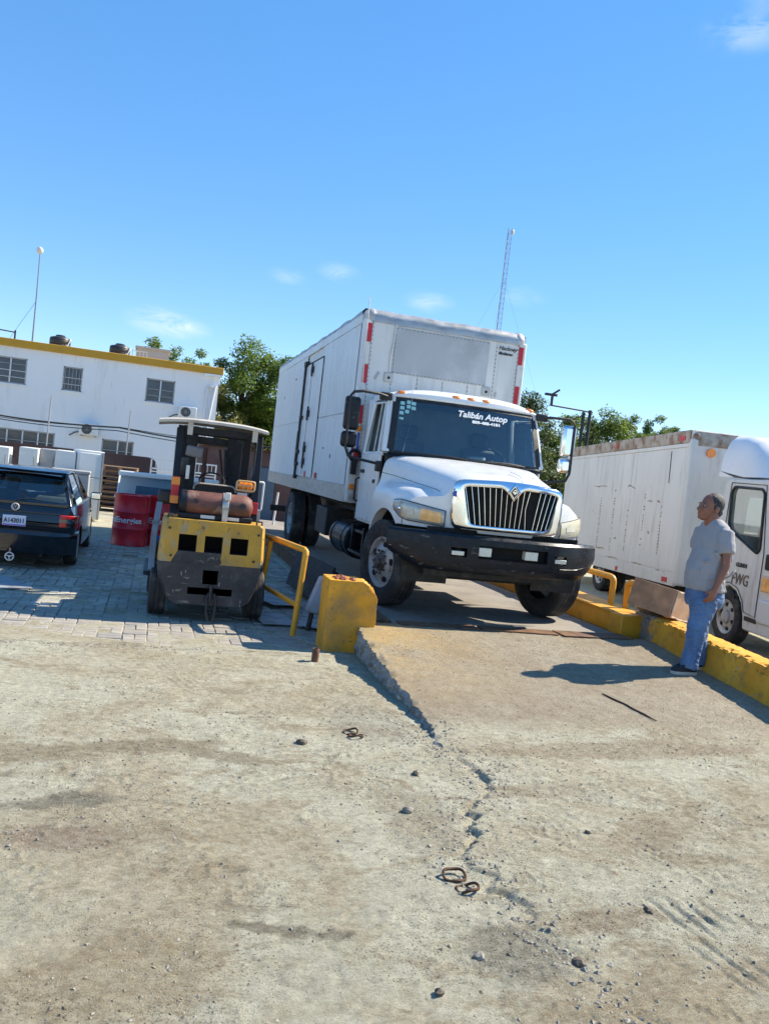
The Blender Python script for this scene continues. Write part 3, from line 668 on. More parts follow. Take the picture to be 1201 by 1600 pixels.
# chassis
ch = B()
for s in (-1, 1): ch.bx(s * .38, -.7, .72, s * .47, 10.4, .98)
for y in (.3, 2.2, 3.6, 5.2, 6.75, 8.4, 10): ch.bx(-.38, y - .05, .75, .38, y + .05, .95)
ch.build('chassis_frame', MBLK, trk, bevel=.008)
ax = B().cyl((-.95, 6.75, WR), (.95, 6.75, WR), .075, n=14).sph((0, 6.75, WR), (.24, .24, .22), 16, 10).bx(-.85, -.07, .40, .85, .07, .50).cyl((0, .9, .7), (0, 6.6, .56), .05, n=12)
ax.build('axles', MBLK, trk, smooth=40)
eng = B().bx(-.33, -.75, .55, .33, .6, 1.25).bx(-.62, -.96, 1.05, .62, -.90, 1.62).bx(-.9, -.85, .52, .9, -.72, .62)
eng.build('engine_block', MBLK, trk)
B().bx(-.62, -.3, .44, .62, 1.4, .58).bx(-.9, .95, .5, .9, 1.75, .9).build('shade_box', MBLK, trk, bevel=.02)  # dark boxes added under the cab to shade the sunny deck
ft = B().lathe([(.02, 2.02), (.24, 2.03), (.27, 2.06), (.27, 2.30), (.28, 2.30), (.28, 2.36), (.27, 2.36), (.27, 3.0), (.28, 3.0), (.28, 3.06), (.27, 3.06), (.27, 3.17), (.24, 3.2), (.02, 3.21)], (-.95, -0.05, .60), 'y', 28, False)
ft.build('fuel_tank', MBLACKP, trk, smooth=40)
st = B().bx(-1.18, 1.1, .46, -.75, 1.9, .50).bx(-1.14, 1.12, .76, -.78, 1.86, .80).bx(-1.16, 1.14, .48, -1.10, 1.2, .86).bx(-1.16, 1.8, .48, -1.10, 1.86, .86)
st.build('cab_step', MBLACKP, trk, bevel=.006)
tb = B().bx(-1.22, 3.5, .52, -.75, 4.4, .98); tb.build('battery_box', MBLK, trk, bevel=.02)
for s in (-1, 1):
    B().bx(s * .58, 7.45, .30, s * 1.22, 7.462, 1.12).build('mud_flap', MBLK, trk)
B().bx(-1.2, 10.45, .45, 1.2, 10.55, .6).build('rear_bumper', MBLK, trk, bevel=.01)

# ---- hood with flared fenders (one moulded piece)
KEYS = [(0.0, (0.000, 1.700, 0.300, 1.695, 0.550, 1.675, 0.665, 1.600, 0.720, 1.500, 0.765, 1.455, 0.860, 1.440, 1.020, 1.420, 1.120, 1.360, 1.155, 1.240)),
        (.18, (0.000, 1.765, 0.325, 1.760, 0.589, 1.740, 0.721, 1.665, 0.776, 1.550, 0.822, 1.505, 0.913, 1.510, 1.066, 1.495, 1.162, 1.420, 1.188, 1.280)),
        (.50, (0.000, 1.835, 0.371, 1.835, 0.700, 1.810, 0.845, 1.735, 0.891, 1.600, 0.927, 1.550, 0.999, 1.545, 1.123, 1.515, 1.200, 1.425, 1.215, 1.290)),
        (.80, (0.000, 1.895, 0.443, 1.895, 0.844, 1.875, 0.992, 1.805, 1.029, 1.670, 1.050, 1.590, 1.087, 1.540, 1.161, 1.485, 1.213, 1.390, 1.224, 1.270)),
        (1.0, (0.000, 1.925, 0.497, 1.925, 0.950, 1.905, 1.096, 1.840, 1.129, 1.710, 1.139, 1.600, 1.156, 1.520, 1.188, 1.450, 1.220, 1.360, 1.226, 1.250))]
def hood_y(t, x): return lerp(-1.03 + .44 * (abs(x) / 1.155) ** 2.6, lerp(.40, .60, min(1, abs(x) / 1.13) ** 2), t)
def arch_z(y):
    R_, zc = .68, .535
    if y < -.45: return 1.07
    if abs(y) < R_: return max(.74, zc + sqrt(R_ * R_ - y * y))
    return .74
def hood_ring(t):
    k = ipl(KEYS, t); P = [(k[i], k[i + 1]) for i in range(0, 20, 2)]
    # smooth the profile by midpoint refinement
    Q = []
    for (a, b) in zip(P, P[1:]): Q += [a, ((a[0] + b[0]) / 2, (a[1] + b[1]) / 2)]
    Q.append(P[-1]); S = [Q[0]] + [((Q[i - 1][0] + 2 * Q[i][0] + Q[i + 1][0]) / 4, (Q[i - 1][1] + 2 * Q[i][1] + Q[i + 1][1]) / 4) for i in range(1, len(Q) - 1)] + [Q[-1]]
    pts = [(x, hood_y(t, x), z) for x, z in S]
    xb, zb = S[-1]; yb = hood_y(t, xb); az = arch_z(yb)
    for q in (.25, .5, .75, 1): pts.append((xb, yb, lerp(zb, min(az, zb), q)))
    return pts
NT_ = 44
half = [hood_ring(i / NT_) for i in range(NT_ + 1)]
full = [[(-x, y, z) for x, y, z in r[:0:-1]] + r for r in half]
hb = B().rings(full, False, False)
# front face under the nose and the inner lip of the arches
r0 = full[0]; hb.rings([r0, [(x, y - .012, lerp(z, 1.07, .5)) for x, y, z in r0], [(x, y + .01, 1.07) for x, y, z in r0]], False, False)
for s in (0, -1):
    edge = [r[s] for r in full]; hb.rings([edge, [(x * .90, y, z + .015) for x, y, z in edge], [(x * .86, y, z + .25) for x, y, z in edge]], False, False)
hood = hb.build('hood', MWHITE, trk, smooth=50)
# dark wheel-well liners
for s in (-1, 1):
    B().lathe([(.70, s * .55), (.70, s * 1.12)], (0, 0, .535), 'x', 24, False, radians(-10), radians(190)).build('wheel_well', MBLK, trk, smooth=60)
# hood panel seam (raised crease line down each side) and hood latch
for s in (-1, 1):
    pts = []
    for i in range(4, NT_ + 1, 2):
        r = half[i]; p = Vector(r[9]); pts.append((s * (p.x + .002), p.y, p.z + .001))
    B().tube(pts, .0035, 5).build('hood_seam', MDARK, hood, smooth=60)
B().tube([(.16, -.99, 1.715), (.20, -.80, 1.785), (.20, -.5, 1.83)], .006, 5).build('hood_crease', MWHITE, hood, smooth=60)

# ---- grille
GY = -1.125
def gfr(pts, y0, y1, mat, name, inner=None, parent=None, bev=.01):
    b = B(); n = len(pts)
    if inner:
        b.rings([[(x, y1, z) for x, z in pts], [(x, y0, z) for x, z in pts], [(x, y0, z) for x, z in inner], [(x, y1, z) for x, z in inner]], False)
    return b.build(name, mat, parent or trk, smooth=30, bevel=bev)
def rounded(pts, r, n=5):
    out = []; N = len(pts)
    for i in range(N):
        p0, p, p1 = Vector(pts[i - 1]), Vector(pts[i]), Vector(pts[(i + 1) % N]); rr = r[i] if isinstance(r, (list, tuple)) else r
        a = p + (p0 - p).normalized() * rr; c = p + (p1 - p).normalized() * rr
        for k in range(n + 1):
            t = k / n; q = a * (1 - t) ** 2 + p * 2 * t * (1 - t) + c * t * t; out.append((q.x, q.y))
    return out
outer = rounded([(-.66, 1.11), (.66, 1.11), (.70, 1.30), (.685, 1.67), (0, 1.715), (-.685, 1.67), (-.70, 1.30)], [.05, .05, .1, .13, .3, .13, .1], 6)
inn_ = rounded([(-.50, 1.165), (.50, 1.165), (.60, 1.60), (.135, 1.625), (0, 1.50), (-.135, 1.625), (-.60, 1.60)], [.08, .08, .06, .05, .03, .05, .06], 6)
def to_n(poly, n=120):
    P = [Vector(p) for p in poly]; L = [0]
    for i in range(len(P)): L.append(L[-1] + (P[(i + 1) % len(P)] - P[i]).length)
    out = []
    for k in range(n):
        d = L[-1] * k / n
        for i in range(len(P)):
            if d <= L[i + 1]: t = (d - L[i]) / max(1e-9, L[i + 1] - L[i]); out.append(P[i].lerp(P[(i + 1) % len(P)], t)); break
    return out
def polar(poly, n=140, c=(0, 1.40)):
    D = to_n(poly, 1400); A = sorted(((atan2(p.y - c[1], p.x - c[0]), p) for p in D), key=lambda q: q[0]); out = []; j = 0
    for k in range(n):
        a = -pi + 2 * pi * k / n; best = min(A, key=lambda q: abs(q[0] - a)); out.append((best[1].x, best[1].y))
    return out
po, pi_ = polar(outer), polar(inn_)
def gy_(x): return GY + .10 * (abs(x) / .7) ** 2.2
fr = B(); mid = [((a[0] * .35 + b[0] * .65), (a[1] * .35 + b[1] * .65)) for a, b in zip(po, pi_)]; mid0 = [((a[0] * .85 + b[0] * .15), (a[1] * .85 + b[1] * .15)) for a, b in zip(po, pi_)]
fr.rings([[(x, gy_(x) + .10, z) for x, z in po], [(x, gy_(x) + .03, z) for x, z in po], [(x, gy_(x) + .004, z) for x, z in mid0], [(x, gy_(x) - .004, z) for x, z in mid],
          [(x, gy_(x) + .002, z) for x, z in pi_], [(x * .985, gy_(x) + .06, (z - 1.4) * .985 + 1.4) for x, z in pi_]], False)
gs = fr.build('grille_surround', MCHR, trk, smooth=60)
B().rings([[(x * 1.01, gy_(x) + .075, z) for x, z in pi_]], False).add([(x, gy_(x) + .07, z) for x, z in pi_], [tuple(range(len(pi_)))]).build('grille_back', MDARK, trk)
for i in range(17):
    if i == 12: continue                     # one bar is missing on the right
    u = (i - 8) / 8; xt, xb = u * .575, u * .475; zt = 1.60 - .10 * max(0, 1 - abs(u) / .24) ** 1
    lean = (i in (11,)) * .02
    b = B(); w = .0048
    b.rings([[(x - w, gy_(x) + .050, z), (x - w * .6, gy_(x) + .028, z), (x + w * .6, gy_(x) + .028, z), (x + w, gy_(x) + .050, z)] for x, z in ((xb + lean, 1.17), ((xb + xt) / 2 - lean, 1.4), (xt, zt + .01))])
    b.build('grille_bar', MCHR, gs, smooth=40)
# diamond emblem
em = B(); dd = .105
def dia(s_, y): return [(0, y, 1.585 - s_), (s_ * .80, y, 1.585), (0, y, 1.585 + s_), (-s_ * .80, y, 1.585)]
em.rings([dia(dd, GY + .04), dia(dd, GY - .012), dia(dd * .78, GY - .022), dia(dd * .70, GY - .006), dia(dd * .01, GY - .006)], False)
e = em.build('emblem', MCHR, trk, smooth=20)
B().rings([dia(dd * .60, GY - .008), dia(dd * .55, GY - .014), dia(dd * .01, GY - .014)], False).build('emblem_field', MTXTK, e)
B().prism([(-.010, 1.565), (.010, 1.565), (.010, 1.58), (.03, 1.58), (.03, 1.592), (-.03, 1.592), (-.03, 1.58), (-.010, 1.58)], GY - .018, GY - .015).prism([(-.028, 1.598), (.0, 1.622), (.028, 1.598), (.016, 1.598), (0, 1.611), (-.016, 1.598)], GY - .018, GY - .015).build('emblem_sign', MCHR, e)
# blue oval sticker on the left flank of the surround
B().cyl((-.675, gy_(.675) - .0, 1.50), (-.675, gy_(.675) + .03, 1.50), .035, n=16).xf(Matrix.Translation((0, 0, 0))).build('sticker', MBLUE, gs)

# ---- headlights
def headlight(s):
    path = []
    for i in range(13):
        x = lerp(.735, 1.15, i / 12); path.append((x, -1.045 + .44 * (x / 1.155) ** 2.6 - .008))
    for i in range(1, 7): path.append((1.168 + .004 * i, lerp(-.605, -.33, i / 6)))
    L = [0]
    for a, b in zip(path, path[1:]): L.append(L[-1] + sqrt((a[0] - b[0]) ** 2 + (a[1] - b[1]) ** 2))
    N = len(path); rings = []
    for i, (x, y) in enumerate(path):
        u = L[i] / L[-1]; zb = lerp(1.105, 1.14, u) + .18 * max(0, u - .55) ** 1.3 * 1.4; zt = lerp(1.285, 1.36, min(1, u * 1.5)) - .06 * max(0, u - .75)
        if zb > zt: zb = zt - .004
        d = Vector((path[min(N - 1, i + 1)][0] - path[max(0, i - 1)][0], path[min(N - 1, i + 1)][1] - path[max(0, i - 1)][1])).normalized(); nx, ny_ = d.y, -d.x
        ring = []
        for k in range(7):
            w = k / 6; bulge = .016 * (1 - (2 * w - 1) ** 4)
            ring.append((s * (x + nx * bulge), y + ny_ * bulge, lerp(zb, zt, w)))
        for k in (1, 0): ring.append((s * (x - nx * .03), y - ny_ * .03, lerp(zb, zt, k)))
        rings.append(ring)
    o = B().rings(rings).build('headlight', MLENS if s > 0 else MLENSC, trk, smooth=45)
    if s > 0: B().rings([[(p[0] * 1.003, p[1] - .003, p[2]) for p in r[2:5]] for r in rings[3:9]], False, False).build('inner_lens', M('hazed_inner', (.74, .72, .60), .12, var=.15, vs=12, coat=.6), o, smooth=50)
    if s < 0:
        o['label'] = 'headlight with amber reflector'
        sub = [[(p[0] * 1.004, p[1] - .004, p[2]) for p in r[1:6]] for r in rings[1:8]]
        B().rings(sub, False, False).build('turn_reflector', MLENSA, o, smooth=50)
        sub = [[(p[0] * 1.004, p[1] - .004, p[2]) for p in r[2:5]] for r in rings[9:10] + rings[10:12]]
        B().rings(sub, False, False).build('red_reflector', MRAIL, o, smooth=50)
        c = Vector(rings[13][3]); B().sph(tuple(c), (.02, .02, .03), 12, 8).build('bulb_bowl', MCHR, o, smooth=50)
    edge = [r[6] for r in rings]; edge2 = [r[0] for r in rings]
    B().tube(edge, .006, 5).tube(edge2, .006, 5).tube([rings[0][i] for i in range(7)], .006, 5).build('lens_seal', MBLK, o, smooth=60)
headlight(-1); headlight(1)

# ---- bumper
def bump_y(x): return -1.20 + .50 * (abs(x) / 1.31) ** 3.2
rings = []
for i in range(49):
    u = i / 48 * 2 - 1; x = 1.31 * math.copysign(1 - (1 - abs(u)) ** 1.25, u); y = bump_y(x); e = max(0, (abs(x) - 1.0) / .31)
    zb = .615 + .15 * e ** 1.4; zt = 1.048 - .012 * e; d = Vector((1, 0))
    sl = (bump_y(x + .01) - bump_y(x - .01)) / .02; L_ = sqrt(1 + sl * sl); nx, ny_ = sl / L_, -1 / L_
    P = [(0, zb), (.035, zb + .03), (.06, zb + .10), (.055, zb + .16), (.062, lerp(zb, zt, .5)), (.055, zt - .10), (.05, zt - .03), (.02, zt), (-.16, zt), (-.16, zt - .03), (-.0, zt - .05), (-.02, zb + .04)]
    rings.append([(x + nx * q, y + ny_ * q, z) for q, z in P])
solid = B().rings(rings)
cuts = [B().bx(-.40, -1.5, .80, .46, -1.14, .945), B().bx(-.72, -1.45, .80, -.535, -1.08, .90), B().bx(.56, -1.45, .80, .735, -1.08, .90)]
bmp = finish(cut(solid, cuts), 'front_bumper', MBLACKP, trk, smooth=35)
B().bx(-.40, -1.145, .80, .46, -1.135, .945).build('bumper_slot', MDARK, bmp)
for x in (-.33, .25): B().bx(x - .07, -1.235, .825, x + .09, -1.14, .925).build('fog_lamp', MLAMPW, bmp, bevel=.006)
for x in (-.63, .65): B().bx(x - .075, -1.21, .815, x + .07, -1.10, .862).build('marker_lamp', MLAMPW, bmp, bevel=.004)
B().tube([(x, bump_y(x) - .066, .745 + .09 * max(0, (abs(x) - .8) / .5) ** 2) for x in [.62 + .06 * i for i in range(12)]], .007, 6).build('bumper_crease', MBLACKP, bmp, smooth=60)
B().bx(-.95, -1.0, .98, .95, -.95, 1.10).build('bumper_gap', MDARK, trk)

# ---- cab
CW = 1.15
wsb = lambda u: (u * 1.145, lerp(.38, .60, abs(u) ** 2.2), 1.935)                   # windshield base / top curves, u in -1..1
wst = lambda u: (u * 1.06, lerp(.68, .84, abs(u) ** 2.2), 2.70)
cabm = B()
# roof: lofted across x
rr = []
for i in range(21):
    u = i / 20 * 2 - 1; x = u * 1.075; y0 = wst(u)[1] - .03; zt = 2.835 - .10 * abs(u) ** 3.5
    rr.append([(x, y0, 2.70), (x, y0 + .01, 2.76 - .05 * abs(u) ** 4), (x, y0 + .12, zt), (x, 1.70, zt), (x, 1.78, zt - .05), (x, 1.78, 2.66), (x, y0 + .05, 2.66)])
cabm.rings(rr)
cabm.bx(-CW, 1.70, .95, CW, 1.78, 1.9).bx(-CW + .03, 1.70, 1.9, -.55, 1.78, 2.68).bx(.55, 1.70, 1.9, CW - .03, 1.78, 2.68).bx(-.55, 1.70, 1.9, .55, 1.78, 2.05).bx(-.55, 1.70, 2.5, .55, 1.78, 2.68)
cabm.bx(-CW + .02, .55, .93, CW - .02, 1.75, .99)
for s in (-1, 1):   # A and B pillars
    a, b = Vector(wsb(s * .99)), Vector(wst(s * .99))
    cabm.rings([[(s * (abs(p.x) + q[0]), p.y + q[1], p.z) for q in ((-.05, -.03), (.03, .0), (.03, .09), (-.03, .09))] for p in (a, b + Vector((0, 0, .01)))])
    cabm.rings([[(s * (w + q[0]), 1.60 + q[1], z) for q in ((-.05, 0), (.0, 0), (.0, .15), (-.05, .15))] for w, z in ((CW, 1.88), (1.075, 2.71))])
    cabm.bx(s * (CW - .08), .68, 1.88, s * CW, 1.75, 1.93)
cabm.build('cab_shell', MWHITE, trk, smooth=45, bevel=.008)
# cowl below the windshield
B().grid(lambda u, v: (lambda p: (p[0], p[1] + .05 * v - .02, p[2] - .02 - .04 * (1 - v)))(wsb(u * 2 - 1)), 24, 2).build('cowl', MBLK, trk, smooth=60)
def ws_pt(u, v, off=0.):
    a, b = Vector(wsb(u)), Vector(wst(u)); p = a.lerp(b, v); p.y -= .03 * sin(pi * v); p.y -= off; return p
B().grid(lambda u, v: tuple(ws_pt(lerp(-.94, .94, u), lerp(.02, .96, v))), 28, 10).build('windshield', MWS, trk, smooth=60)
bd = B()   # black ceramic band around the glass
for (u0, u1, v0, v1) in ((-.975, -.90, .0, 1), (.90, .975, .0, 1), (-.97, .97, 0, .035), (-.97, .97, .925, 1.0)):
    bd.grid(lambda u, v: tuple(ws_pt(lerp(u0, u1, u), lerp(v0, v1, v), .006)), 20, 6)
bd.build('windshield_seal', MBLK, trk, smooth=60)
for s in (-1, 1):   # doors with open window
    dm = B().prism([(.74, .97), (1.58, .97), (1.64, 1.10), (1.64, 1.90), (.70, 1.90), (.70, 1.25)], s * (CW - .02), s * (CW + .022), 'x')
    door = dm.build('door', MWHITE, trk, bevel=.012)
    pts = [(.80, 1.90), (.93, 2.60), (1.52, 2.62), (1.60, 1.90)]
    B().tube([(s * lerp(CW + .005, 1.075, (z - 1.9) / .75), y, z) for y, z in pts], .024, 8).build('window_frame', MWHITE, door, smooth=50)
    B().tube([(s * (CW - .0), 1.09, 1.90), (s * 1.087, 1.13, 2.60)], .013, 6).build('window_post', MRAIL, door)
    B().add([(s * (CW - .012), .83, 1.91), (s * (CW - .012), 1.08, 1.91), (s * 1.065, 1.12, 2.58), (s * 1.065, .96, 2.58)], [(0, 1, 2, 3)]).build('vent_glass', MSG, door)
    if s > 0: B().add([(s * (CW - .012), 1.09, 1.91), (s * (CW - .012), 1.6, 1.91), (s * 1.065, 1.52, 2.6), (s * 1.065, 1.13, 2.6)], [(0, 1, 2, 3)]).build('window_glass', MSG, door)
    B().bx(s * (CW + .02), 1.42, 1.62, s * (CW + .045), 1.58, 1.67).build('door_handle', MBLK, door, bevel=.006)
    B().tube([(s * (CW + .02), 1.66, 1.20), (s * (CW + .07), 1.67, 1.23), (s * (CW + .07), 1.67, 1.52), (s * (CW + .02), 1.66, 1.55)], .016, 8).build('grab_handle', MBLK, trk, smooth=50)
    text('door_badge', '4300', .07, MTXTK, door, (s * (CW + .024), .86, 1.52), (pi / 2, 0, -pi / 2 * -s), .25, 1., .002)
# interior
B().bx(-1.09, .66, 1.55, 1.09, .98, 1.90).bx(.25, .66, 1.85, .80, .92, 1.96).build('dashboard', MDASH, trk, bevel=.03)
for x in (-.55, .55): B().bx(x - .26, 1.15, 1.2, x + .26, 1.6, 1.42).bx(x - .25, 1.5, 1.4, x + .25, 1.64, 2.15).bx(x - .13, 1.52, 2.17, x + .13, 1.62, 2.38).build('seat', MSEAT, trk, bevel=.04)
B().tube([(.55 + .21 * cos(a), 1.02 + .10 * sin(a), 1.98 + .17 * sin(a)) for a in [2 * pi * i / 28 for i in range(28)]], .016, 8, True).cyl((.55, 1.02, 1.98), (.55, .9, 1.85), .03, n=10).bx(.36, 1.0, 1.97, .74, 1.03, 1.99).build('steering_wheel', MDASH, trk, smooth=50)
B().bx(-1.07, 1.66, 1.0, 1.07, 1.69, 2.66).bx(-1.05, .95, 2.64, 1.05, 1.69, 2.655).bx(-1.0, .7, 1.0, 1.0, 1.66, 1.03).build('cab_lining', MCABIN, trk)
B().cyl((.15, .85, 1.95), (.38, .88, 1.97), .06, n=12).build('dash_papers', MTAPEW, trk, smooth=50)
# roof lamps, aerial, lettering, inspection stickers
for x in (-.92, -.19, .02, .24, .95):
    u = x / 1.06; y = wst(u)[1]
    B().sph((0, 0, 0), (.075, .06, .034), 14, 8).build('marker_light', MORANGE, trk, smooth=60, loc=(x, y + .03, 2.765 - .04 * abs(u) ** 4))
wsn = atan2(.74, .28)
def ws_text(name, body, size, u, v, **k):
    p = ws_pt(u, v, .014); return text(name, body, size, MTXTW, trk, tuple(p), (wsn, 0, radians(-1 * 0 + 12 * u)), **k)
ws_text('lettering', 'Talibán Autop', .122, .16, .805, shear=.3, sc=1.05, bold=.003)
ws_text('phone_number', '809-488-4181', .055, .21, .69, sc=1.35, bold=.003)
for i, (u, v) in enumerate(((-.86, .875), (-.785, .90), (-.725, .885), (-.86, .79), (-.785, .82), (-.725, .80), (-.865, .70), (-.80, .73), (-.86, .60))):
    p = ws_pt(u, v, .012)
    B().obx((0, 0, 0), ((.055, .052, .058)[i % 3], .05 if i < 8 else .03, .002)).build('inspection_sticker', MSTICK, trk, loc=tuple(p), rot=(wsn, 0, radians(14 * u)))
B().tube([tuple(ws_pt(-.80, .02, .02)), (-.80, .66, 2.35), (-.79, .80, 2.92)], .004, 5).build('aerial', MRAIL, trk, smooth=60)
# wipers
for u0, u1 in ((-.55, -.05), (.20, .72)):
    B().tube([tuple(ws_pt(lerp(u0, u1, t), .012 + .02 * sin(pi * t), .02)) for t in (0, .25, .5, .75, 1)], .008, 5).build('wiper', MBLK, trk, smooth=60)
# ---- mirrors
def mirror(s, matm, matf):
    x0, x1 = s * 1.10, s * (1.66 if s < 0 else 1.58)
    yb = .62
    fr = B().tube([(s * 1.08, .80, 2.66), (s * 1.25, .70, 2.68), (s * 1.50, yb, 2.68), (x1 - s * .04, yb, 2.655), (x1, yb, 2.60), (x1, yb, 1.93), (x1 - s * .05, yb, 1.82), (x1 - s * .14, yb + .02, 1.80), (s * 1.17, .70, 1.76)], .019, 8)
    m = fr.build('mirror_arm', matf, trk, smooth=50)
    B().bx(s * 1.06, .76, 2.62, s * 1.22, .86, 2.72).build('mirror_bracket', matf, m, bevel=.012)
    B().bx(s * 1.12, .66, 1.66, s * 1.20, .78, 1.80).build('mirror_bracket', matf, m, bevel=.012)
    hx = x1 - s * .05
    B().bx(hx - .105, yb + .005, 2.16, hx + .105, yb + .105, 2.60).build('mirror_head', matm, m, bevel=.045, seg=4)
    B().bx(hx - .115, yb + .005, 1.93, hx + .10, yb + .105, 2.14).build('mirror_head', matm, m, bevel=.05, seg=4)
mirror(-1, MBLACKP, MBLK); mirror(1, MCHR, MBLK)

# ---- van body
BX, BY0, BY1, BZ0, BZ1 = 1.295, 1.93, 10.65, 1.16, 3.99
body = B().bx(-BX + .02, BY0 + .02, BZ0 + .02, BX - .02, BY1, BZ1 - .01).build('van_body', MALU, trk)
# front wall panels
def fpanel(name, x0, x1, z0, z1, mat, d=.0, par=None):
    return B().bx(x0, BY0 - .004 - d, z0, x1, BY0 + .02, z1).build(name, mat, par or trk, bevel=.003)
xs = [-BX + .13, -.80, -.40, 0, .40, .80, BX - .13]
for a, b in zip(xs, xs[1:]): fpanel('front_panel', a + .0015, b - .0015, BZ0 + .14, BZ1 - .16, MALU, .002 * random.random())
pt = fpanel('patch_sheet', -.80, .68, 3.13, 3.80, MPATCH, .012)
fpanel('front_sill', -BX + .05, BX - .05, BZ0, BZ0 + .14, MRAIL, .008)
rv = B()
for x in xs[1:-1]:
    for k in range(40):
        z = 1.4 + k * .06
        if z < 3.1 or (abs(x) > .75 and z < 3.8): rv.cyl((x + random.uniform(-.002, .002), BY0 - .016, z), (x, BY0, z), .0075, n=6)
for k in range(24): x = -.78 + k * .062; rv.cyl((x, BY0 - .026, 3.785), (x, BY0 - .005, 3.785), .007, n=6); rv.cyl((x, BY0 - .026, 3.145), (x, BY0 - .005, 3.145), .007, n=6)
for s in (-1, 1):
    for k in range(42): z = 1.35 + k * .06; rv.cyl((s * (BX - .145), BY0 - .015, z), (s * (BX - .145), BY0, z), .007, n=6)
o = rv.build('rivets', M('rivet_dirty', (.20, .18, .16), .6, .4, var=.4, vs=30), trk); o['kind'] = 'stuff'
for x in (-.845, .70): 
    pl = B().bx(x - .065, BY0 - .030, 2.99, x + .065, BY0 - .004, 3.12).build('lamp_plate', MRAIL, trk, bevel=.004)
    B().cyl((x, BY0 - .036, 3.05), (x, BY0 - .02, 3.05), .02, n=10).build('lamp_hole', MDARK, pl)
B().tube([(-.81, BY0 - .02, 3.84), (-.82, BY0 - .022, 3.6), (-.85, BY0 - .02, 3.3), (-.84, BY0 - .02, 3.13)], .012, 6).build('loose_trim', MALU, trk, smooth=60)
B().obx((-1.02, BY0 - .012, 3.06), (.03, .012, .12), (0, .5, 0)).build('tape_scrap', MPATCH, trk)
B().obx((.86, BY0 - .012, 3.03), (.03, .01, .07), (0, .1, 0)).build('tape_scrap', MPATCH, trk)
text('lettering', 'Hackney', .085, MTXTK, trk, (.98, BY0 - .0125, 3.745), (pi / 2, 0, 0), .3, 1., .001)
text('lettering', 'Moderno', .058, MTXTK, trk, (.95, BY0 - .0125, 3.665), (pi / 2, 0, 0), .2, 1.05, .003)
# rounded top cap, corner posts, tape
cap = B()
prof = [(BY0 - .012, BZ1 - .165), (BY0 - .02, BZ1 - .16), (BY0 - .016, BZ1 - .06), (BY0 + .03, BZ1 + .01), (BY0 + .12, BZ1 + .04), (BY0 + .2, BZ1 + .04), (BY0 + .2, BZ1 - .1)]
prev = [(-BX + .12, y, z) for y, z in prof]
cap.rings([[(x, y + .004 * sin(i * 1.3), z + .006 * sin(i * 2.1)) for y, z in prof] for i, x in enumerate(np.linspace(-BX + .125, BX - .125, 12))])
cap.build('top_cap', MRAIL, trk, smooth=50)
for s in (-1, 1):
    B().sph((s * (BX - .125), BY0 + .115, BZ1 - .10), (.135, .137, .145), 16, 12).build('corner_cap', MPATCH if s < 0 else MRAIL, trk, smooth=60)
    B().bx(s * (BX - .128), BY0 - .010, BZ0, s * BX, BY0 + .13, BZ1 - .12).build('corner_post', MTAPEW if s > 0 else MALUS, trk, bevel=.03, seg=4)
    z = 3.80
    for k in range(9):
        zz = z - k * .30
        if zz < 1.5: break
        B().bx(s * (BX - .125), BY0 - .016, zz - (.27 if k % 2 == 0 else .29), s * (BX - .055), BY0 - .008, zz).build('conspicuity_tape', MRED if k % 2 == 0 else MTAPEW, trk)
# roof sheet with a torn wavy edge on the left side
rt = []
for i in range(60):
    y = BY0 + .13 + (BY1 - BY0 - .13) * i / 59; w = .02 * sin(i * .9) * (i % 7 > 3) + .014 * (vnoise(np.array([i * .6]), np.array([2.]), 5)[0] - .5) * 2
    rt.append([(-BX - .006 - abs(w) * .6, y, BZ1 - .05), (-BX - .012, y, BZ1 - .02 + w * .4), (-BX + .03, y, BZ1 + .03 + w), (BX - .03, y, BZ1 + .035), (BX + .008, y, BZ1 - .05)])
B().rings(rt, False, False).build('roof_sheet', MPATCH, trk, smooth=50)
B().bx(-BX - .012, BY0 + .1, BZ1 - .19, -BX + .02, BY1, BZ1 - .055).bx(BX - .02, BY0 + .1, BZ1 - .19, BX + .012, BY1, BZ1 - .055).build('top_rail', MALUS, trk, bevel=.004)
B().bx(-BX - .014, BY0 + .05, BZ0, -BX + .02, BY1 + .01, BZ0 + .25).bx(BX - .02, BY0 + .05, BZ0, BX + .014, BY1 + .01, BZ0 + .25).build('bottom_rail', MRAIL, trk, bevel=.004)
# left side panels: two rows of upright sheets with pressed ribs, split by a level seam
DY0, DY1 = 4.75, 6.55
ribs = list(np.arange(BY0 + .14, BY1, .405)) + [BY1]
for s in (-1, 1):
    for a, b in zip(ribs, ribs[1:]):
        for z0, z1 in ((BZ0 + .254, 2.50), (2.508, BZ1 - .194)):
            if s < 0 and a > DY0 - .2 and b < DY1 + .1: continue
            nz = 1; pts = []
            for k, (u, d) in enumerate(((0, 0), (.06, .006), (.14, .0), (.46, .004), (.52, .011), (.58, .004), (.88, 0), (.95, .006), (1, 0))): pts.append((lerp(a + .0015, b - .0015, u), d + .002))
            w = random.uniform(-.004, .004)
            B().rings([[(s * (BX + d + (w if 0 < i < 8 else 0)), y, z) for i, (y, d) in enumerate(pts)] for z in (z0, (z0 + z1) / 2, z1)], False, False).build('side_panel', MALUS, trk, smooth=40)
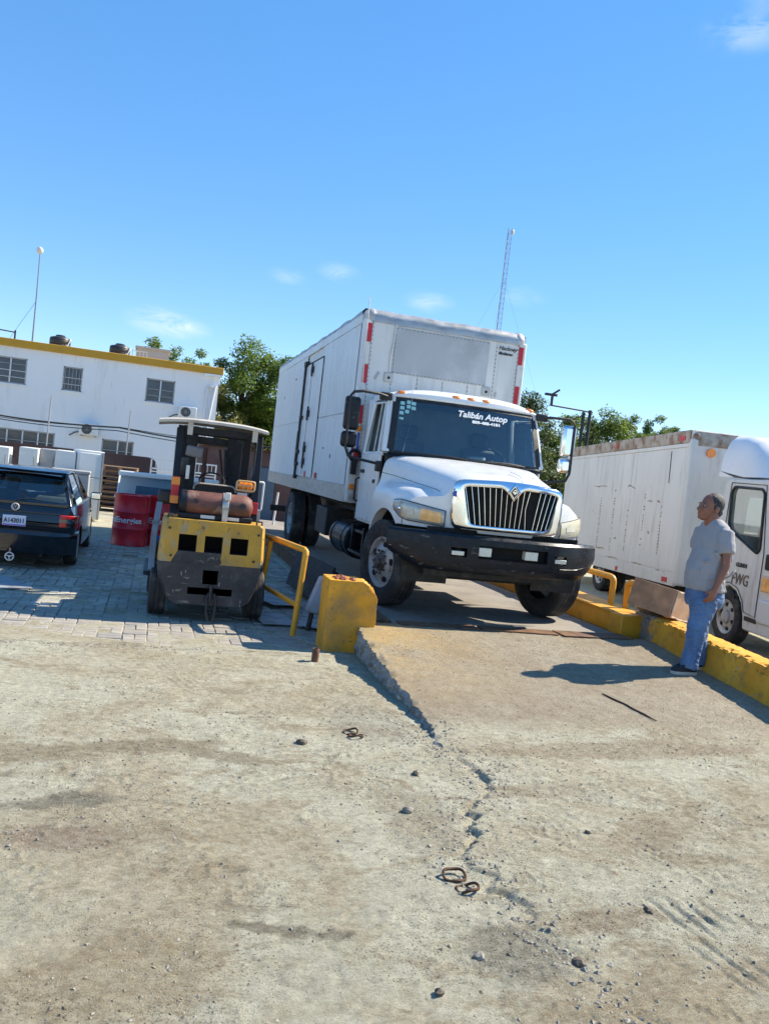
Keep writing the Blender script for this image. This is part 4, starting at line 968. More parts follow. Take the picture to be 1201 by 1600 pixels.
# side door with hinges and lock rods
dr = B().bx(-BX - .022, DY0, BZ0 + .27, -BX + .01, DY1 + .10, BZ1 - .40).build('side_door', MALUS, trk, bevel=.006)
B().bx(-BX - .026, DY0 - .02, BZ1 - .395, -BX, DY1 + .12, BZ1 - .38).bx(-BX - .026, DY1 + .10, BZ0 + .27, -BX, DY1 + .12, BZ1 - .38).bx(-BX - .024, DY0 - .02, BZ0 + .27, -BX, DY0 - .005, BZ1 - .38).build('door_gap', MDARK, dr)
B().bx(-BX - .026, DY0 + 1.05, BZ0 + .3, -BX - .02, DY0 + 1.062, BZ1 - .42).build('door_split', MDARK, dr)
B().cyl((-BX - .05, DY1 - .12, BZ0 + .22), (-BX - .05, DY1 - .12, BZ1 - .35), .024, n=10).bx(-BX - .07, DY1 - .2, BZ0 + .2, -BX, DY1 - .05, BZ0 + .28).bx(-BX - .07, DY1 - .22, BZ1 - .42, -BX, DY1 - .02, BZ1 - .32).build('lock_rod', MBLK, dr, smooth=50)
B().tube([(-BX - .045, DY1 + .05, BZ0 + .45), (-BX - .045, DY1 + .05, 2.3)], .012, 6).build('lock_rod', MBLK, dr)
for z in (BZ0 + .55, 1.95, 2.62, 3.45):
    B().bx(-BX - .06, DY0 + .85, z - .06, -BX - .02, DY0 + 1.0, z + .06).cyl((-BX - .05, DY0 + .92, z - .13), (-BX - .05, DY0 + .92, z + .13), .018, n=8).build('hinge', MBLK, dr, smooth=50)
    if z < 3: B().bx(-BX - .07, DY1 - .26, z - .09, -BX - .02, DY1 - .06, z - .02).build('latch', MBLK, dr, bevel=.005)
for y in (4.3, 5.35): B().bx(-BX - .028, y, BZ0 + .27, -BX - .014, y + .16, BZ0 + .37).build('reflector', MRED, trk); B().bx(-BX - .027, y + .17, BZ0 + .27, -BX - .014, y + .33, BZ0 + .37).build('reflector', MTAPEW, trk)
for (y, z, a, b) in ((9.2, 3.1, .03, .06), (7.7, 3.42, .10, .03), (3.9, 1.95, .08, .025), (3.3, 1.8, .03, .06)):
    B().bx(-BX - .017, y, z, -BX - .012, y + a, z + b).build('scrape_mark', MBLK, trk)
# flag sticker, marker lamps and round work lamp on the front left corner
for k, (m, dx) in enumerate(((MRED, 0), (MTAPEW, .035), (MBLUE, .07))): B().bx(-BX + .01 + dx, BY0 - .022, 1.93, -BX + .044 + dx, BY0 - .012, 2.2).build('flag_sticker', m, trk)
for z in (2.22, 1.36): B().bx(-BX + .03, BY0 - .04, z, -BX + .13, BY0 - .01, z + .08).build('marker_light', MORANGE, trk, bevel=.008)
wl_ = B().tube([(-BX + .06 + .075 * cos(a), BY0 - .07, 1.86 + .075 * sin(a)) for a in [2 * pi * i / 20 for i in range(20)]], .025, 8, True).bx(-BX + .02, BY0 - .10, 1.58, -BX + .10, BY0 - .02, 1.80)
wl_.build('coiled_hose', MBLACKP, trk, smooth=50)
B().cyl((-BX + .07, BY0 - .05, 2.6), (-BX + .03, BY0 - .06, 4.16), .007, n=6).build('whip_aerial', MTAPEW, trk)

# ================================================================== SECOND TRUCK (cab-over) ON THE RIGHT
MCREAM = M('aged_white_paint', (.64, .635, .61), .45, var=.08, vs=1.4, dirt=(((.40, .37, .31), 2.0, .55, .8, (3, 3, .6)), ((.30, .24, .18), 16, .69, .73)))
MBOX2 = M('old_box_white', (.68, .675, .65), .55, var=.08, vs=1.0, bump=.12, bs=4, dirt=(((.42, .39, .33), 1.6, .54, .8, (5, 5, .5)), ((.20, .17, .13), 11, .69, .72), ((.33, .26, .19), 5, .68, .76)))
MRUSTR = M('rusted_white_rail', (.44, .38, .31), .7, .1, var=.25, vs=5, bump=.3, bs=30, dirt=(((.22, .13, .075), 4, .46, .62), ((.08, .055, .04), 9, .60, .68)))
A2 = radians(10)
t2 = root('cabover_truck', 'older white cab-over box truck with faded door lettering behind the standing man', 'truck', (8.18, 10.24, 0), -A2)
# local: x to the right from its left flank, y back, z up
b2 = B().bx(.0, 1.78, .62, 2.15, 8.3, 3.22)
bo = b2.build('van_body', MBOX2, t2, rot=(radians(-1.5), 0, 0), loc=(0, -.0, .045))
def P2(b, name, mat, **k): return b.build(name, mat, bo, **k)
ys2 = [1.86, 2.62, 3.38, 4.14, 4.90, 5.66, 6.42, 7.2, 8.3]
for a, b in zip(ys2, ys2[1:]):
    P2(B().rings([[(-.006 + (.012 * (vnoise(np.array([y * 2.2]), np.array([z * 2.]), 3)[0] - .5)) - .004 * (0 < i < 5), y, z) for i, y in enumerate(np.linspace(a + .002, b - .002, 6))] for z in np.linspace(.84, 2.94, 8)], False, False), 'side_panel', MBOX2, smooth=50)
P2(B().bx(-.03, 1.80, 3.02, .03, 8.32, 3.235), 'top_rail', MRUSTR, bevel=.01)
P2(B().bx(-.022, 1.84, 2.95, .01, 8.3, 3.015), 'trim_strip', MBOX2, bevel=.004)
P2(B().bx(-.028, 1.82, .60, .02, 8.3, .80), 'bottom_rail', MCREAM, bevel=.006)
P2(B().bx(-.02, 1.735, .62, .14, 1.90, 3.1), 'corner_post', MCREAM, bevel=.05, seg=4)
P2(B().bx(.10, 1.745, .95, 2.1, 1.80, 3.0), 'front_wall', MCREAM, bevel=.004)
P2(B().sph((.10, 1.87, 3.10), (.13, .14, .145), 16, 10), 'corner_cap', MRUSTR, smooth=60)
P2(B().rings([[(x, 1.735, 2.98), (x, 1.73, 3.10), (x, 1.77, 3.22), (x, 1.9, 3.25), (x, 2.0, 3.25), (x, 2.0, 2.98)] for x in np.linspace(.10, 2.1, 8)]), 'top_cap', MRUSTR, smooth=50)
P2(B().cyl((.33, 1.70, 2.88), (.33, 1.75, 2.88), .075, n=20), 'marker_light', MORANGE, smooth=50)
for y, z, w in ((1.95, 3.10, .22), (5.0, 3.11, .10), (2.05, .68, .20), (4.3, .66, .10)): P2(B().bx(-.038, y, z - .035, -.026, y + w, z + .045), 'reflector', MRED)
for k, (y, z0, z1) in enumerate(((3.38, 1.2, 2.2), (4.14, 1.05, 1.9), (4.9, 1.0, 2.3), (5.66, 1.0, 2.1), (2.62, 1.1, 2.0))):     # rows of dirty rivets
    rr_ = B()
    for q in range(int((z1 - z0) / .055)):
        if random.random() < .75: zz = z0 + q * .055; rr_.cyl((-.022, y + random.uniform(-.006, .006), zz), (0, y, zz), .008 + .006 * random.random(), n=5)
    o = P2(rr_, 'rivet_row', MRUSTR); o['kind'] = 'stuff'
sm = []
for (y, z, dy, dz) in ((3.05, 2.02, .20, .02), (2.72, 2.02, .12, .03), (3.02, 1.45, .08, .04), (5.2, 1.0, .5, .02), (2.2, .80, .5, .025), (3.2, .85, .5, .02), (4.4, .86, .6, .018), (5.4, 2.3, .8, .02), (4.6, 1.25, .1, .03)):
    P2(B().tube([(-.016, y + dy * t, z + dz * (sin(t * 9 + y) * .5) * 1.2) for t in (0, .2, .4, .6, .8, 1)], [.004, .010, .006, .012, .007, .003], 5), 'scrape_mark', MRUSTR, smooth=60)
P2(B().tube([(-.014, 2.45, 2.35), (-.014, 2.47, 2.9)], .007, 5), 'scrape_mark', MBLK); P2(B().tube([(-.014, 3.9, 2.25), (-.016, 4.2, 2.32), (-.014, 4.25, 2.28)], .006, 5), 'scrape_mark', MBLK)
B().bx(.55, -1.0, .50, 1.6, 8.2, .64).bx(.35, 5.2, .3, 1.8, 5.8, .55).build('chassis_frame', MBLK, t2)
B().bx(.05, 2.4, .32, .5, 3.6, .62).build('side_box', MBLK, t2, bevel=.02)
def small_wheel(parent, x, y, R, w, out):
    t = tyre(parent, x, y, R, R, w, R * .60, 'wheel', out, 3)
    r = R * .60; hw = w / 2
    B().lathe([(r, out * hw * .66), (r + .014, out * hw * .84), (r - .01, out * hw * .78), (r * .84, out * hw * .50), (r * .62, out * hw * .62), (r * .44, out * hw * .62), (r * .40, out * hw * .95), (r * .34, out * hw * 1.0), (.001, out * hw * 1.0)], axis='x', n=36).build('rim', MWHEEL, t, smooth=40)
    for i in range(6):
        a = 2 * pi * i / 6 + .3; c = Vector((out * hw * .56, r * .73 * cos(a), r * .73 * sin(a))); B().cyl(c - Vector((out * .01, 0, 0)), c + Vector((out * .014, 0, 0)), r * .125, n=12).build('hand_hole', MDARK, t, smooth=40)
    return t
for x, o_ in ((.15, -1), (1.98, 1)):
    small_wheel(t2, x - o_ * .0, .17, .40, .22, o_)
    small_wheel(t2, x + (.0 if o_ < 0 else 0), 5.5, .40, .22, o_); small_wheel(t2, x - o_ * .25, 5.5, .40, .22, o_)
# cab
cab_p = [(-1.25, .30), (-.31, .30), (-.28, .48), (-.19, .66), (-.03, .80), (.17, .86), (.36, .82), (.52, .70), (.60, .58), (.69, .58), (.72, 1.0), (.72, 2.0), (.66, 2.36), (.56, 2.44), (-.55, 2.44), (-.68, 2.40), (-1.22, 1.42), (-1.28, 1.35)]
cs = B().rings([[(x, y, z) for y, z in cab_p] for x in (.06, 2.04)])
win_p = [(-.46, 1.40), (.34, 1.68), (.40, 1.78), (.42, 2.24), (.36, 2.32), (-.40, 2.30), (-.48, 2.24), (-.53, 1.46)]
cin = B().rings([[(x, y, z) for y, z in ((-1.15, 1.2), (.64, 1.2), (.64, 2.0), (.58, 2.32), (.50, 2.38), (-.55, 2.38), (-.62, 2.34), (-1.12, 1.42))] for x in (.12, 1.98)])
cwin = B().rings([[(x, y, z) for y, z in rounded(win_p, .035, 4)] for x in (-.2, 2.3)])
cb_ = B().bx(.45, .5, 1.65, 1.65, 1.0, 2.2)
cws = B().rings([[(x, y, z) for y, z in ((-1.6, 1.5), (-1.05, 1.5), (-.60, 2.3), (-1.4, 2.4))] for x in (.22, 1.88)])
cab2 = finish(cut(cs, [cin, cwin, cb_, cws]), 'cab_shell', MCREAM, t2, smooth=35)
md = cab2.modifiers.new('bevel', 'BEVEL'); md.width = .03; md.segments = 3; md.limit_method = 'ANGLE'; md.angle_limit = radians(50)
G2 = Mglass('pale_glass', (.62, .68, .68), .10, .02)
for x in (.075, 2.025): B().add([(x, y, z) for y, z in rounded(win_p, .035, 4)], [tuple(range(len(rounded(win_p, .035, 4))))]).build('window_glass', G2, t2)
B().tube([(.052, y, z) for y, z in rounded(win_p, .035, 4)], .020, 6, True).build('window_seal', MBLK, t2, smooth=60)
B().add([(.24, -1.13, 1.5), (1.86, -1.13, 1.5), (1.86, -.67, 2.32), (.24, -.67, 2.32)], [(0, 1, 2, 3)]).build('windshield', MWS, t2)
B().add([(.46, .68, 1.67), (1.64, .68, 1.67), (1.64, .68, 2.18), (.46, .68, 2.18)], [(0, 1, 2, 3)]).build('rear_window', G2, t2)
dln = B().tube([(.052, y, z) for y, z in ((.46, 2.38), (.50, 1.7), (.56, .80), (.38, .88), (.17, .91), (-.07, .86), (-.24, .70), (-.31, .55), (-.62, .52), (-.64, 1.4), (-.50, 2.36), (.46, 2.38))], .006, 5)
dln.build('door_seam', MBLK, t2, smooth=60)
B().bx(.045, -.66, .44, .07, -.36, .50).build('step_gap', MBLK, t2)
B().bx(.02, -1.18, .46, .5, -.68, .80).build('corner_panel', MCREAM, t2, bevel=.04, seg=3)
B().bx(.025, -1.2, .90, .3, -.70, 1.12).build('turn_lamp', MLENSA, t2, bevel=.02)
B().bx(.035, -1.15, 1.20, .3, -.72, 1.42).build('corner_grille', MBLACKP, t2, bevel=.02)
for y in (.30, -.30): B().bx(.30, y, 2.44, .36, y + .12, 2.50).build('roof_bracket', MBLK, t2)
text('lettering', 'GUM04', .085, MTXTK, t2, (.052, -.10, 1.19), (pi / 2, 0, -pi / 2), .1, 1.1, .003)
text('lettering', 'FWG', .23, M('faded_lettering', (.17, .125, .085), .7, var=.6, vs=30), t2, (.052, -.10, .98), (pi / 2, 0, -pi / 2), .15, .9, .002)
B().tube([(.05, -.14, .73), (.045, -.08, .76), (.045, -.05, .71), (.045, -.02, .75)], .015, 6).build('door_scuff', MBLK, t2, smooth=60)
B().bx(.6, .25, 1.25, 1.5, .58, 1.75).build('seat', M('pale_seat', (.30, .31, .32), .8, var=.1), t2, bevel=.06)
B().tube([(.55 + .19 * cos(a), -.45 + .07 * sin(a), 1.62 + .19 * sin(a)) for a in [2 * pi * i / 24 for i in range(24)]], .014, 6, True).build('steering_wheel', MDASH, t2, smooth=60)
# wind deflector on the roof
wd = []
for x in [.10, .105, .12, .15, .2, .3, .45, .65, .85, 1.05, 1.25, 1.45, 1.65, 1.8, 1.9, 1.95, 1.98, 1.995, 2.0]:
    u = (x - 1.05) / .95; k = max(0, 1 - abs(u) ** 16) ** .9; f_ = .22 * abs(u) ** 3
    wd.append([(x, -.70 + f_ * 2, 2.47), (x, -.45 + f_ * 1.6, 2.47 + .22 * k), (x, -.05 + f_, 2.47 + .42 * k), (x, .25, 2.47 + .55 * k), (x, .55, 2.47 + .64 * k), (x, .92, 2.47 + .665 * k), (x, .98, 2.47 + .60 * k), (x, .98, 2.56), (x, .5, 2.46)])
B().rings(wd).build('wind_deflector', M('deflector_white', (.74, .75, .76), .35, var=.04, vs=2), t2, smooth=50)

# ================================================================== FORKLIFT
FY = (.54, .29, .028)
MFY = M('forklift_yellow_worn', FY, .5, var=.18, vs=3, bump=.15, bs=30, dirt=(((.30, .19, .06), 2.6, .46, .68), ((.34, .27, .15), 5, .55, .66), ((.085, .065, .05), 9, .60, .68, (1, 1, .7)), ((.46, .42, .34), 8, .665, .71, (2.5, 1, .6))))
MFK = M('forklift_charcoal_worn', (.030, .027, .031), .55, var=.4, vs=4, bump=.3, bs=30, dirt=(((.085, .075, .072), 3.5, .50, .72), ((.20, .18, .15), 5, .60, .70, (1, 1, 3)), ((.36, .33, .27), 9, .655, .69, (3, 1, .6))))
MFW = M('guard_dusty_beige', (.52, .465, .385), .55, var=.1, vs=3, dirt=(((.33, .28, .22), 4, .50, .70),))
MPOST = M('dark_blue_post', (.010, .013, .021), .5, spec=.3, var=.25, vs=6, dirt=(((.05, .053, .057), 8, .60, .78),))
MTANK = M('gas_cylinder_rust', (.17, .062, .045), .6, var=.3, vs=4, bump=.2, bs=30, dirt=(((.06, .035, .03), 4, .46, .60), ((.32, .22, .17), 3.5, .56, .70)))
fk = root('forklift', 'worn yellow and charcoal forklift seen from behind with a rusty gas cylinder', 'forklift', (.72, 9.62, 0))
# local: x right, y forward (away), z up. counterweight from y=0 to 0.55
cwp = [(-.58, 1.12), (-.60, .66), (-.58, .50), (-.47, .24), (-.40, .20), (.40, .20), (.47, .24), (.58, .50), (.60, .66), (.58, 1.12), (.54, 1.16), (-.54, 1.16)]
def cw_solid(lo, hi):
    pass
rg = []
for y, s in ((.0, .93), (.03, .975), (.10, 1.0), (.58, 1.0)): rg.append([(x * s, y, (z - .66) * (.97 + .03 * s) + .66) for x, z in cwp])
cwm = B().rings(rg)
holes = [B().bx(x - .10, -.1, .80, x + .10, .32, .99) for x in (-.29, .0, .29)] + [B().bx(-.085, -.1, .44, .085, .3, .60), B().bx(-.24, -.1, .315, .26, .2, .395)]
me = cut(cwm, holes); o = finish(me, 'counterweight', MFY, fk, smooth=35)
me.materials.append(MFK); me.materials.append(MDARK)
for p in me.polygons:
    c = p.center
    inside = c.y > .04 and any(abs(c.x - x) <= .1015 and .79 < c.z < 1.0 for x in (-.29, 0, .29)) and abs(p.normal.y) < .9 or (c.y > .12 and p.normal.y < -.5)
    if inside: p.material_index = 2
    elif c.z < .655: p.material_index = 1
# lower charcoal paint band as its own skin
sk = []
def cwx(z):
    t_ = [( .24, .47), (.50, .58), (.66, .60)]; return float(np.interp(z, [a for a, b in t_], [b for a, b in t_]))
skin = B()
for z0, z1 in ((.215, .30), (.30, .40), (.40, .50), (.50, .60), (.60, .668)):
    pass
bsk = [[(x * s * 1.004, y - .004, z) for x, z in [(-cwx(.668), .668)] + [(-cwx(z), z) for z in (.6, .5, .4, .3, .24)] + [(-.40, .197), (.40, .197)] + [(cwx(z), z) for z in (.24, .3, .4, .5, .6)] + [(cwx(.668), .668)]] for y, s in ((.0, .932), (.03, .977), (.10, 1.002), (.585, 1.002))]
me = cut(B().rings(bsk), [B().bx(-.085, -.1, .44, .085, .3, .60), B().bx(-.24, -.1, .315, .26, .2, .395)]); finish(me, 'painted_skirt', MFK, fk, smooth=35)
B().bx(-.42, .30, .25, .42, .55, 1.05).build('hole_backing', MDARK, fk)  # near-black box behind the counterweight holes
for x in (-.50, .50): B().tube([(x - .03, .05, 1.16), (x - .03, .05, 1.20), (x + .03, .05, 1.20), (x + .03, .05, 1.16)], .012, 6).build('lifting_eye', MFK, fk, smooth=50)
for x, z in ((-.50, 1.05), (.50, 1.05), (-.46, .74), (.47, .74)): B().cyl((x, -.012, z), (x, .03, z), .016, n=6).build('bolt', MFK, fk)
B().tube([(-.30, .45, 1.17), (-.10, .52, 1.22), (.12, .50, 1.20), (.36, .55, 1.3), (.42, .6, 1.5)], .014, 6).build('gas_hose', MBLK, fk, smooth=60)
B().tube([(.40, .60, 1.55), (.43, .58, 1.80), (.44, .62, 2.15)], .009, 5).build('wiring', MBLK, fk, smooth=60)
text('lettering', 'Yale', .11, MFK, fk, (.0, -.009, .715), (pi / 2, 0, 0), 0, 1.1, .004)
B().cyl((.02, -.05, .26), (.02, -.05, .44), .022, n=10).tube([(.0, -.03, .34), (-.02, -.05, .28), (-.01, -.06, .12), (.02, -.05, .03)], .018, 6).tube([(.06, -.03, .34), (.09, -.05, .25), (.08, -.05, .10), (.07, -.04, .02)], .016, 6).build('tow_strap', MFK, fk, smooth=50)
for x, o_ in ((-.56, -1), (.56, 1)):
    w = tyre(fk, x, .42, .29, .29, .20, .16, 'wheel', o_, 3); B().lathe([(.16, o_ * .06), (.15, o_ * .08), (.10, o_ * .05), (.06, o_ * .07), (.001, o_ * .07)], axis='x', n=24).build('rim', MFK, w, smooth=40)
    w = tyre(fk, x * 1.0, 1.85, .34, .34, .24, .19, 'wheel', o_, 3); B().lathe([(.19, o_ * .07), (.18, o_ * .09), (.10, o_ * .06), (.001, o_ * .06)], axis='x', n=24).build('rim', MFY, w, smooth=40)
B().bx(-.50, .60, .30, .50, 2.0, .95).bx(-.56, 1.2, .30, .56, 1.6, .42).build('body', MFK, fk, bevel=.03)
B().bx(-.45, .59, .95, .45, 1.15, 1.12).build('engine_cover', MFK, fk, bevel=.03)
B().bx(-.57, .25, 1.125, .57, .62, 1.165).build('rear_deck', MFY, fk, bevel=.01)
# seat
B().bx(-.24, .80, 1.12, .24, 1.22, 1.24).build('seat', MBLK, fk, bevel=.04)
bk = B().rings([[(x, .74 + .04 * (x / .26) ** 2, z) for x, z in rounded([(-.27, 1.18), (.27, 1.18), (.25, 1.55), (-.25, 1.55)], .07, 5)], [(x, .84 + .04 * (x / .26) ** 2, z) for x, z in rounded([(-.27, 1.18), (.27, 1.18), (.25, 1.55), (-.25, 1.55)], .07, 5)]]).build('backrest', MBLK, fk, bevel=.015)
B().tube([(x, .735, z) for x, z in rounded([(-.27, 1.18), (-.25, 1.555), (.25, 1.555), (.27, 1.18)], .07, 5)[6:18]], .010, 6).build('piping', MFW, bk, smooth=60)
B().tube([(.0 + .16 * cos(a), 1.42 + .08 * sin(a), 1.58 + .10 * sin(a)) for a in [2 * pi * i / 24 for i in range(24)]], .012, 6, True).build('steering_wheel', MBLK, fk, smooth=60)
# gas cylinder lying across the rear deck
gc = B().lathe([(.02, -.42), (.10, -.41), (.135, -.37), (.145, -.31), (.145, .29), (.135, .36), (.10, .41), (.02, .43)], (.0, .27, 1.335), 'x', 28).build('gas_cylinder', MTANK, fk, smooth=50)
B().lathe([(.147, -.40), (.150, -.34)], (.0, .27, 1.335), 'x', 28).lathe([(.12, -.425), (.147, -.37)], (0, .27, 1.335), 'x', 28).build('end_collar', MPOST, gc, smooth=50)
B().lathe([(.150, .065), (.152, .07), (.152, .135), (.150, .14)], (.0, .27, 1.335), 'x', 28).bx(.07, .08, 1.165, .13, .14, 1.30).build('strap', MRAIL, gc, smooth=50)
B().bx(.085, .115, 1.41, .15, .15, 1.50).build('strap_buckle', MTAPEW, gc, bevel=.008)
B().cyl((-.24, .12, 1.37), (-.24, .16, 1.365), .03, n=12).build('valve', MBLK, gc, smooth=50)
B().cyl((.30, .11, 1.36), (.30, .16, 1.355), .034, n=12).build('valve', MBLK, gc, smooth=50)
B().bx(-.42, .14, 1.165, .42, .42, 1.225).build('cylinder_cradle', MPOST, fk, bevel=.01)
for x0, x1 in ((-.17, -.01), (.12, .27)): B().bx(x0, .132, 1.178, x1, .139, 1.215).build('sticker', MTAPEW, fk)
# overhead guard
for s in (-1, 1):
    B().rings([[(s * (.47 + q[0]) , y + q[1], z) for q in ((-.045, -.05), (.045, -.05), (.045, .05), (-.045, .05))] for y, z in ((.50, 1.14), (.62, 1.6), (.70, 2.20))]).build('guard_post', MPOST, fk, bevel=.008)
    B().rings([[(s * (.42 + q[0]), y + q[1], z) for q in ((-.05, -.05), (.05, -.05), (.05, .05), (-.05, .05))] for y, z in ((1.75, .9), (1.55, 2.20))]).build('guard_post', MPOST, fk, bevel=.008)
gf = B()
for x in np.linspace(-.42, .42, 7): gf.bx(x - .012, .72, 2.17, x + .012, 1.6, 2.22)
gf.bx(-.50, .66, 2.15, .50, .74, 2.23).bx(-.47, 1.52, 2.15, .47, 1.6, 2.23).build('guard_frame', MPOST, fk)
rf = []
for x in np.linspace(-.73, .55, 13):
    u = (x + .09) / .64; z = 2.30 - .045 * abs(u) ** 3
    rf.append([(x, .42, z - .03), (x, .42, z), (x, .60, z + .025), (x, 1.5, z + .04), (x, 1.72, z + .02), (x, 1.72, z - .02), (x, 1.0, z - .01)])
B().rings(rf).build('canopy', MFW, fk, smooth=40)
for x in (-.40, .36): B().bx(x, .44, 2.12, x + .06, .50, 2.27).build('canopy_bracket', MFW, fk)
# mast seen through the guard
for x in (-.30, .30): B().bx(x - .10, 2.02, .10, x + .10, 2.20, 2.28).build('mast_rail', MBLK, fk, bevel=.006)
B().cyl((-.08, 2.1, .2), (-.08, 2.1, 2.0), .028, n=12).build('lift_cylinder', MTANK, fk, smooth=50)
B().bx(-.27, 2.06, 2.05, .27, 2.16, 2.15).bx(-.27, 2.06, 1.06, .27, 2.16, 1.36).build('mast_crossbar', MBLK, fk)
B().tube([(.18, 2.0, 2.0), (.20, 1.9, 1.7), (.24, 1.95, 1.5), (.20, 1.9, 1.2), (.22, 1.9, .9)], .022, 6).tube([(.10, 2.0, 2.0), (.16, 1.92, 1.65), (.18, 1.95, 1.45), (.14, 1.9, 1.0)], .016, 6).build('hydraulic_hose', MBLK, fk, smooth=50)
for x in (-.25, .25): B().bx(x - .05, 2.22, .06, x + .05, 3.2, .10).build('fork', MBLK, fk)
# lamps, mirror, grey arm
cg = B()
lo = (.335, .58, 1.60)
B().lathe([(.03, -.085), (.05, -.07), (.05, .07), (.03, .085)], (.345, .55, 1.585), 'x', 16, True).build('beacon', MORANGE, fk, smooth=50)
for dz in (-.05, 0, .05): cg.tube([(.345 - .10, .50, 1.585 + dz), (.345 + .10, .50, 1.585 + dz)], .006, 5)
for dx in (-.10, -.03, .03, .10): cg.tube([(.345 + dx, .50, 1.585 - .058), (.345 + dx, .50, 1.585 + .058)], .006, 5)
cg.tube([(.345 + a, .50, 1.585 + b) for a, b in rounded([(-.11, -.06), (.11, -.06), (.11, .06), (-.11, .06)], .03, 3)], .009, 6, True).build('beacon_cage', M('beacon_cage_cream', (.66, .42, .18), .5, var=.1), fk, smooth=50)
tl = B().bx(-.52, .44, 1.30, -.43, .50, 1.62).build('tail_lamp', MRED, fk, bevel=.006)
for z in (1.52, 1.302): B().bx(-.523, .432, z, -.427, .444, z + .09).build('amber_segment', MORANGE, tl)
B().bx(.44, .44, 1.26, .51, .50, 1.40).build('tail_lamp', MRED, fk, bevel=.006)
B().bx(.27, .56, .0 + 1.13, .37, .60, 1.36).bx(.26, .55, 1.37, .38, .60, 1.50).build('document_holder', MTAPEW, fk, bevel=.006)
B().obx((-.29, .60, 1.93), (.20, .06, .13), (.2, .1, .1)).build('work_lamp', M('lamp_grey', (.16, .165, .18), .5, var=.2), fk, bevel=.02)
B().bx(-.44, .56, 1.62, -.34, .64, 1.86).build('fire_extinguisher_box', MBLK, fk, bevel=.02)
B().bx(-.37, .50, 1.60, -.33, .54, 1.76).build('white_sticker', MTAPEW, fk)
ga = B().rings([[(x + q[0], y + q[1], z) for q in ((-.035, -.02), (.035, -.02), (.035, .02), (-.035, .02))] for x, y, z in ((-.655, .30, .52), (-.66, .42, .90), (-.63, .50, 1.30))]).build('side_arm', M('blue_grey_steel', (.16, .21, .27), .5, .2, var=.2, vs=5, dirt=(((.10, .09, .08), 6, .55, .7),)), fk, bevel=.006)
B().bx(-.74, .50, .42, -.52, 1.7, .47).build('side_step', MPOST, fk, bevel=.008)
B().bx(-.66, .48, 1.28, -.42, .70, 1.45).build('air_filter', MBLK, fk, bevel=.04)

# ================================================================== DARK HATCHBACK
MCAR = M('black_blue_paint', (.006, .008, .014), .14, var=.1, vs=3, coat=.7, dirt=(((.025, .025, .028), 3, .60, .85),))
MCARG = Mglass('car_glass', (.66, .76, .74), .05, .02)
MTLR = M('tail_red', (.62, .015, .02), .2, var=.12, vs=9, coat=.6)
MTLG = M('tail_smoke', (.20, .17, .12), .2, var=.2, vs=12, coat=.6)
MPLATE = M('number_plate_face', (.60, .66, .80), .4, var=.12, vs=8)
car = root('hatchback', 'blue-black hatchback seen from behind, parked left of the red drums', 'car', (-1.86, 12.85, 0))
# local: x right, y forward from the rear bumper, z up; body lofted along y
def car_ring(y):
    K = [(0.00, (.70, .52, .78, .60, .80)), (.06, (.79, .46, .82, .66, .92)), (.25, (.835, .36, .845, .70, .94)), (.8, (.845, .22, .85, .78, .945)), (2.0, (.845, .20, .85, .80, .945)), (2.9, (.84, .20, .84, .78, .93)), (3.3, (.82, .22, .82, .70, .86)), (3.8, (.74, .30, .74, .60, .72)), (4.0, (.60, .40, .60, .50, .60))]
    wb, z0, wm, wt, z1 = ipl(K, y)
    return [(-wb * .9, z0), (-wb, z0 + .06), (-wm, (z0 + z1) / 2 + .02), (-wm + .015, z1 - .14), (-lerp(wt, wm, .5), z1 - .02), (-wt, z1), (0, z1 + .015), (wt, z1), (lerp(wt, wm, .5), z1 - .02), (wm - .015, z1 - .14), (wm, (z0 + z1) / 2 + .02), (wb, z0 + .06), (wb * .9, z0)]
yy = [0, .02, .06, .15, .25, .5, .8, 1.2, 1.6, 2.0, 2.5, 2.9, 3.1, 3.3, 3.6, 3.8, 3.95, 4.0]
cs = B().rings([[(x, y, z) for x, z in car_ring(y)] for y in yy])
wc = [B().cyl((x0, y, .29), (x1, y, .29), .335, n=28) for x0, x1 in ((-1.2, -.62), (.62, 1.2)) for y in (.72, 3.2)]
cbody = finish(cut(cs, wc), 'body', MCAR, car, smooth=40)
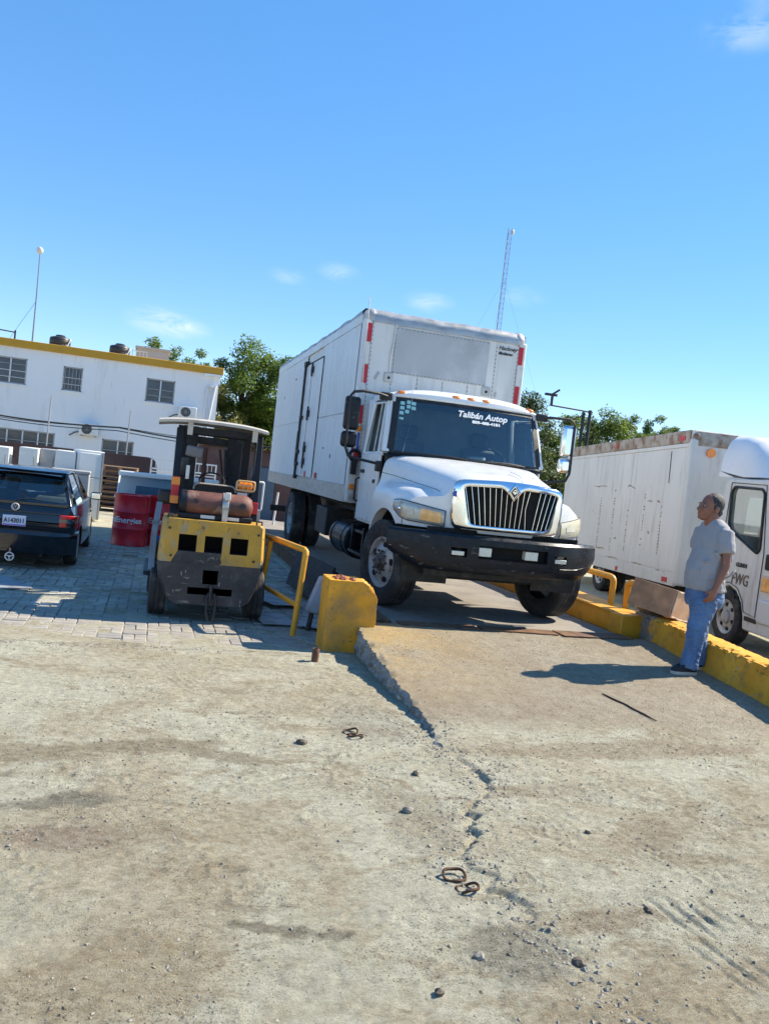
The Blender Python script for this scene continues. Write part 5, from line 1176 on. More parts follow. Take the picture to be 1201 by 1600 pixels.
# greenhouse: pillars and roof
def gh(y): return ipl([(.10, (.72, .93)), (.50, (.585, 1.36)), (.70, (.57, 1.395)), (1.6, (.58, 1.41)), (2.0, (.60, 1.385)), (2.85, (.74, .93))], y)
rf = B()
rf.rings([[(-w, y, z - .035), (-w * .92, y, z - .004), (0, y, z + .018), (w * .92, y, z - .004), (w, y, z - .035), (w * .9, y, z - .05), (0, y, z - .03), (-w * .9, y, z - .05)] for y, (w, z) in ((y, gh(y)) for y in (.48, .6, .8, 1.2, 1.6, 1.9, 2.02))])
rf.build('roof', MCAR, car, smooth=40)
for s in (-1, 1):
    pl = B()
    def bar(y0, w0, z0, y1, w1, z1, a, b): pl.rings([[(s * (w + q[0]), y + q[1], z) for q in ((-.05, 0), (.012, 0), (.012, b), (-.05, b))] for y, w, z in ((y0, w0, z0), (y1, w1, z1))])
    bar(.12, .73, .92, .50, .575, 1.37, 0, .20 if False else .26); bar(1.42, .795, .92, 1.40, .60, 1.38, 0, .07); bar(2.78, .75, .92, 1.98, .60, 1.36, 0, .07)
    pl.build('pillar', MCAR, car, smooth=40, bevel=.008)
    B().add([(s * .785, .42, .94), (s * .79, 1.44, .94), (s * .605, 1.42, 1.36), (s * .60, .72, 1.36)], [(0, 1, 2, 3)]).add([(s * .79, 1.48, .94), (s * .77, 2.74, .94), (s * .61, 2.02, 1.35), (s * .605, 1.46, 1.36)], [(0, 1, 2, 3)]).build('side_window', MCARG, car)
    # tail lamps wrap the corner
    tl = B().rings([[(s * x, y, z) for x, y in ((.60, -.012), (.70, .0), (.785, .035), (.842, .10), (.852, .20), (.82, .20), (.60, .06))] for z in (.62, .80)]).build('tail_lamp', MTLR, car, bevel=.012)
    B().rings([[(s * x, y, z) for x, y in ((.598, -.016), (.701, -.004), (.788, .031), (.846, .098), (.85, .12), (.8, .12), (.6, .03))] for z in (.695, .735)]).build('smoked_band', MTLG, tl)
    mr_ = B().bx(s * .84, 2.22, .93, s * 1.02, 2.34, 1.06).build('wing_mirror', MCAR, car, bevel=.035, seg=3)
    B().add([(s * .86, 2.218, .95), (s * 1.0, 2.218, .95), (s * 1.0, 2.218, 1.04), (s * .86, 2.218, 1.04)], [(0, 1, 2, 3)]).build('mirror_glass', MCHR, mr_)
    for y in (.72, 3.2):
        w = tyre(car, s * .735, y, .29, .29, .19, .20, 'wheel', s, 3)
        rm_ = B().lathe([(.20, s * .07), (.21, s * .09), (.19, s * .085), (.17, s * .05), (.001, s * .04)], axis='x', n=28)
        for k in range(6): a = 2 * pi * k / 6; rm_.obx((s * .065, .10 * cos(a), .10 * sin(a)), (.03, .15, .035), (a, 0, 0))
        rm_.build('rim', MWHEEL, w, smooth=40)
B().grid(lambda u, v: (lerp(-1, 1, u) * lerp(.68, .54, v), lerp(.10, .49, v) - .03 * (1 - (2 * u - 1) ** 2), lerp(.955, 1.345, v)), 8, 4).build('rear_window', MCARG, car, smooth=50)
B().grid(lambda u, v: (lerp(-1, 1, u) * lerp(.74, .58, v), lerp(2.80, 2.03, v), lerp(.95, 1.36, v)), 6, 3).build('windshield', MCARG, car, smooth=50)
B().bx(-.70, .04, .90, .70, .10, .955).build('window_sill', MCAR, car, bevel=.012)
B().rings([[(x, .48, 1.355), (x, .34 + .06 * abs(x / .62) ** 2, 1.375), (x, .31 + .06 * abs(x / .62) ** 2, 1.40), (x, .50, 1.43)] for x in np.linspace(-.62, .62, 11)]).rings([[(s * .60, .34, 1.37), (s * .64, .34, 1.37), (s * .64, .48, 1.40), (s * .60, .48, 1.40)] and [(sx, .33, 1.40), (sx, .48, 1.42), (sx, .30, 1.18), (sx, .28, 1.19)] for s in (1,) for sx in (.60, .63)]).build('roof_spoiler', MCAR, car, smooth=40)
rw = B().tube([(-.02, .02, .955), (.06, .03, .985), (.16, .06, 1.0), (.34, .06, .985)], .009, 6).tube([(.02, .09, 1.07), (.10, .07, 1.03), (.14, .06, 1.0)], .006, 5).build('rear_wiper', MBLK, car, smooth=60)
# tailgate: plate recess, lip, badge, plate
B().bx(-.60, -.014, .795, .60, .04, .815).build('tailgate_lip', MCAR, car, bevel=.006)
B().bx(-.56, -.010, .575, .56, .03, .60).build('tailgate_gap', MDARK, car)
pl_ = B().bx(-.155, -.028, .595, .155, -.016, .745).build('number_plate', MPLATE, car, bevel=.004)
text('plate_number', 'A143011', .088, MTXTK, pl_, (0, -.030, .668), (pi / 2, 0, 0), 0, .86, .003, .001)
B().bx(-.15, -.0295, .600, .15, -.0275, .618).build('plate_stripe', M('plate_violet', (.25, .12, .55), .4, var=.2), pl_)
bd_ = B().cyl((0, -.030, .87), (0, .02, .87), .058, n=28).build('badge', MBLK, car, smooth=50)
B().tube([(.048 * cos(a), -.034, .87 + .048 * sin(a)) for a in [2 * pi * i / 28 for i in range(28)]], .007, 6, True).tube([(-.022, -.034, .908), (0, -.034, .868), (.022, -.034, .908)], .006, 5).tube([(-.042, -.034, .888), (-.02, -.034, .832), (0, -.034, .862), (.02, -.034, .832), (.042, -.034, .888)], .006, 5).build('badge_sign', MTAPEW, bd_, smooth=50)
# bumper
def cby(x): return -.10 + .24 * (abs(x) / .86) ** 4
B().rings([[(x, cby(x) + .02, .22), (x, cby(x) - .01, .26), (x, cby(x) - .02, .46), (x, cby(x) - .03, .49), (x, cby(x) + .0, .54), (x, cby(x) + .18, .56), (x, cby(x) + .2, .24)] for x in np.linspace(-.86, .86, 25)]).build('rear_bumper', MCAR, car, smooth=40)
B().bx(-.65, -.0, .14, .65, .3, .26).build('underbody', MDARK, car)
B().cyl((.40, -.06, .20), (.40, .2, .20), .022, n=14).build('exhaust', MBLK, car, smooth=50)
ct = B().tube([(.055 * cos(a), -.16, .17 + .055 * sin(a)) for a in [2 * pi * i / 24 for i in range(24)]], .010, 6, True)
for a in (radians(20), radians(160), radians(270)): ct.tube([(0, -.16, .17), (.05 * cos(a), -.16, .17 + .05 * sin(a))], .008, 6)
ct.cyl((0, -.165, .17), (0, -.15, .17), .016, n=12).build('tow_hook_ornament', MTAPEW, car, smooth=50)
B().bx(-.012, -.16, .24, .012, -.14, .29).build('tow_hook_strap', M('faded_strap', (.45, .22, .18), .7), car)
for x in (-.36, .36): B().bx(x - .24, 1.9, .5, x + .24, 2.1, 1.0).bx(x - .12, 1.92, 1.0, x + .12, 2.02, 1.2).build('seat', MSEAT, car, bevel=.05)
B().bx(-.6, .9, .5, .6, 1.05, 1.0).build('rear_seat', MSEAT, car, bevel=.05)

# ================================================================== DRUMS, RAILS, BOXES
MDRUM = M('red_drum_paint', (.68, .018, .036), .38, var=.12, vs=3, dirt=(((.26, .03, .035), 5, .52, .75), ((.10, .05, .04), 16, .66, .72)))
def drum(x, y, label, rot):
    r = root('oil_drum', label, 'drum', (x, y, 0), rot, 'red oil drums')
    R_ = .325; H_ = .98
    d = B().lathe([(.001, .02), (R_ - .02, .02), (R_ - .01, .0), (R_ + .006, .0), (R_ + .006, .02), (R_, .03), (R_, .31), (R_ + .012, .325), (R_, .34), (R_, .63), (R_ + .012, .645), (R_, .66), (R_, .95), (R_ + .008, .96), (R_ + .008, H_), (R_ - .012, H_), (R_ - .012, .955), (.001, .955)], n=48).build('barrel', MDRUM, r, smooth=40)
    B().cyl((.18, 0, .95), (.18, 0, .975), .04, n=16).build('bung', MRAIL, r, smooth=40)
    me = text_mesh('TotalEnergies', .155, 0, .001, 1.0, 'CENTER', .003)
    for v in me.vertices:
        a = v.co.x / (R_ + .003); rr = R_ + .003 + v.co.z; v.co = Vector((rr * sin(a), -rr * cos(a), .49 + v.co.y))
    finish(me, 'lettering', MTXTW, r)
    return r
drum(-.37, 16.95, 'red steel drum with white lettering, the nearer one left of the forklift', radians(-34))
drum(.24, 17.3, 'red steel drum half hidden behind the forklift', radians(-34))
MPIPEB = M('blue_valve_paint', (.03, .10, .36), .45, var=.2, vs=8)
hv = root('hand_pump', 'small blue hand pump lying beside the red drums', 'pump', (.16, 16.2, 0))
B().cyl((-.12, 0, .24), (.16, 0, .26), .035, n=12).cyl((0, 0, .02), (0, 0, .30), .028, n=12).build('pump_body', MPIPEB, hv, smooth=50)
B().cyl((-.10, -.02, .05), (.02, -.02, .14), .02, n=10).build('pump_spout', MORANGE, hv, smooth=50)

# yellow pipe guard beside the forklift
gr = root('guard_rail', 'yellow welded pipe guard rail between the forklift and the concrete block', 'guard rail', (1.66, 9.2, 0))
far = Vector((-.26, 1.55, 0)); up = .95
def rb(p, q, w): 
    p, q = Vector(p), Vector(q); return B().tube([p, q], w, 8)
rb((0, 0, -.02), (.055, .02, .93), .034).build('post', MYEL, gr, smooth=50)
rb(far + Vector((0, 0, -.02)), far + Vector((.03, 0, .92)), .034).build('post', MYEL, gr, smooth=50)
rb(far * .86 + Vector((0, 0, .30)), far * .80 + Vector((.03, 0, .92)), .034).build('brace', MYEL, gr, smooth=50)
B().tube([(.055, .02, .90), (.057, .02, .945), (.045, .06, .965)] + [tuple(far * t + Vector((.04, .02, .965))) for t in (.1, .5, 1)], .036, 8).build('top_rail', MYEL, gr, smooth=50)
B().tube([tuple(far * t + Vector((.03, 0, .33))) for t in (0, .5, 1)], .032, 8).build('lower_rail', MYEL, gr, smooth=50)
# right-hand pipe rails on the kerb beam
r1 = B().tube([(0, 4.5, .36), (0, .10, .36), (0, .04, .352), (0, .01, .33), (0, 0, .29), (0, 0, -.02)], .042, 12).build('pipe_rail', MYEL, None, smooth=50, loc=(6.08, 9.95, .52)); tag(r1, 'yellow bent pipe rail running back behind the truck wheel', 'rail')
r2 = B().tube([(0, 0, -.02), (0, 0, .30), (0, -.02, .335), (0, -.07, .35), (0, -.85, .35), (0, -.9, .33), (0, -.92, .29), (0, -.92, .0)], .042, 12).build('pipe_rail', MYEL, None, smooth=50, loc=(6.10, 9.62, .52)); tag(r2, 'yellow bent pipe rail partly behind the rusty box', 'rail')
# rusty open-fronted steel box on the kerb wall
MRB = M('rust_brown_box', (.52, .285, .155), .75, .1, var=.25, vs=5, bump=.3, bs=30, dirt=(((.26, .15, .09), 3, .48, .7), ((.36, .30, .24), 5, .62, .72)))
MRB2 = M('box_tan_end', (.56, .36, .22), .7, .05, var=.2, vs=5, dirt=(((.50, .45, .37), 6, .60, .68), ((.15, .08, .05), 9, .64, .7)))
bx_ = root('steel_box', 'rusty brown steel box tilted on the yellow kerb wall', 'box', (6.06, 8.86, .60), 0); bx_.rotation_euler = (radians(6), radians(10), radians(24))
B().bx(-.22, -.30, .0, .22, .30, .34).build('shell', MRB, bx_, bevel=.008)
B().bx(-.205, -.312, .012, .205, -.302, .328).build('end_panel', MRB2, bx_, bevel=.003)
eb = B(); n_e = [(-.205, .012), (.205, .012), (.205, .328), (-.205, .328)]
B().tube([(x + random.uniform(-.004, .004), -.314, z + random.uniform(-.01, .01)) for (x, z) in [(lerp(a[0], b[0], t), lerp(a[1], b[1], t)) for a, b in zip(n_e, n_e[1:] + n_e[:1]) for t in (0, .12, .25, .37, .5, .62, .75, .88)]], [.004 + .007 * random.random() for _ in range(32)], 5, True).build('sealant_bead', M('old_sealant', (.55, .49, .40), .8, var=.2), bx_, smooth=60)
# pale blue panel box leaning behind the block, sheets of scrap on the ground
pnl = root('junction_box', 'pale blue metal box leaning behind the yellow concrete block', 'box', (1.93, 9.35, .02))
B().obx((.02, .05, .42), (.17, .10, .44), (0, radians(18), 0)).build('case', M('pale_blue_metal', (.33, .38, .46), .5, .1, var=.12, vs=5, dirt=(((.20, .19, .18), 6, .58, .75),)), pnl, bevel=.035, seg=3)
B().cyl((-.06, .06, 0), (-.03, .06, .25), .03, n=8).build('stand', MBLK, pnl)
MSHEET = M('scrap_sheet', (.33, .34, .36), .6, .1, var=.2, vs=4, dirt=(((.15, .14, .13), 4, .5, .7),))
for i, (x, y, a, b, r_, lab) in enumerate(((1.55, 9.95, .42, .62, .12, 'pale scrap sheet lying under the yellow guard rail'), (1.98, 9.75, .30, .5, -.3, 'narrow scrap sheet between the guard rail and the weighbridge'), (1.75, 11.2, .5, .7, .4, 'bent scrap sheet farthest back beside the weighbridge edge'))):
    o = B().obx((0, 0, 0), (a, b, .006), (.02, .03, r_)).build('scrap_sheet', MSHEET, None, loc=(x, y, .03 + .012 * i)); tag(o, lab, 'sheet', 'scrap sheets')
for i, (x, y, a, b, r_, z, tx, lab) in enumerate(((2.30, 11.9, .03, 1.9, .1, .32, .25, 'dark plank leaning in the gap left of the weighbridge'), (2.42, 10.7, .02, 1.4, 0, .26, .35, 'black sheet standing along the weighbridge edge'))):
    o = B().obx((0, 0, 0), (a, b, .55), (0, tx, r_)).build('dark_sheet', MBLK, None, loc=(x, y, z)); tag(o, lab, 'sheet')
o = B().obx((0, 0, 0), (.55, .9, .012), (0, 0, .5)).build('floor_mat', MSHEET, None, loc=(-1.78, 11.35, .012)); tag(o, 'flat grey mat on the pavers behind the hatchback', 'mat')

# ================================================================== BACKGROUND
MWALLW = M('white_stucco', (.78, .79, .80), .85, var=.06, vs=.5, bump=.15, bs=25, dirt=(((.56, .56, .54), .8, .54, .85, (3, 3, .4)), ((.42, .40, .37), 1.6, .64, .80, (4, 4, .35))))
MBAND = M('ochre_band', (.50, .27, .02), .7, var=.1, vs=1.5)
MBROWN = M('brown_wall_paint', (.085, .045, .042), .8, var=.2, vs=1.2, bump=.15, bs=12, dirt=(((.13, .085, .07), 1.5, .52, .75),))
MWINF = M('window_frame_grey', (.36, .36, .37), .5, .2, var=.1)
MWING = M('louvre_glass', (.055, .065, .085), .15, .0, var=.3, vs=3, coat=.3)
MWHT = M('appliance_white', (.74, .74, .71), .4, var=.05, vs=2, dirt=(((.55, .52, .46), 2.5, .58, .8),))
MGRY = M('appliance_grey', (.36, .36, .36), .45, var=.08, vs=2, dirt=(((.25, .24, .23), 3, .55, .75),))
MPIPE = M('pvc_white', (.70, .71, .72), .5, var=.05)
# ---- white two-storey building
BYF = 36.0
bd = root('white_building', 'white two-storey building with an ochre roof band and barred windows', 'building', (-5, BYF, 0))
WIN = [(-7.05, -5.28, 3.87, 4.91), (-3.92, -3.18, 3.87, 4.83), (-.69, .46, 3.85, 4.81), (-7.0, -4.01, 1.15, 2.10), (-2.2, -.95, 1.15, 2.11), (-10.6, -8.8, 3.87, 4.91), (-11, -8.9, 1.1, 2.1)]
bs_ = B().bx(-14 + 5, 0, 0, 2.22 + 5, 11, 5.5)
me = cut(bs_, [B().bx(a + 5, -.5, c, b + 5, .16, d) for a, b, c, d in WIN]); finish(me, 'wall', MWALLW, bd)
B().bx(-9.1, -.12, 5.32, 7.36, 11.1, 5.62).build('parapet_band', MBAND, bd, bevel=.02)
for k, (a, b, c, d) in enumerate(WIN):
    a += 5; b += 5; f = B()
    f.bx(a, .02, c, b, .10, c + .05).bx(a, .02, d - .05, b, .10, d).bx(a, .02, c, a + .05, .10, d).bx(b - .05, .02, c, b, .10, d)
    w = f.build('window', MWINF, bd)
    B().bx(a - .06, -.06, c - .07, b + .06, .04, c - .003).build('sill', MWALLW, w)
    n = max(1, round((b - a) / .58)); 
    for i in range(n):
        x0, x1 = a + .05 + (b - a - .1) * i / n, a + .05 + (b - a - .1) * (i + 1) / n
        B().bx(x0 + .015, .10, c + .04, x1 - .015, .12, d - .04).build('pane', MWING, w)
        if i: B().bx(x0 - .025, .03, c, x0 + .025, .11, d).build('mullion', MPIPE, w)
    for i in range(1, int((d - c) / .26)):
        z = c + .26 * i; B().bx(a, -.015, z - .010, b, .005, z + .010).build('bar', MPIPE if k in (0, 1) and i < 3 else MWINF, w)
    if k == 1:
        for x in np.linspace(a + .1, b - .1, 5): B().bx(x - .008, -.03, c, x + .008, -.017, d).build('bar', MWINF, w)
# down pipes at the right-hand corner
B().tube([(6.72, -.06, 3.0), (6.76, -.06, 4.72), (6.80, -.06, 4.80), (7.1, -.06, 4.78)], .05, 8).build('down_pipe', MPIPE, bd, smooth=50)
B().tube([(7.1, -.06, 4.85), (7.02, -.06, 4.2), (6.92, -.06, 3.2), (6.9, -.06, 1.5)], .045, 8).build('down_pipe', MPIPE, bd, smooth=50)
B().bx(6.6, -.14, 5.22, 7.3, -.005, 5.315).build('drip_ledge', MWALLW, bd)
B().bx(2.4 + 5 - .9, 3.5, 5.62, 6.55 + .0, 3.6, 6.0).build('roof_rail_panel', MPIPE, bd) if False else None
# ---- air conditioners on the facade
def aircon(x, z, lab):
    r = root('air_conditioner', lab, 'air conditioner', (x, BYF - .36, z))
    B().bx(-.38, 0, -.22, .36, .30, .24).build('casing', MWHT, r, bevel=.02)
    B().cyl((-.08, -.012, .01), (-.08, .02, .01), .20, n=28).build('fan_opening', MDARK, r, smooth=50)
    fg = B()
    for rr in (.06, .12, .18): fg.tube([(-.08 + rr * cos(a), -.02, .01 + rr * sin(a)) for a in [2 * pi * i / 24 for i in range(24)]], .006, 5, True)
    for i in range(8): a = pi * i / 8; fg.tube([(-.08 - .19 * cos(a), -.02, .01 - .19 * sin(a)), (-.08 + .19 * cos(a), -.02, .01 + .19 * sin(a))], .004, 4)
    fg.build('fan_guard', MWINF, r)
    B().bx(-.3, .0, -.28, -.25, .36, -.22).build('bracket', MWINF, r); B().bx(.22, .0, -.28, .27, .36, -.22).build('bracket', MWINF, r)
    B().tube([(-.38, .25, -.12), (-.55, .30, -.16), (-.75, .33, -.30)], .022, 6).build('hose', MBLK, r, smooth=60)
aircon(-2.72, 2.40, 'white air conditioner between the two ground-floor windows')
aircon(1.06, 3.58, 'white air conditioner just above the forklift canopy')
# ---- roof things
MTANKB = M('black_tank_plastic', (.03, .034, .042), .5, var=.2, vs=4)
def wtank(x, lab):
    r = root('water_tank', lab, 'water tank', (x, BYF + 2.4, 5.74), 0, 'water tanks on the roof')
    B().lathe([(.001, 0), (.40, 0), (.43, .04), (.43, .15), (.415, .17), (.43, .19), (.43, .33), (.415, .35), (.43, .37), (.40, .44), (.20, .50), (.20, .53), (.001, .54)], n=28).build('tank_body', MTANKB, r, smooth=40)
    B().cyl((0, 0, .53), (0, 0, .56), .17, n=20).build('lid', MTANKB, r, smooth=40)
    B().tube([(.3, -.4, .0), (.42, -.35, .30), (.44, -.2, .42)], .02, 6).build('pipe', MPIPE, r, smooth=50)
wtank(-4.42, 'black roof water tank nearer the left edge'); wtank(-1.98, 'black roof water tank beside the white roof railing')
rr = root('roof_railing', 'small white railing on the roof beside the water tank', 'railing', (-1.15, BYF + 2.2, 5.62))
for i in range(5): B().bx(-.3 + i * .15, 0, 0, -.27 + i * .15, .03, .50 - .02 * i).build('baluster', MPIPE, rr)
for z in (.15, .45): B().bx(-.32, .03, z, .34, .05, z + .03).build('rail', MPIPE, rr)
sb = root('stair_house', 'grey concrete roof hut behind the leafy treetop', 'hut', (-.65, BYF + 6, 5.75))
MHUT = M('hut_render', (.46, .475, .48), .8, var=.08, vs=1.5)
B().bx(-.75, 0, -.3, .75, 2, .9).build('hut_wall', MHUT, sb); B().bx(-.82, -.06, .9, .82, 2.06, 1.0).build('hut_roof', MHUT, sb)
rp = root('roof_frame', 'black pipe frame on the roof at the left edge', 'frame', (-6.2, BYF + 1.0, 5.5))
B().bx(.18, 0, 0, .24, .06, .58).build('post', MBLK, rp); B().bx(-3.2, 0, 0, -3.14, .06, .7).build('post', MBLK, rp); B().tube([(-3.2, .03, .66), (.21, .03, .50)], .025, 6).build('crossbar', MBLK, rp)
ms = root('aerial_mast', 'thin roof mast with a round white dish at its top, far left', 'mast', (-5.46, BYF + 2, 5.5))
B().tube([(0, 0, 0), (0, 0, 2.2), (-.02, 0, 4.1)], [.035, .028, .02], 8).build('pole', M('mast_steel', (.20, .24, .30), .5, .3, var=.1), ms, smooth=60)
B().lathe([(.02, 0), (.10, .03), (.14, .09)], (-.04, -.05, 4.12), 'y', 20).sph((-.04, -.03, 4.12), (.13, .07, .15), 14, 10).build('dish', MTAPEW, ms, smooth=60)
B().tube([(0, 0, 2.0), (-.6, .3, 1.0), (-1.1, .5, .1)], .008, 4).build('stay_wire', MBLK, ms)
# ---- brown yard wall, wire posts, cables
yw = root('brown_yard_wall', 'low dark brown yard wall in front of the white building', 'wall', (-6, 28, 0))
ring = []
for x, z in [(x, 1.63) for x in np.linspace(-10, 5.75, 12)] + [(5.9, 1.60), (6.0, 1.50), (6.05, 1.3)]: ring.append([(x, 0, 0), (x, 0, z), (x, .18, z), (x, .18, 0)])
B().rings(ring).build('masonry', MBROWN, yw, smooth=40)
def wire_post(x, z1, lab):
    o = B().cyl((0, 0, 0), (.02, 0, z1), .022, n=8).build('wire_post', MWINF, None, loc=(x, 28.09, 1.6)); tag(o, lab, 'post', 'thin posts on the brown wall')
wire_post(-3.35, 1.62, 'thin steel post on the brown wall left of the lower air conditioner'); wire_post(-.95, 1.45, 'thin steel post on the brown wall right of the lower air conditioner')
for k, (z0, z1, zz, lab) in enumerate(((2.62, 2.46, 30, 'thick upper cable strung along the white facade'), (2.50, 2.34, 29.5, 'middle cable strung along the white facade'), (2.42, 2.62, 31, 'thin slack cable strung along the white facade'))):
    pts = [(-12 + 16 * t, zz, lerp(z0, z1, t) - .12 * sin(pi * ((t * 3) % 1))) for t in np.linspace(0, 1, 40)]
    o = B().tube([(x + 4, 0, z - z0) for x, y, z in pts], (.028, .016, .012)[k], 5).build('cable', MBLK, None, smooth=60, loc=(-4, zz, z0)); tag(o, lab, 'cable')
# ---- low brown shed with tiled edge, blue door
sh = root('brown_shed', 'low brown shed with tile-edged roof and blue door behind the forklift', 'shed', (3.4, 27, 0))
B().bx(-2.0, 0, 0, 3.5, 4, 2.22).build('shed_wall', MBROWN, sh)
B().bx(-.45, -.04, 0, .35, .0 - .004, 1.72).build('door', M('blue_door_paint', (.06, .10, .15), .6, var=.15, vs=3), sh, bevel=.01)
MTILE = M('clay_tile', (.27, .15, .10), .8, var=.3, vs=6)
for i in range(22): B().lathe([(.13, -.16), (.12, .5)], (-2.0 + i * .25, 0, 2.20), 'y', 8, False, -pi / 2, pi / 2).build('roof_tile', MTILE, sh, smooth=50)
B().bx(-2.1, .05, 2.222, 3.6, 4.05, 2.28).build('roof_slab', MTILE, sh)
# ---- white goods in a row behind the hatchback
def fridge(x, y, w, d, h, lab, rz=0., mat=None, doors=2, grey=False):
    m = mat or MWHT; r = root('refrigerator', lab, 'refrigerator', (x, y, 0), rz, 'scrap refrigerators in a row')
    B().bx(-w / 2, 0, .04, w / 2, d, h).build('cabinet', m, r, bevel=.015)
    zs = [.06, h * .62, h] if doors == 2 else [.06, h]
    for a, b in zip(zs, zs[1:]):
        dr = B().bx(-w / 2, -.06, a + .006, w / 2, -.004, b - .006).build('door', m, r, bevel=.015)
        B().bx(w / 2 - .09, -.09, a + .1, w / 2 - .06, -.058, min(b - .06, a + .42)).build('handle', MGRY, dr, bevel=.006)
    for sx in (-1, 1): B().bx(sx * w / 2 - sx * .08, .05, 0, sx * w / 2 - sx * .03, .1, .05).build('foot', MBLK, r)
fridge(-3.62, 21.2, .62, .6, 1.58, 'white refrigerator at the left edge behind the car spoiler', 0.05)
fridge(-2.90, 21.3, .42, .6, 1.62, 'narrow white refrigerator second from the left in the row', -.04)
fridge(-2.50, 21.5, .36, .55, 1.63, 'grey refrigerator squeezed between white ones', .03, MGRY)
fridge(-2.08, 21.3, .46, .6, 1.64, 'white refrigerator left of the wide one, fourth in the row', .02, None, 1)
fr_ = root('refrigerator', 'wide white refrigerator at the right end of the row, side panel facing us', 'refrigerator', (-1.50, 21.2, 0), radians(14), 'scrap refrigerators in a row')
B().bx(-.30, 0, .04, .30, .75, 1.70).build('cabinet', MWHT, fr_, bevel=.015)
B().bx(-.27, -.03, .10, .25, -.004, 1.05).build('door', M('door_liner', (.66, .70, .70), .35, var=.06), fr_, bevel=.012); B().bx(-.27, -.03, 1.07, .25, -.004, 1.64).build('door', M('door_liner', (.66, .70, .70), .35), fr_, bevel=.012)
B().bx(.255, -.04, .05, .295, -.003, 1.68).build('door_frame', MGRY, fr_)
cf = root('chest_freezer', 'low grey chest freezer in front of the white refrigerators', 'freezer', (-1.86, 20.4, 0), .04)
B().bx(-.42, 0, .04, .42, .55, 1.14).build('cabinet', MGRY, cf, bevel=.02); B().bx(-.43, -.02, 1.15, .43, .57, 1.22).build('lid', MGRY, cf, bevel=.015)
# ---- stacked pallets
MWOOD = [M('pallet_wood_%d' % i, c, .85, var=.25, vs=5, bump=.3, bs=30) for i, c in enumerate(((.28, .165, .085), (.23, .13, .07), (.33, .21, .12)))]
def box_me(a, b, c, m): me = B().bx(-a / 2, -b / 2, -c / 2, a / 2, b / 2, c / 2).mesh('plank'); me.materials.append(m); return me
PM = [(box_me(1.0, .11, .022, m), box_me(.045, .9, .095, m)) for m in MWOOD]
ords = ['topmost', 'second from the top', 'third from the top', 'fourth from the top', 'fifth from the top', 'fourth from the bottom', 'third from the bottom', 'second from the bottom', 'bottom']
for k in range(9):
    z = .145 * (8 - k); r = root('pallet', 'wooden pallet by the brown wall, %s of its stack' % ords[k], 'pallet', (-.93 + random.uniform(-.05, .05), 25.2 + random.uniform(-.05, .05), z), random.uniform(-.07, .07), 'stacked wooden pallets')
    pm = PM[k % 3]
    for x in (-.47, 0, .47): o = link(bpy.data.objects.new('stringer', pm[1])); o.parent = r; o.location = (x, 0, .070)
    for i in range(6): o = link(bpy.data.objects.new('deck_board', pm[0])); o.parent = r; o.location = (0, -.40 + .16 * i, .129)
    for y in (-.40, .40): o = link(bpy.data.objects.new('deck_board', pm[0])); o.parent = r; o.location = (0, y, .0111)
# ---- glass-topped display freezer behind the drums
df = root('display_freezer', 'long white display freezer with glass lid behind the red drums', 'freezer', (.18, 18.7, 0), 0)
MFRZ = M('freezer_cream', (.78, .74, .66), .4, var=.06, vs=2, dirt=(((.5, .46, .38), 2.5, .56, .8),))
B().bx(-.95, 0, .05, 1.25, .75, .78).build('tub', MFRZ, df, bevel=.03)
B().bx(-.97, -.02, .785, 1.27, .05, .84).bx(-.97, .05, .785, -.90, .75, .84).bx(1.2, .05, .785, 1.27, .75, .84).build('rim', MPIPE, df, bevel=.01)
B().bx(-.95, .62, 1.24, 1.25, .80, 1.36).build('top_rail', MWHT, df, bevel=.035, seg=3)
B().add([(-.88, .02, .85), (1.18, .02, .85), (1.18, .60, 1.26), (-.88, .60, 1.26)], [(0, 1, 2, 3)]).build('glass_lid', Mglass('freezer_glass', (.80, .84, .83), .02, .03), df)
for x in (-.93, 1.21): B().prism([(.0, .84), (.04, .84), (.68, 1.26), (.62, 1.26)], x, x + .035, 'x').build('end_frame', MPIPE, df)
B().bx(-.90, .70, .84, 1.20, .76, 1.25).build('back_panel', MFRZ, df); B().bx(-.80, .10, .79, 1.10, .68, .83).build('inner_floor', MGRY, df)
B().obx((.2, .33, .98), (1.5, .28, .06), (radians(25), 0, 0)).build('dark_tray', M('slate_tray', (.05, .06, .09), .5, var=.2), df)
# ---- white welded racks behind the freezer
for i, (x, y, lab) in enumerate(((.30, 24.0, 'white welded wire rack beyond the freezer, left of the forklift post'), (1.25, 24.3, 'white welded wire rack seen through the forklift guard'))):
    r = root('wire_rack', lab, 'rack', (x, y, 0), .05 * i, 'white wire racks')
    f = B()
    for sx in (-.42, .42): f.bx(sx - .02, 0, 0, sx + .02, .04, 1.66)
    f.bx(-.42, 0, 1.62, .42, .04, 1.66).bx(-.42, 0, 1.36, .42, .04, 1.40).build('frame', MPIPE, r)
    for k in range(6): B().bx(-.30 + k * .12 - .008, .01, 1.40, -.30 + k * .12 + .008, .03, 1.62).build('bar', MPIPE, r)
    for k in range(9): B().bx(-.42, .05, .60 + k * .085, .42, .07, .63 + k * .085).build('shelf_bar', MPIPE, r)
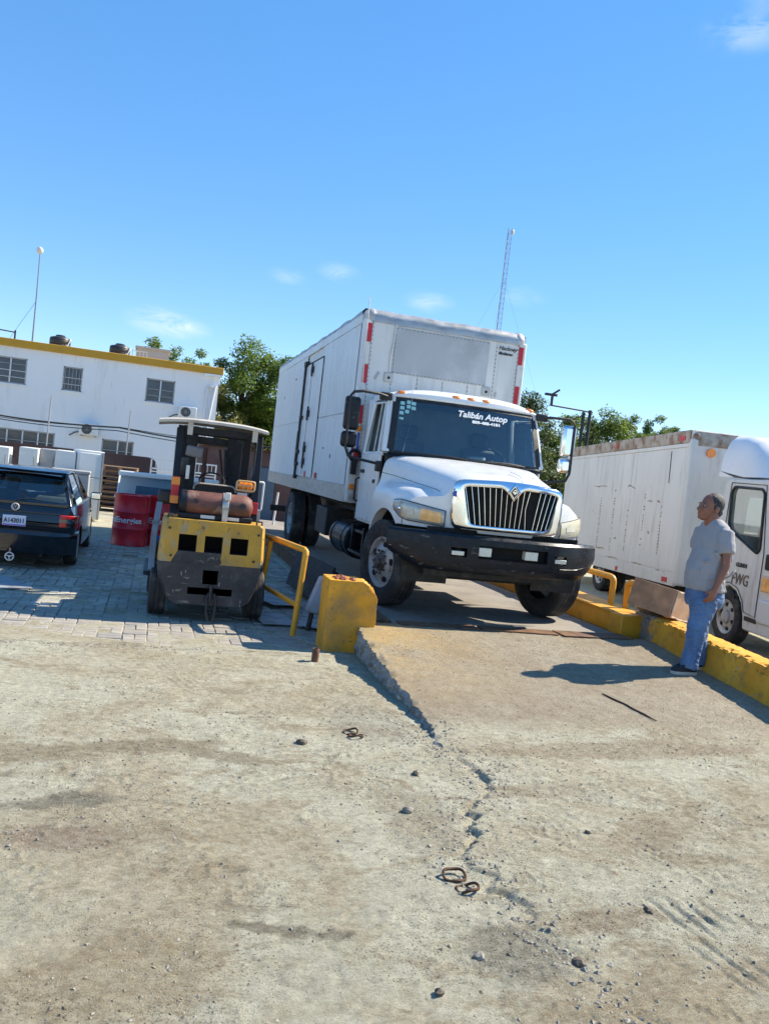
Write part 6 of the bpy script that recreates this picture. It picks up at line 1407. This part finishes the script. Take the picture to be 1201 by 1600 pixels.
# ---- oddments behind the big truck's rear wheels
ch = root('door_frame', 'white plastic fridge door frame standing beyond the forklift', 'frame', (2.66, 22, 0), .2)
B().tube([(x, 0, z) for x, z in rounded([(-.10, .62), (.12, .62), (.13, 1.36), (-.08, 1.36)], .04, 3)], .025, 6, True).build('frame_tube', MPIPE, ch, smooth=50); B().bx(-.09, -.01, 0, .11, .02, .60).build('panel', MGRY, ch)
o = B().tube([(-.04, 0, 0), (0, 0, .6), (.03, 0, 1.14)], .028, 8).build('plastic_pipe', MPIPE, None, smooth=50, loc=(3.15, 22, 0)); tag(o, 'white plastic pipe leaning behind the rear wheels', 'pipe')
o = B().obx((0, 0, .0), (1.1, .12, .12), (0, .02, .1)).build('curb_stone', MPIPE, None, bevel=.02, loc=(2.75, 21.5, .06)); tag(o, 'white beam lying on the ground behind the rear wheels', 'beam')
MTRASH = [M('trash_%d' % i, c, .7, var=.3, vs=8) for i, c in enumerate(((.45, .40, .33), (.06, .20, .05), (.22, .15, .10), (.50, .50, .50), (.10, .10, .10)))]
for k, m in enumerate(MTRASH):
    b = B()
    for _ in range(34):
        x, y = random.uniform(1.8, 8.5), random.uniform(20.5, 25.8); s_ = random.uniform(.03, .13); b.obx((x - 5, y - 23, s_ * .3), (s_ * 1.6, s_, s_ * .6), (random.random(), random.random(), random.random() * 3))
    o = b.build('litter', m, None, loc=(5, 23, 0)); tag(o, ('pale', 'green', 'brown', 'white', 'black')[k] + ' litter scattered on the sand behind the weighbridge', 'litter', kind='stuff')
gb = root('sack', 'grey sack lying on the sand under the truck body', 'sack', (4.55, 21.4, 0))
B().sph((0, 0, .16), (.45, .25, .20), 16, 10, (0, .15, .4)).build('sack_body', MGRY, gb, smooth=60)

# ================================================================== LATTICE TOWER, POLES
MLAT = M('galvanised_lattice', (.22, .24, .28), .5, .3, var=.1)
tw = root('lattice_tower', 'tall slender lattice radio tower rising behind the truck', 'tower', (32.1, 80, 0))
TH, TW0 = 28.2, .26
legs = [(TW0 * cos(a), TW0 * sin(a)) for a in (pi / 2, pi * 7 / 6, pi * 11 / 6)]
for x, y in legs: B().cyl((x, y, 0), (x, y, TH), .028, n=5).build('leg', MLAT, tw)
br = B(); nz = 56
for i in range(nz):
    z0, z1 = TH * i / nz, TH * (i + 1) / nz
    for a, b in ((0, 1), (1, 2), (2, 0)):
        p, q = legs[a], legs[b]
        if i % 2: p, q = q, p
        br.cyl((*p, z0), (*q, z1), .012, n=4, cap=False).cyl((*p, z0), (*q, z0), .010, n=4, cap=False)
o = br.build('bracing', MLAT, tw); o['kind'] = 'stuff'
B().sph((.34, 0, TH - .3), (.16, .16, .3), 10, 8).build('beacon_lamp', MTAPEW, tw, smooth=60)
for dx, dy in ((-9, 4), (9, -3), (2, 10)): B().cyl((0, 0, TH * .82), (dx, dy, 0), .008, n=4, cap=False).build('guy_wire', MLAT, tw)
up_ = root('utility_pole', 'dark utility pole frame with crossbar behind the right mirror', 'utility pole', (17.6, 33, 0))
for x in (.05, .36): B().cyl((x, 0, 0), (x + .02, 0, 5.62 + .12 * (x > .2)), .075, n=8).build('pole', MBLK, up_, smooth=50)
B().cyl((-1.55, 0, 5.72), (.50, 0, 5.66), .035, n=6).build('crossbar', MBLK, up_); B().bx(-1.55, -.05, 5.7, -1.47, .05, 6.15).build('insulator', MBLK, up_); B().bx(-1.85, -.06, 6.12, -1.3, .06, 6.22).build('arm', MBLK, up_)
B().tube([(-1.5, 0, 6.2), (-1.2, 0, 6.42)], .05, 6).build('lamp_stub', MBLK, up_); B().tube([(-.8, 0, 5.05), (-.2, 0, 5.35), (.1, 0, 5.5)], .03, 5).build('brace', MBLK, up_)

# ================================================================== TREES
MBARK = M('bark', (.13, .09, .06), .9, var=.3, vs=6, bump=.5, bs=20)
def leaf_mat(name, c1, c2):
    t = NT(name); c = t.mix(t.rng(t.noise(1.1, 3), .35, .65), c1, c2); c = t.mix(t.rng(t.noise(7, 2, None, 4), .35, .7), mul(c1, .55) if False else c, t.mix(.5, c, c2))
    t.set('Base Color', c); t.set('Roughness', .5); t.set('Specular IOR Level', .4)
    tr = t.n.new('ShaderNodeBsdfTranslucent'); t.l.new(c, tr.inputs[0]); ms_ = t.n.new('ShaderNodeMixShader'); ms_.inputs[0].default_value = .48
    t.l.new(t.p.outputs[0], ms_.inputs[1]); t.l.new(tr.outputs[0], ms_.inputs[2]); t.l.new(ms_.outputs[0], t.out.inputs['Surface']); return t.m
LM = [leaf_mat('leaf_bright', (.10, .165, .025), (.17, .24, .04)), leaf_mat('leaf_dark', (.055, .09, .022), (.10, .14, .035)), leaf_mat('leaf_olive', (.15, .165, .035), (.21, .21, .06))]
def tree(x, y, h, rx, rz, lab, mat=0, n=2600, leaf=.20, seed=0, group='trees behind the yard', low=.35, clumps=26):
    R = random.Random(seed); r = root('broadleaf_tree', lab, 'tree', (x, y, 0), 0, group)
    tb = B(); zc = h * (low + 1) / 2; top = Vector((R.uniform(-.2, .2), 0, h * .72))
    tb.tube([(0, 0, 0), (R.uniform(-.1, .1), 0, h * .25), (top.x * .5, 0, h * .5), tuple(top)], [.16 + h * .012, .13 + h * .008, .09, .04], 8)
    cl = []
    cl.append((Vector((0, 0, zc + (h - zc) * .86)), max(.28, .30 * min(rx, 1.6))))
    for i in range(clumps):
        for _ in range(30):
            p = Vector((R.uniform(-1, 1), R.uniform(-1, 1), R.uniform(-1, 1)))
            if .25 < p.length < 1: break
        c = Vector((p.x * rx, p.y * rx, zc + p.z * (h - zc) * .92)); cl.append((c, max(.26, R.uniform(.30, .62) * min(rx, 1.6) * .62)))
        if i % 2 == 0: s0 = Vector((top.x * .5, 0, h * R.uniform(.3, .6))); tb.tube([tuple(s0), tuple(s0.lerp(c, .5) + Vector((0, 0, .15))), tuple(c)], [.06, .04, .012], 5)
    tb.build('trunk', MBARK, r, smooth=60)
    vs_, fs = [], []; n = int(n * 1.7); leaf *= .74
    for i in range(n):
        c, cr = cl[R.randrange(len(cl))]; d = Vector((R.gauss(0, 1), R.gauss(0, 1), R.gauss(0, 1))).normalized() * cr * (R.random() ** .4) * 1.25
        p = c + Vector((d.x, d.y, d.z * .8)); a = R.uniform(0, 6.28); e = R.uniform(-.9, .7); L = leaf * R.uniform(.6, 1.25); Wd = L * R.uniform(.35, .55)
        u = Vector((cos(a) * cos(e), sin(a) * cos(e), sin(e))); w = u.cross(Vector((R.uniform(-.5, .5), R.uniform(-.5, .5), 1))).normalized(); k = len(vs_); nn = u.cross(w) * L * .12
        vs_ += [tuple(p), tuple(p + u * L * .45 + w * Wd * .5 + nn), tuple(p + u * L), tuple(p + u * L * .45 - w * Wd * .5 + nn)]; fs += [(k, k + 1, k + 2), (k, k + 2, k + 3)]
    me = bpy.data.meshes.new('crown'); me.from_pydata(vs_, [], fs); me.update(); finish(me, 'crown', LM[mat], r)
tree(3.9, 41.5, 8.0, 1.9, 2.6, 'largest bright green tree right of the white building', 0, 11000, .27, 1, clumps=80, low=.15)
tree(2.55, 39.5, 5.3, 1.2, 2, 'lower olive tree against the right corner of the white building', 2, 6000, .25, 2, clumps=44, low=.1)
tree(5.6, 40.5, 7.2, 1.5, 2, 'green tree touching the rear edge of the big truck box', 0, 7500, .26, 3, clumps=56, low=.12)
tree(-.75, 47, 7.9, 1.1, 1, 'treetop poking over the roof beside the grey hut', 0, 2600, .26, 4, clumps=24, low=.5)
tree(.55, 52, 8.2, 1.1, 1, 'small treetop behind the middle of the ochre roof band', 0, 2400, .26, 5, clumps=24, low=.55)
tree(1.9, 50, 8.0, 1.0, 1, 'small treetop behind the right end of the ochre roof band', 0, 2200, .26, 6, clumps=22, low=.55)
tree(16.2, 35.5, 6.6, 1.5, 2, 'dark tree right behind the truck cab and mirror', 1, 6000, .24, 7, clumps=44, low=.05)
tree(18.0, 37, 5.6, 1.3, 2, 'dark bushy tree between the mirror and the utility pole', 1, 4500, .24, 8, clumps=36, low=.05)
tree(19.8, 38, 6.1, 1.2, 2, 'bright leafy tree beside the utility pole', 0, 3500, .24, 9, clumps=30, low=.1)
tree(25.1, 44, 7.25, 1.7, 2, 'round green treetop over the middle of the right truck box', 0, 5200, .27, 10, clumps=40, low=.45)
tree(27.3, 44.5, 7.2, .95, 2, 'narrow green treetop second above the right truck box', 0, 2600, .25, 11, clumps=22, low=.5)
tree(28.55, 45, 7.1, .5, 2, 'slim green treetop third above the right truck box', 0, 1500, .24, 12, clumps=14, low=.55)
tree(29.3, 45, 7.45, .38, 2, 'tallest slim treetop near the right end of the row', 0, 1500, .24, 13, clumps=12, low=.58)
tree(30.05, 45.3, 6.85, .4, 2, 'low treetop second from the right end of the row', 0, 1000, .22, 14, clumps=9, low=.6)
tree(30.8, 45.5, 6.95, .32, 2, 'smallest treetop at the right end of the row', 0, 900, .22, 16, clumps=8, low=.6)
tree(22.8, 43, 6.4, 1.5, 2, 'low dark tree left of the round treetop above the truck box', 1, 3600, .25, 15, clumps=30, low=.3)

# ================================================================== THE MAN (facing left, -X; camera sees his left side)
MSKIN = M('skin', (.24, .10, .06), .5, var=.14, vs=14, bump=.05, bs=90)
MSHIRT = M('grey_tshirt', (.30, .30, .315), .9, var=.07, vs=6, bump=.6, bs=11)
MJEAN = NT('blue_jeans'); 
_c = MJEAN.mix(MJEAN.rng(MJEAN.noise(5, 4, (1, 1, .5)), .35, .65), (.035, .085, .20), (.09, .19, .36)); _c = MJEAN.mix(MJEAN.rng(MJEAN.noise(160, 2), .4, .6), _c, MJEAN.mix(.25, _c, (.3, .4, .55)))
MJEAN.set('Base Color', _c); MJEAN.set('Roughness', .85); MJEAN.bump(MJEAN.noise(9, 5, (1, 1, 2.6), 2), 1., .05); MJEAN = MJEAN.m
MHAIR = M('grey_black_hair', (.030, .029, .030), .65, var=.5, vs=60, bump=1., bs=110, dirt=(((.22, .21, .21), 70, .56, .66),))
MSHOE = M('dark_canvas_shoe', (.022, .022, .028), .8, var=.3, vs=20)
MSOLE = M('pale_sole', (.50, .46, .40), .8, var=.15, vs=20)
man = root('person', 'man in grey t-shirt and blue jeans standing on the ramp, looking up at the truck', 'person', (5.70, 7.58, 0))
GZ = rz_at(5.55, 7.5)
# local: -x is forward, -y towards the camera (his left), z absolute height
def ell(c, rx, ry, n=14, tilt=0.): return [(c[0] + rx * cos(a) * cos(tilt), c[1] + ry * sin(a), c[2] + rx * cos(a) * sin(tilt)) for a in [2 * pi * i / n for i in range(n)]]
def limb(b, pts, n=12):
    """pts: (x,y,z,r) chain as a closed tapering tube with round ends"""
    P = [p[:3] for p in pts]; r = [p[3] for p in pts]
    b.tube(P, r, n); b.sph(P[0], r[0], n, 8); b.sph(P[-1], r[-1], n, 8)
HZ = 1.945 # head centre
hx = -.035
def head(b):
    b.sph((hx + .02, 0, HZ + .035), (.108, .080, .105), 20, 14)        # cranium
    b.sph((hx - .040, 0, HZ - .025), (.072, .064, .092), 18, 12)       # face
    b.sph((hx - .055, 0, HZ - .085), (.050, .047, .042), 14, 10)       # jaw, chin
    b.sph((hx - .092, 0, HZ - .098), (.022, .026, .02), 12, 8)
    b.sph((hx - .088, 0, HZ + .030), (.020, .050, .014), 12, 8)        # brow
    limb(b, [(hx - .098, 0, HZ + .018, .011), (hx - .112, 0, HZ - .008, .013), (hx - .119, 0, HZ - .026, .016)], 8)  # nose
    for s in (-1, 1):
        b.sph((hx - .112, s * .013, HZ - .030), .010, 8, 6)
        b.sph((hx - .092, s * .036, HZ - .022), (.022, .022, .02), 10, 8)       # cheek
        b.sph((hx + .022, s * .082, HZ - .012), (.022, .009, .034), 12, 8, (0, .2, 0))  # ear
    b.sph((hx - .108, 0, HZ - .060), (.014, .024, .0065), 10, 8); b.sph((hx - .105, 0, HZ - .073), (.014, .022, .0075), 10, 8)   # lips
    limb(b, [(hx + .025, 0, HZ - .05, .066), (hx + .045, 0, HZ - .13, .068), (hx + .07, 0, HZ - .22, .078)], 14)   # neck
hb_ = B(); head(hb_)
m4 = Matrix.Translation((hx, 0, HZ)) @ Matrix.Rotation(radians(4), 4, 'Y') @ Matrix.Scale(1.13, 4) @ Matrix.Translation((-hx, 0, -HZ))
hb_.xf(m4)
bd_ = B(); bd_.v, bd_.f = hb_.v, hb_.f
# torso and legs inside the clothes
bd_.rings([ell((.06, 0, 1.72), .085, .16), ell((.05, 0, 1.55), .115, .18), ell((.02, 0, 1.35), .15, .175), ell((.0, 0, 1.2), .17, .175), ell((.02, 0, 1.05), .15, .17), ell((.03, 0, .95), .12, .15)])
LEG = {-1: [(.0, -.085, 1.02, .095), (-.045, -.10, .82, .088), (-.085, -.105, .66, .068), (-.10, -.105, .46, .062), (-.125, -.105, GZ + .10, .045)],
       1: [(.06, .085, 1.02, .095), (.095, .10, .82, .086), (.095, .105, .66, .066), (.115, .105, .46, .060), (.14, .105, GZ + .09, .044)]}
for s in (-1, 1): limb(bd_, LEG[s])
def arm(s, sh, el, wr):
    limb(bd_, [(*sh, .058), (*(Vector(sh).lerp(Vector(el), .5)), .051), (*el, .043), (*(Vector(el).lerp(Vector(wr), .35)), .042), (*wr, .028)])
    w = Vector(wr); d = (w - Vector(el)).normalized(); fwd = Vector((-1, 0, 0)); fwd = (fwd - d * fwd.dot(d)).normalized(); side = d.cross(fwd)
    palm = w + d * .05
    bd_.rings([[tuple(w + d * t + fwd * (a * wd) + side * (c * th)) for a, c in ((-1, -.7), (-.4, -1), (.4, -1), (1, -.7), (1, .7), (.4, 1), (-.4, 1), (-1, .7))] for t, wd, th in ((-.015, .026, .022), (.02, .036, .018), (.06, .043, .017), (.10, .042, .014))])
    inn = side * (1 if side.y * s < 0 else -1)             # palm side, towards the thigh
    for k, (off, L) in enumerate(((.032, .068), (.011, .078), (-.011, .073), (-.031, .058))):
        p0 = w + d * .088 + fwd * off; p1 = p0 + d * L * .48 + inn * .008 + fwd * .004; p2 = p1 + d * L * .34 + inn * .020; p3 = p2 + d * L * .18 + inn * .020
        limb(bd_, [(*p0, .0105), (*p1, .0098), (*p2, .0088), (*p3, .0075)], 8)
    p0 = w + d * .03 + fwd * .030; p1 = p0 + d * .032 + fwd * .026 + inn * .010; p2 = p1 + d * .030 + fwd * .008 + inn * .008
    limb(bd_, [(*p0, .014), (*p1, .0115), (*p2, .009)], 8)
arm(-1, (.055, -.205, 1.68), (.050, -.262, 1.37), (-.045, -.262, 1.12))
arm(1, (.075, .195, 1.67), (.11, .255, 1.37), (.07, .245, 1.12))
finish(remesh(bd_, .0062, 3), 'body', MSKIN, man, smooth=180)
# t-shirt: torso with belly, sleeves to the elbow
sh_ = B()
sh_.rings([ell((.035, 0, 1.835), .082, .086, 18), ell((.045, 0, 1.812), .094, .12, 18), ell((.055, 0, 1.765), .118, .19, 18), ell((.052, 0, 1.66), .146, .215, 18), ell((.042, 0, 1.52), .158, .208, 18), ell((.022, 0, 1.40), .180, .208, 18), ell((.012, 0, 1.28), .196, .208, 18), ell((.018, 0, 1.16), .200, .208, 18), ell((.034, 0, 1.085), .205, .206, 18), ell((.034, 0, 1.075), .19, .195, 18)])
for s in (-1, 1):
    a, e = Vector((.055, s * .190, 1.69)), Vector((.052, s * .262, 1.375)); q = a.lerp(e, .60)
    sh_.tube([tuple(a + Vector((-.0, -s * .06, .03))), tuple(a), tuple(a.lerp(e, .35)), tuple(q), tuple(a.lerp(e, .64))], [.06, .088, .090, .088, .078], 14)
# soft folds
for (x, y, z, dx, dz, r) in ((-.16, -.15, 1.38, .22, .05, .016), (-.18, -.12, 1.30, .26, -.06, .016), (-.1, -.19, 1.20, .24, .06, .015), (.12, -.19, 1.22, .1, .10, .015), (.16, -.14, 1.35, .05, .14, .015), (.18, -.08, 1.22, .04, .1, .016), (.15, -.13, 1.55, .05, -.12, .014), (-.06, -.20, 1.50, .10, -.10, .014), (-.13, -.14, 1.14, .2, .03, .014)):
    limb(sh_, [(x, y, z, r * .4), (x + dx * .5, y - .018, z + dz * .5, r), (x + dx, y, z + dz, r * .4)], 8)
def creases(me, amp, f, mask=None, seed=0):
    """press slanting cloth creases into a smooth garment"""
    n = len(me.vertices); co = np.empty(n * 3); me.vertices.foreach_get('co', co); co = co.reshape(-1, 3); nr = np.empty(n * 3); me.vertices.foreach_get('normal', nr); nr = nr.reshape(-1, 3)
    x, y, z = co.T; ang = np.arctan2(y, x + .02)
    a = fbm(z * f + ang * 1.1 + 40, ang * 1.6 + z * f * .25 + 40, 3, seed, .5); r = 1 - np.abs(a - .5) * 4
    w = np.ones(n) if mask is None else mask(x, y, z)
    co += nr * (np.clip(r, -.4, 1) * amp * w)[:, None]; me.vertices.foreach_set('co', co.ravel()); me.update(); return me
finish(creases(remesh(sh_, .008, 5), .011, 9., lambda x, y, z: np.clip((1.78 - z) * 4, .15, 1), 3), 'tshirt', MSHIRT, man, smooth=180)
# jeans
jn = B()
jn.rings([ell((.030, 0, 1.12), .180, .180, 18), ell((.035, 0, 1.05), .200, .190, 18), ell((.040, 0, .97), .205, .192, 18), ell((.035, 0, .90), .175, .175, 18)])
for s in (-1, 1):
    L = LEG[s]; jn.tube([L[0][:3], tuple(Vector(L[0][:3]).lerp(Vector(L[1][:3]), .5)), L[1][:3], L[2][:3], L[3][:3], tuple(Vector(L[3][:3]).lerp(Vector(L[4][:3]), .7)), (L[4][0], L[4][1], GZ + .065)], [.125, .128, .114, .096, .090, .086, .088], 16)
    x, y, z = L[4][:3]
    for k, dz in enumerate((.075, .115, .16, .215)):   # bunched cloth above the shoe
        q = Vector(L[4][:3]).lerp(Vector(L[3][:3]), (dz - .05) / .25); rr = .079
        jn.tube([(q.x + rr * cos(a), q.y + rr * sin(a), GZ + dz + .016 * sin(a * 2 + k * 2)) for a in [2 * pi * i / 16 for i in range(16)]], .0085, 6, True)
    for k in range(3):                                   # creases at the knee
        q = Vector(L[2][:3]); limb(jn, [(q.x - .03, q.y - .082, q.z + .04 - k * .05, .005), (q.x + .03, q.y - .078, q.z + .055 - k * .05, .010), (q.x + .078, q.y - .02, q.z + .05 - k * .05, .005)], 8)
    limb(jn, [(-.06 + .06 * (s > 0), s * .15, .96, .006), (.03, s * .20, .90, .014), (.12, s * .12, .92, .006)], 8)
finish(creases(remesh(jn, .008, 4), .010, 11., lambda x, y, z: .35 + .9 * np.exp(-((z - .64) / .12) ** 2) + .9 * np.exp(-((z - .27) / .10) ** 2) + .5 * np.exp(-((z - .93) / .08) ** 2), 8), 'jeans', MJEAN, man, smooth=180)
# hair: cap over the back of the skull, receding at the brow
hr = B().sph((hx + .036, 0, HZ + .046), (.104, .0875, .104), 26, 18)
hr.sph((hx + .075, 0, HZ - .025), (.055, .068, .055), 18, 12)
for s in (-1, 1): hr.sph((hx + .004, s * .072, HZ + .018), (.018, .012, .034), 12, 8)      # sideburns
hr.xf(m4); finish(remesh(hr, .0058, 2), 'hair', MHAIR, man, smooth=180)
for s in (-1, 1):   # eyes and brows
    for nm, c, r, m in (('eye', (hx - .090, s * .031, HZ + .010), (.008, .012, .006), MRAIL), ('iris', (hx - .0965, s * .031, HZ + .011), (.004, .006, .006), MDARK), ('eyebrow', (hx - .0965, s * .034, HZ + .032), (.009, .018, .004), MHAIR)):
        B().sph(c, r, 10, 8).xf(m4).build(nm, m, man, smooth=60)
# shoes
for s in (-1, 1):
    x, y, z = LEG[s][4][:3]; g0 = rz_at(5.70 + x - .06, 7.58 + y) - .004
    def so(k, zt): return [(x + px * k, y + py_ * k, zt) for px, py_ in ((.09, 0), (.085, .032), (.05, .042), (-.04, .046), (-.12, .052), (-.185, .036), (-.205, 0), (-.185, -.036), (-.12, -.050), (-.04, -.044), (.05, -.042), (.085, -.032))]
    shoe = B().rings([so(.98, g0 + .03), so(1.0, g0 + .05), [(px_, py_, zz + (.055 if px_ > x - .06 else (.03 if px_ > x - .14 else .0))) for px_, py_, zz in so(.93, g0 + .065)], [(lerp(x, px_, .6) - (.0 if px_ > x - .06 else .03), lerp(y, py_, .6), g0 + (.13 if px_ > x - .06 else (.105 if px_ > x - .14 else .075))) for px_, py_, zz in so(.9, 0)]]).build('shoe', MSHOE, man, smooth=60)
    B().rings([so(1.0, g0), so(1.03, g0 + .008), so(1.03, g0 + .032), so(.98, g0 + .034)]).build('sole', MSOLE, shoe, smooth=50)
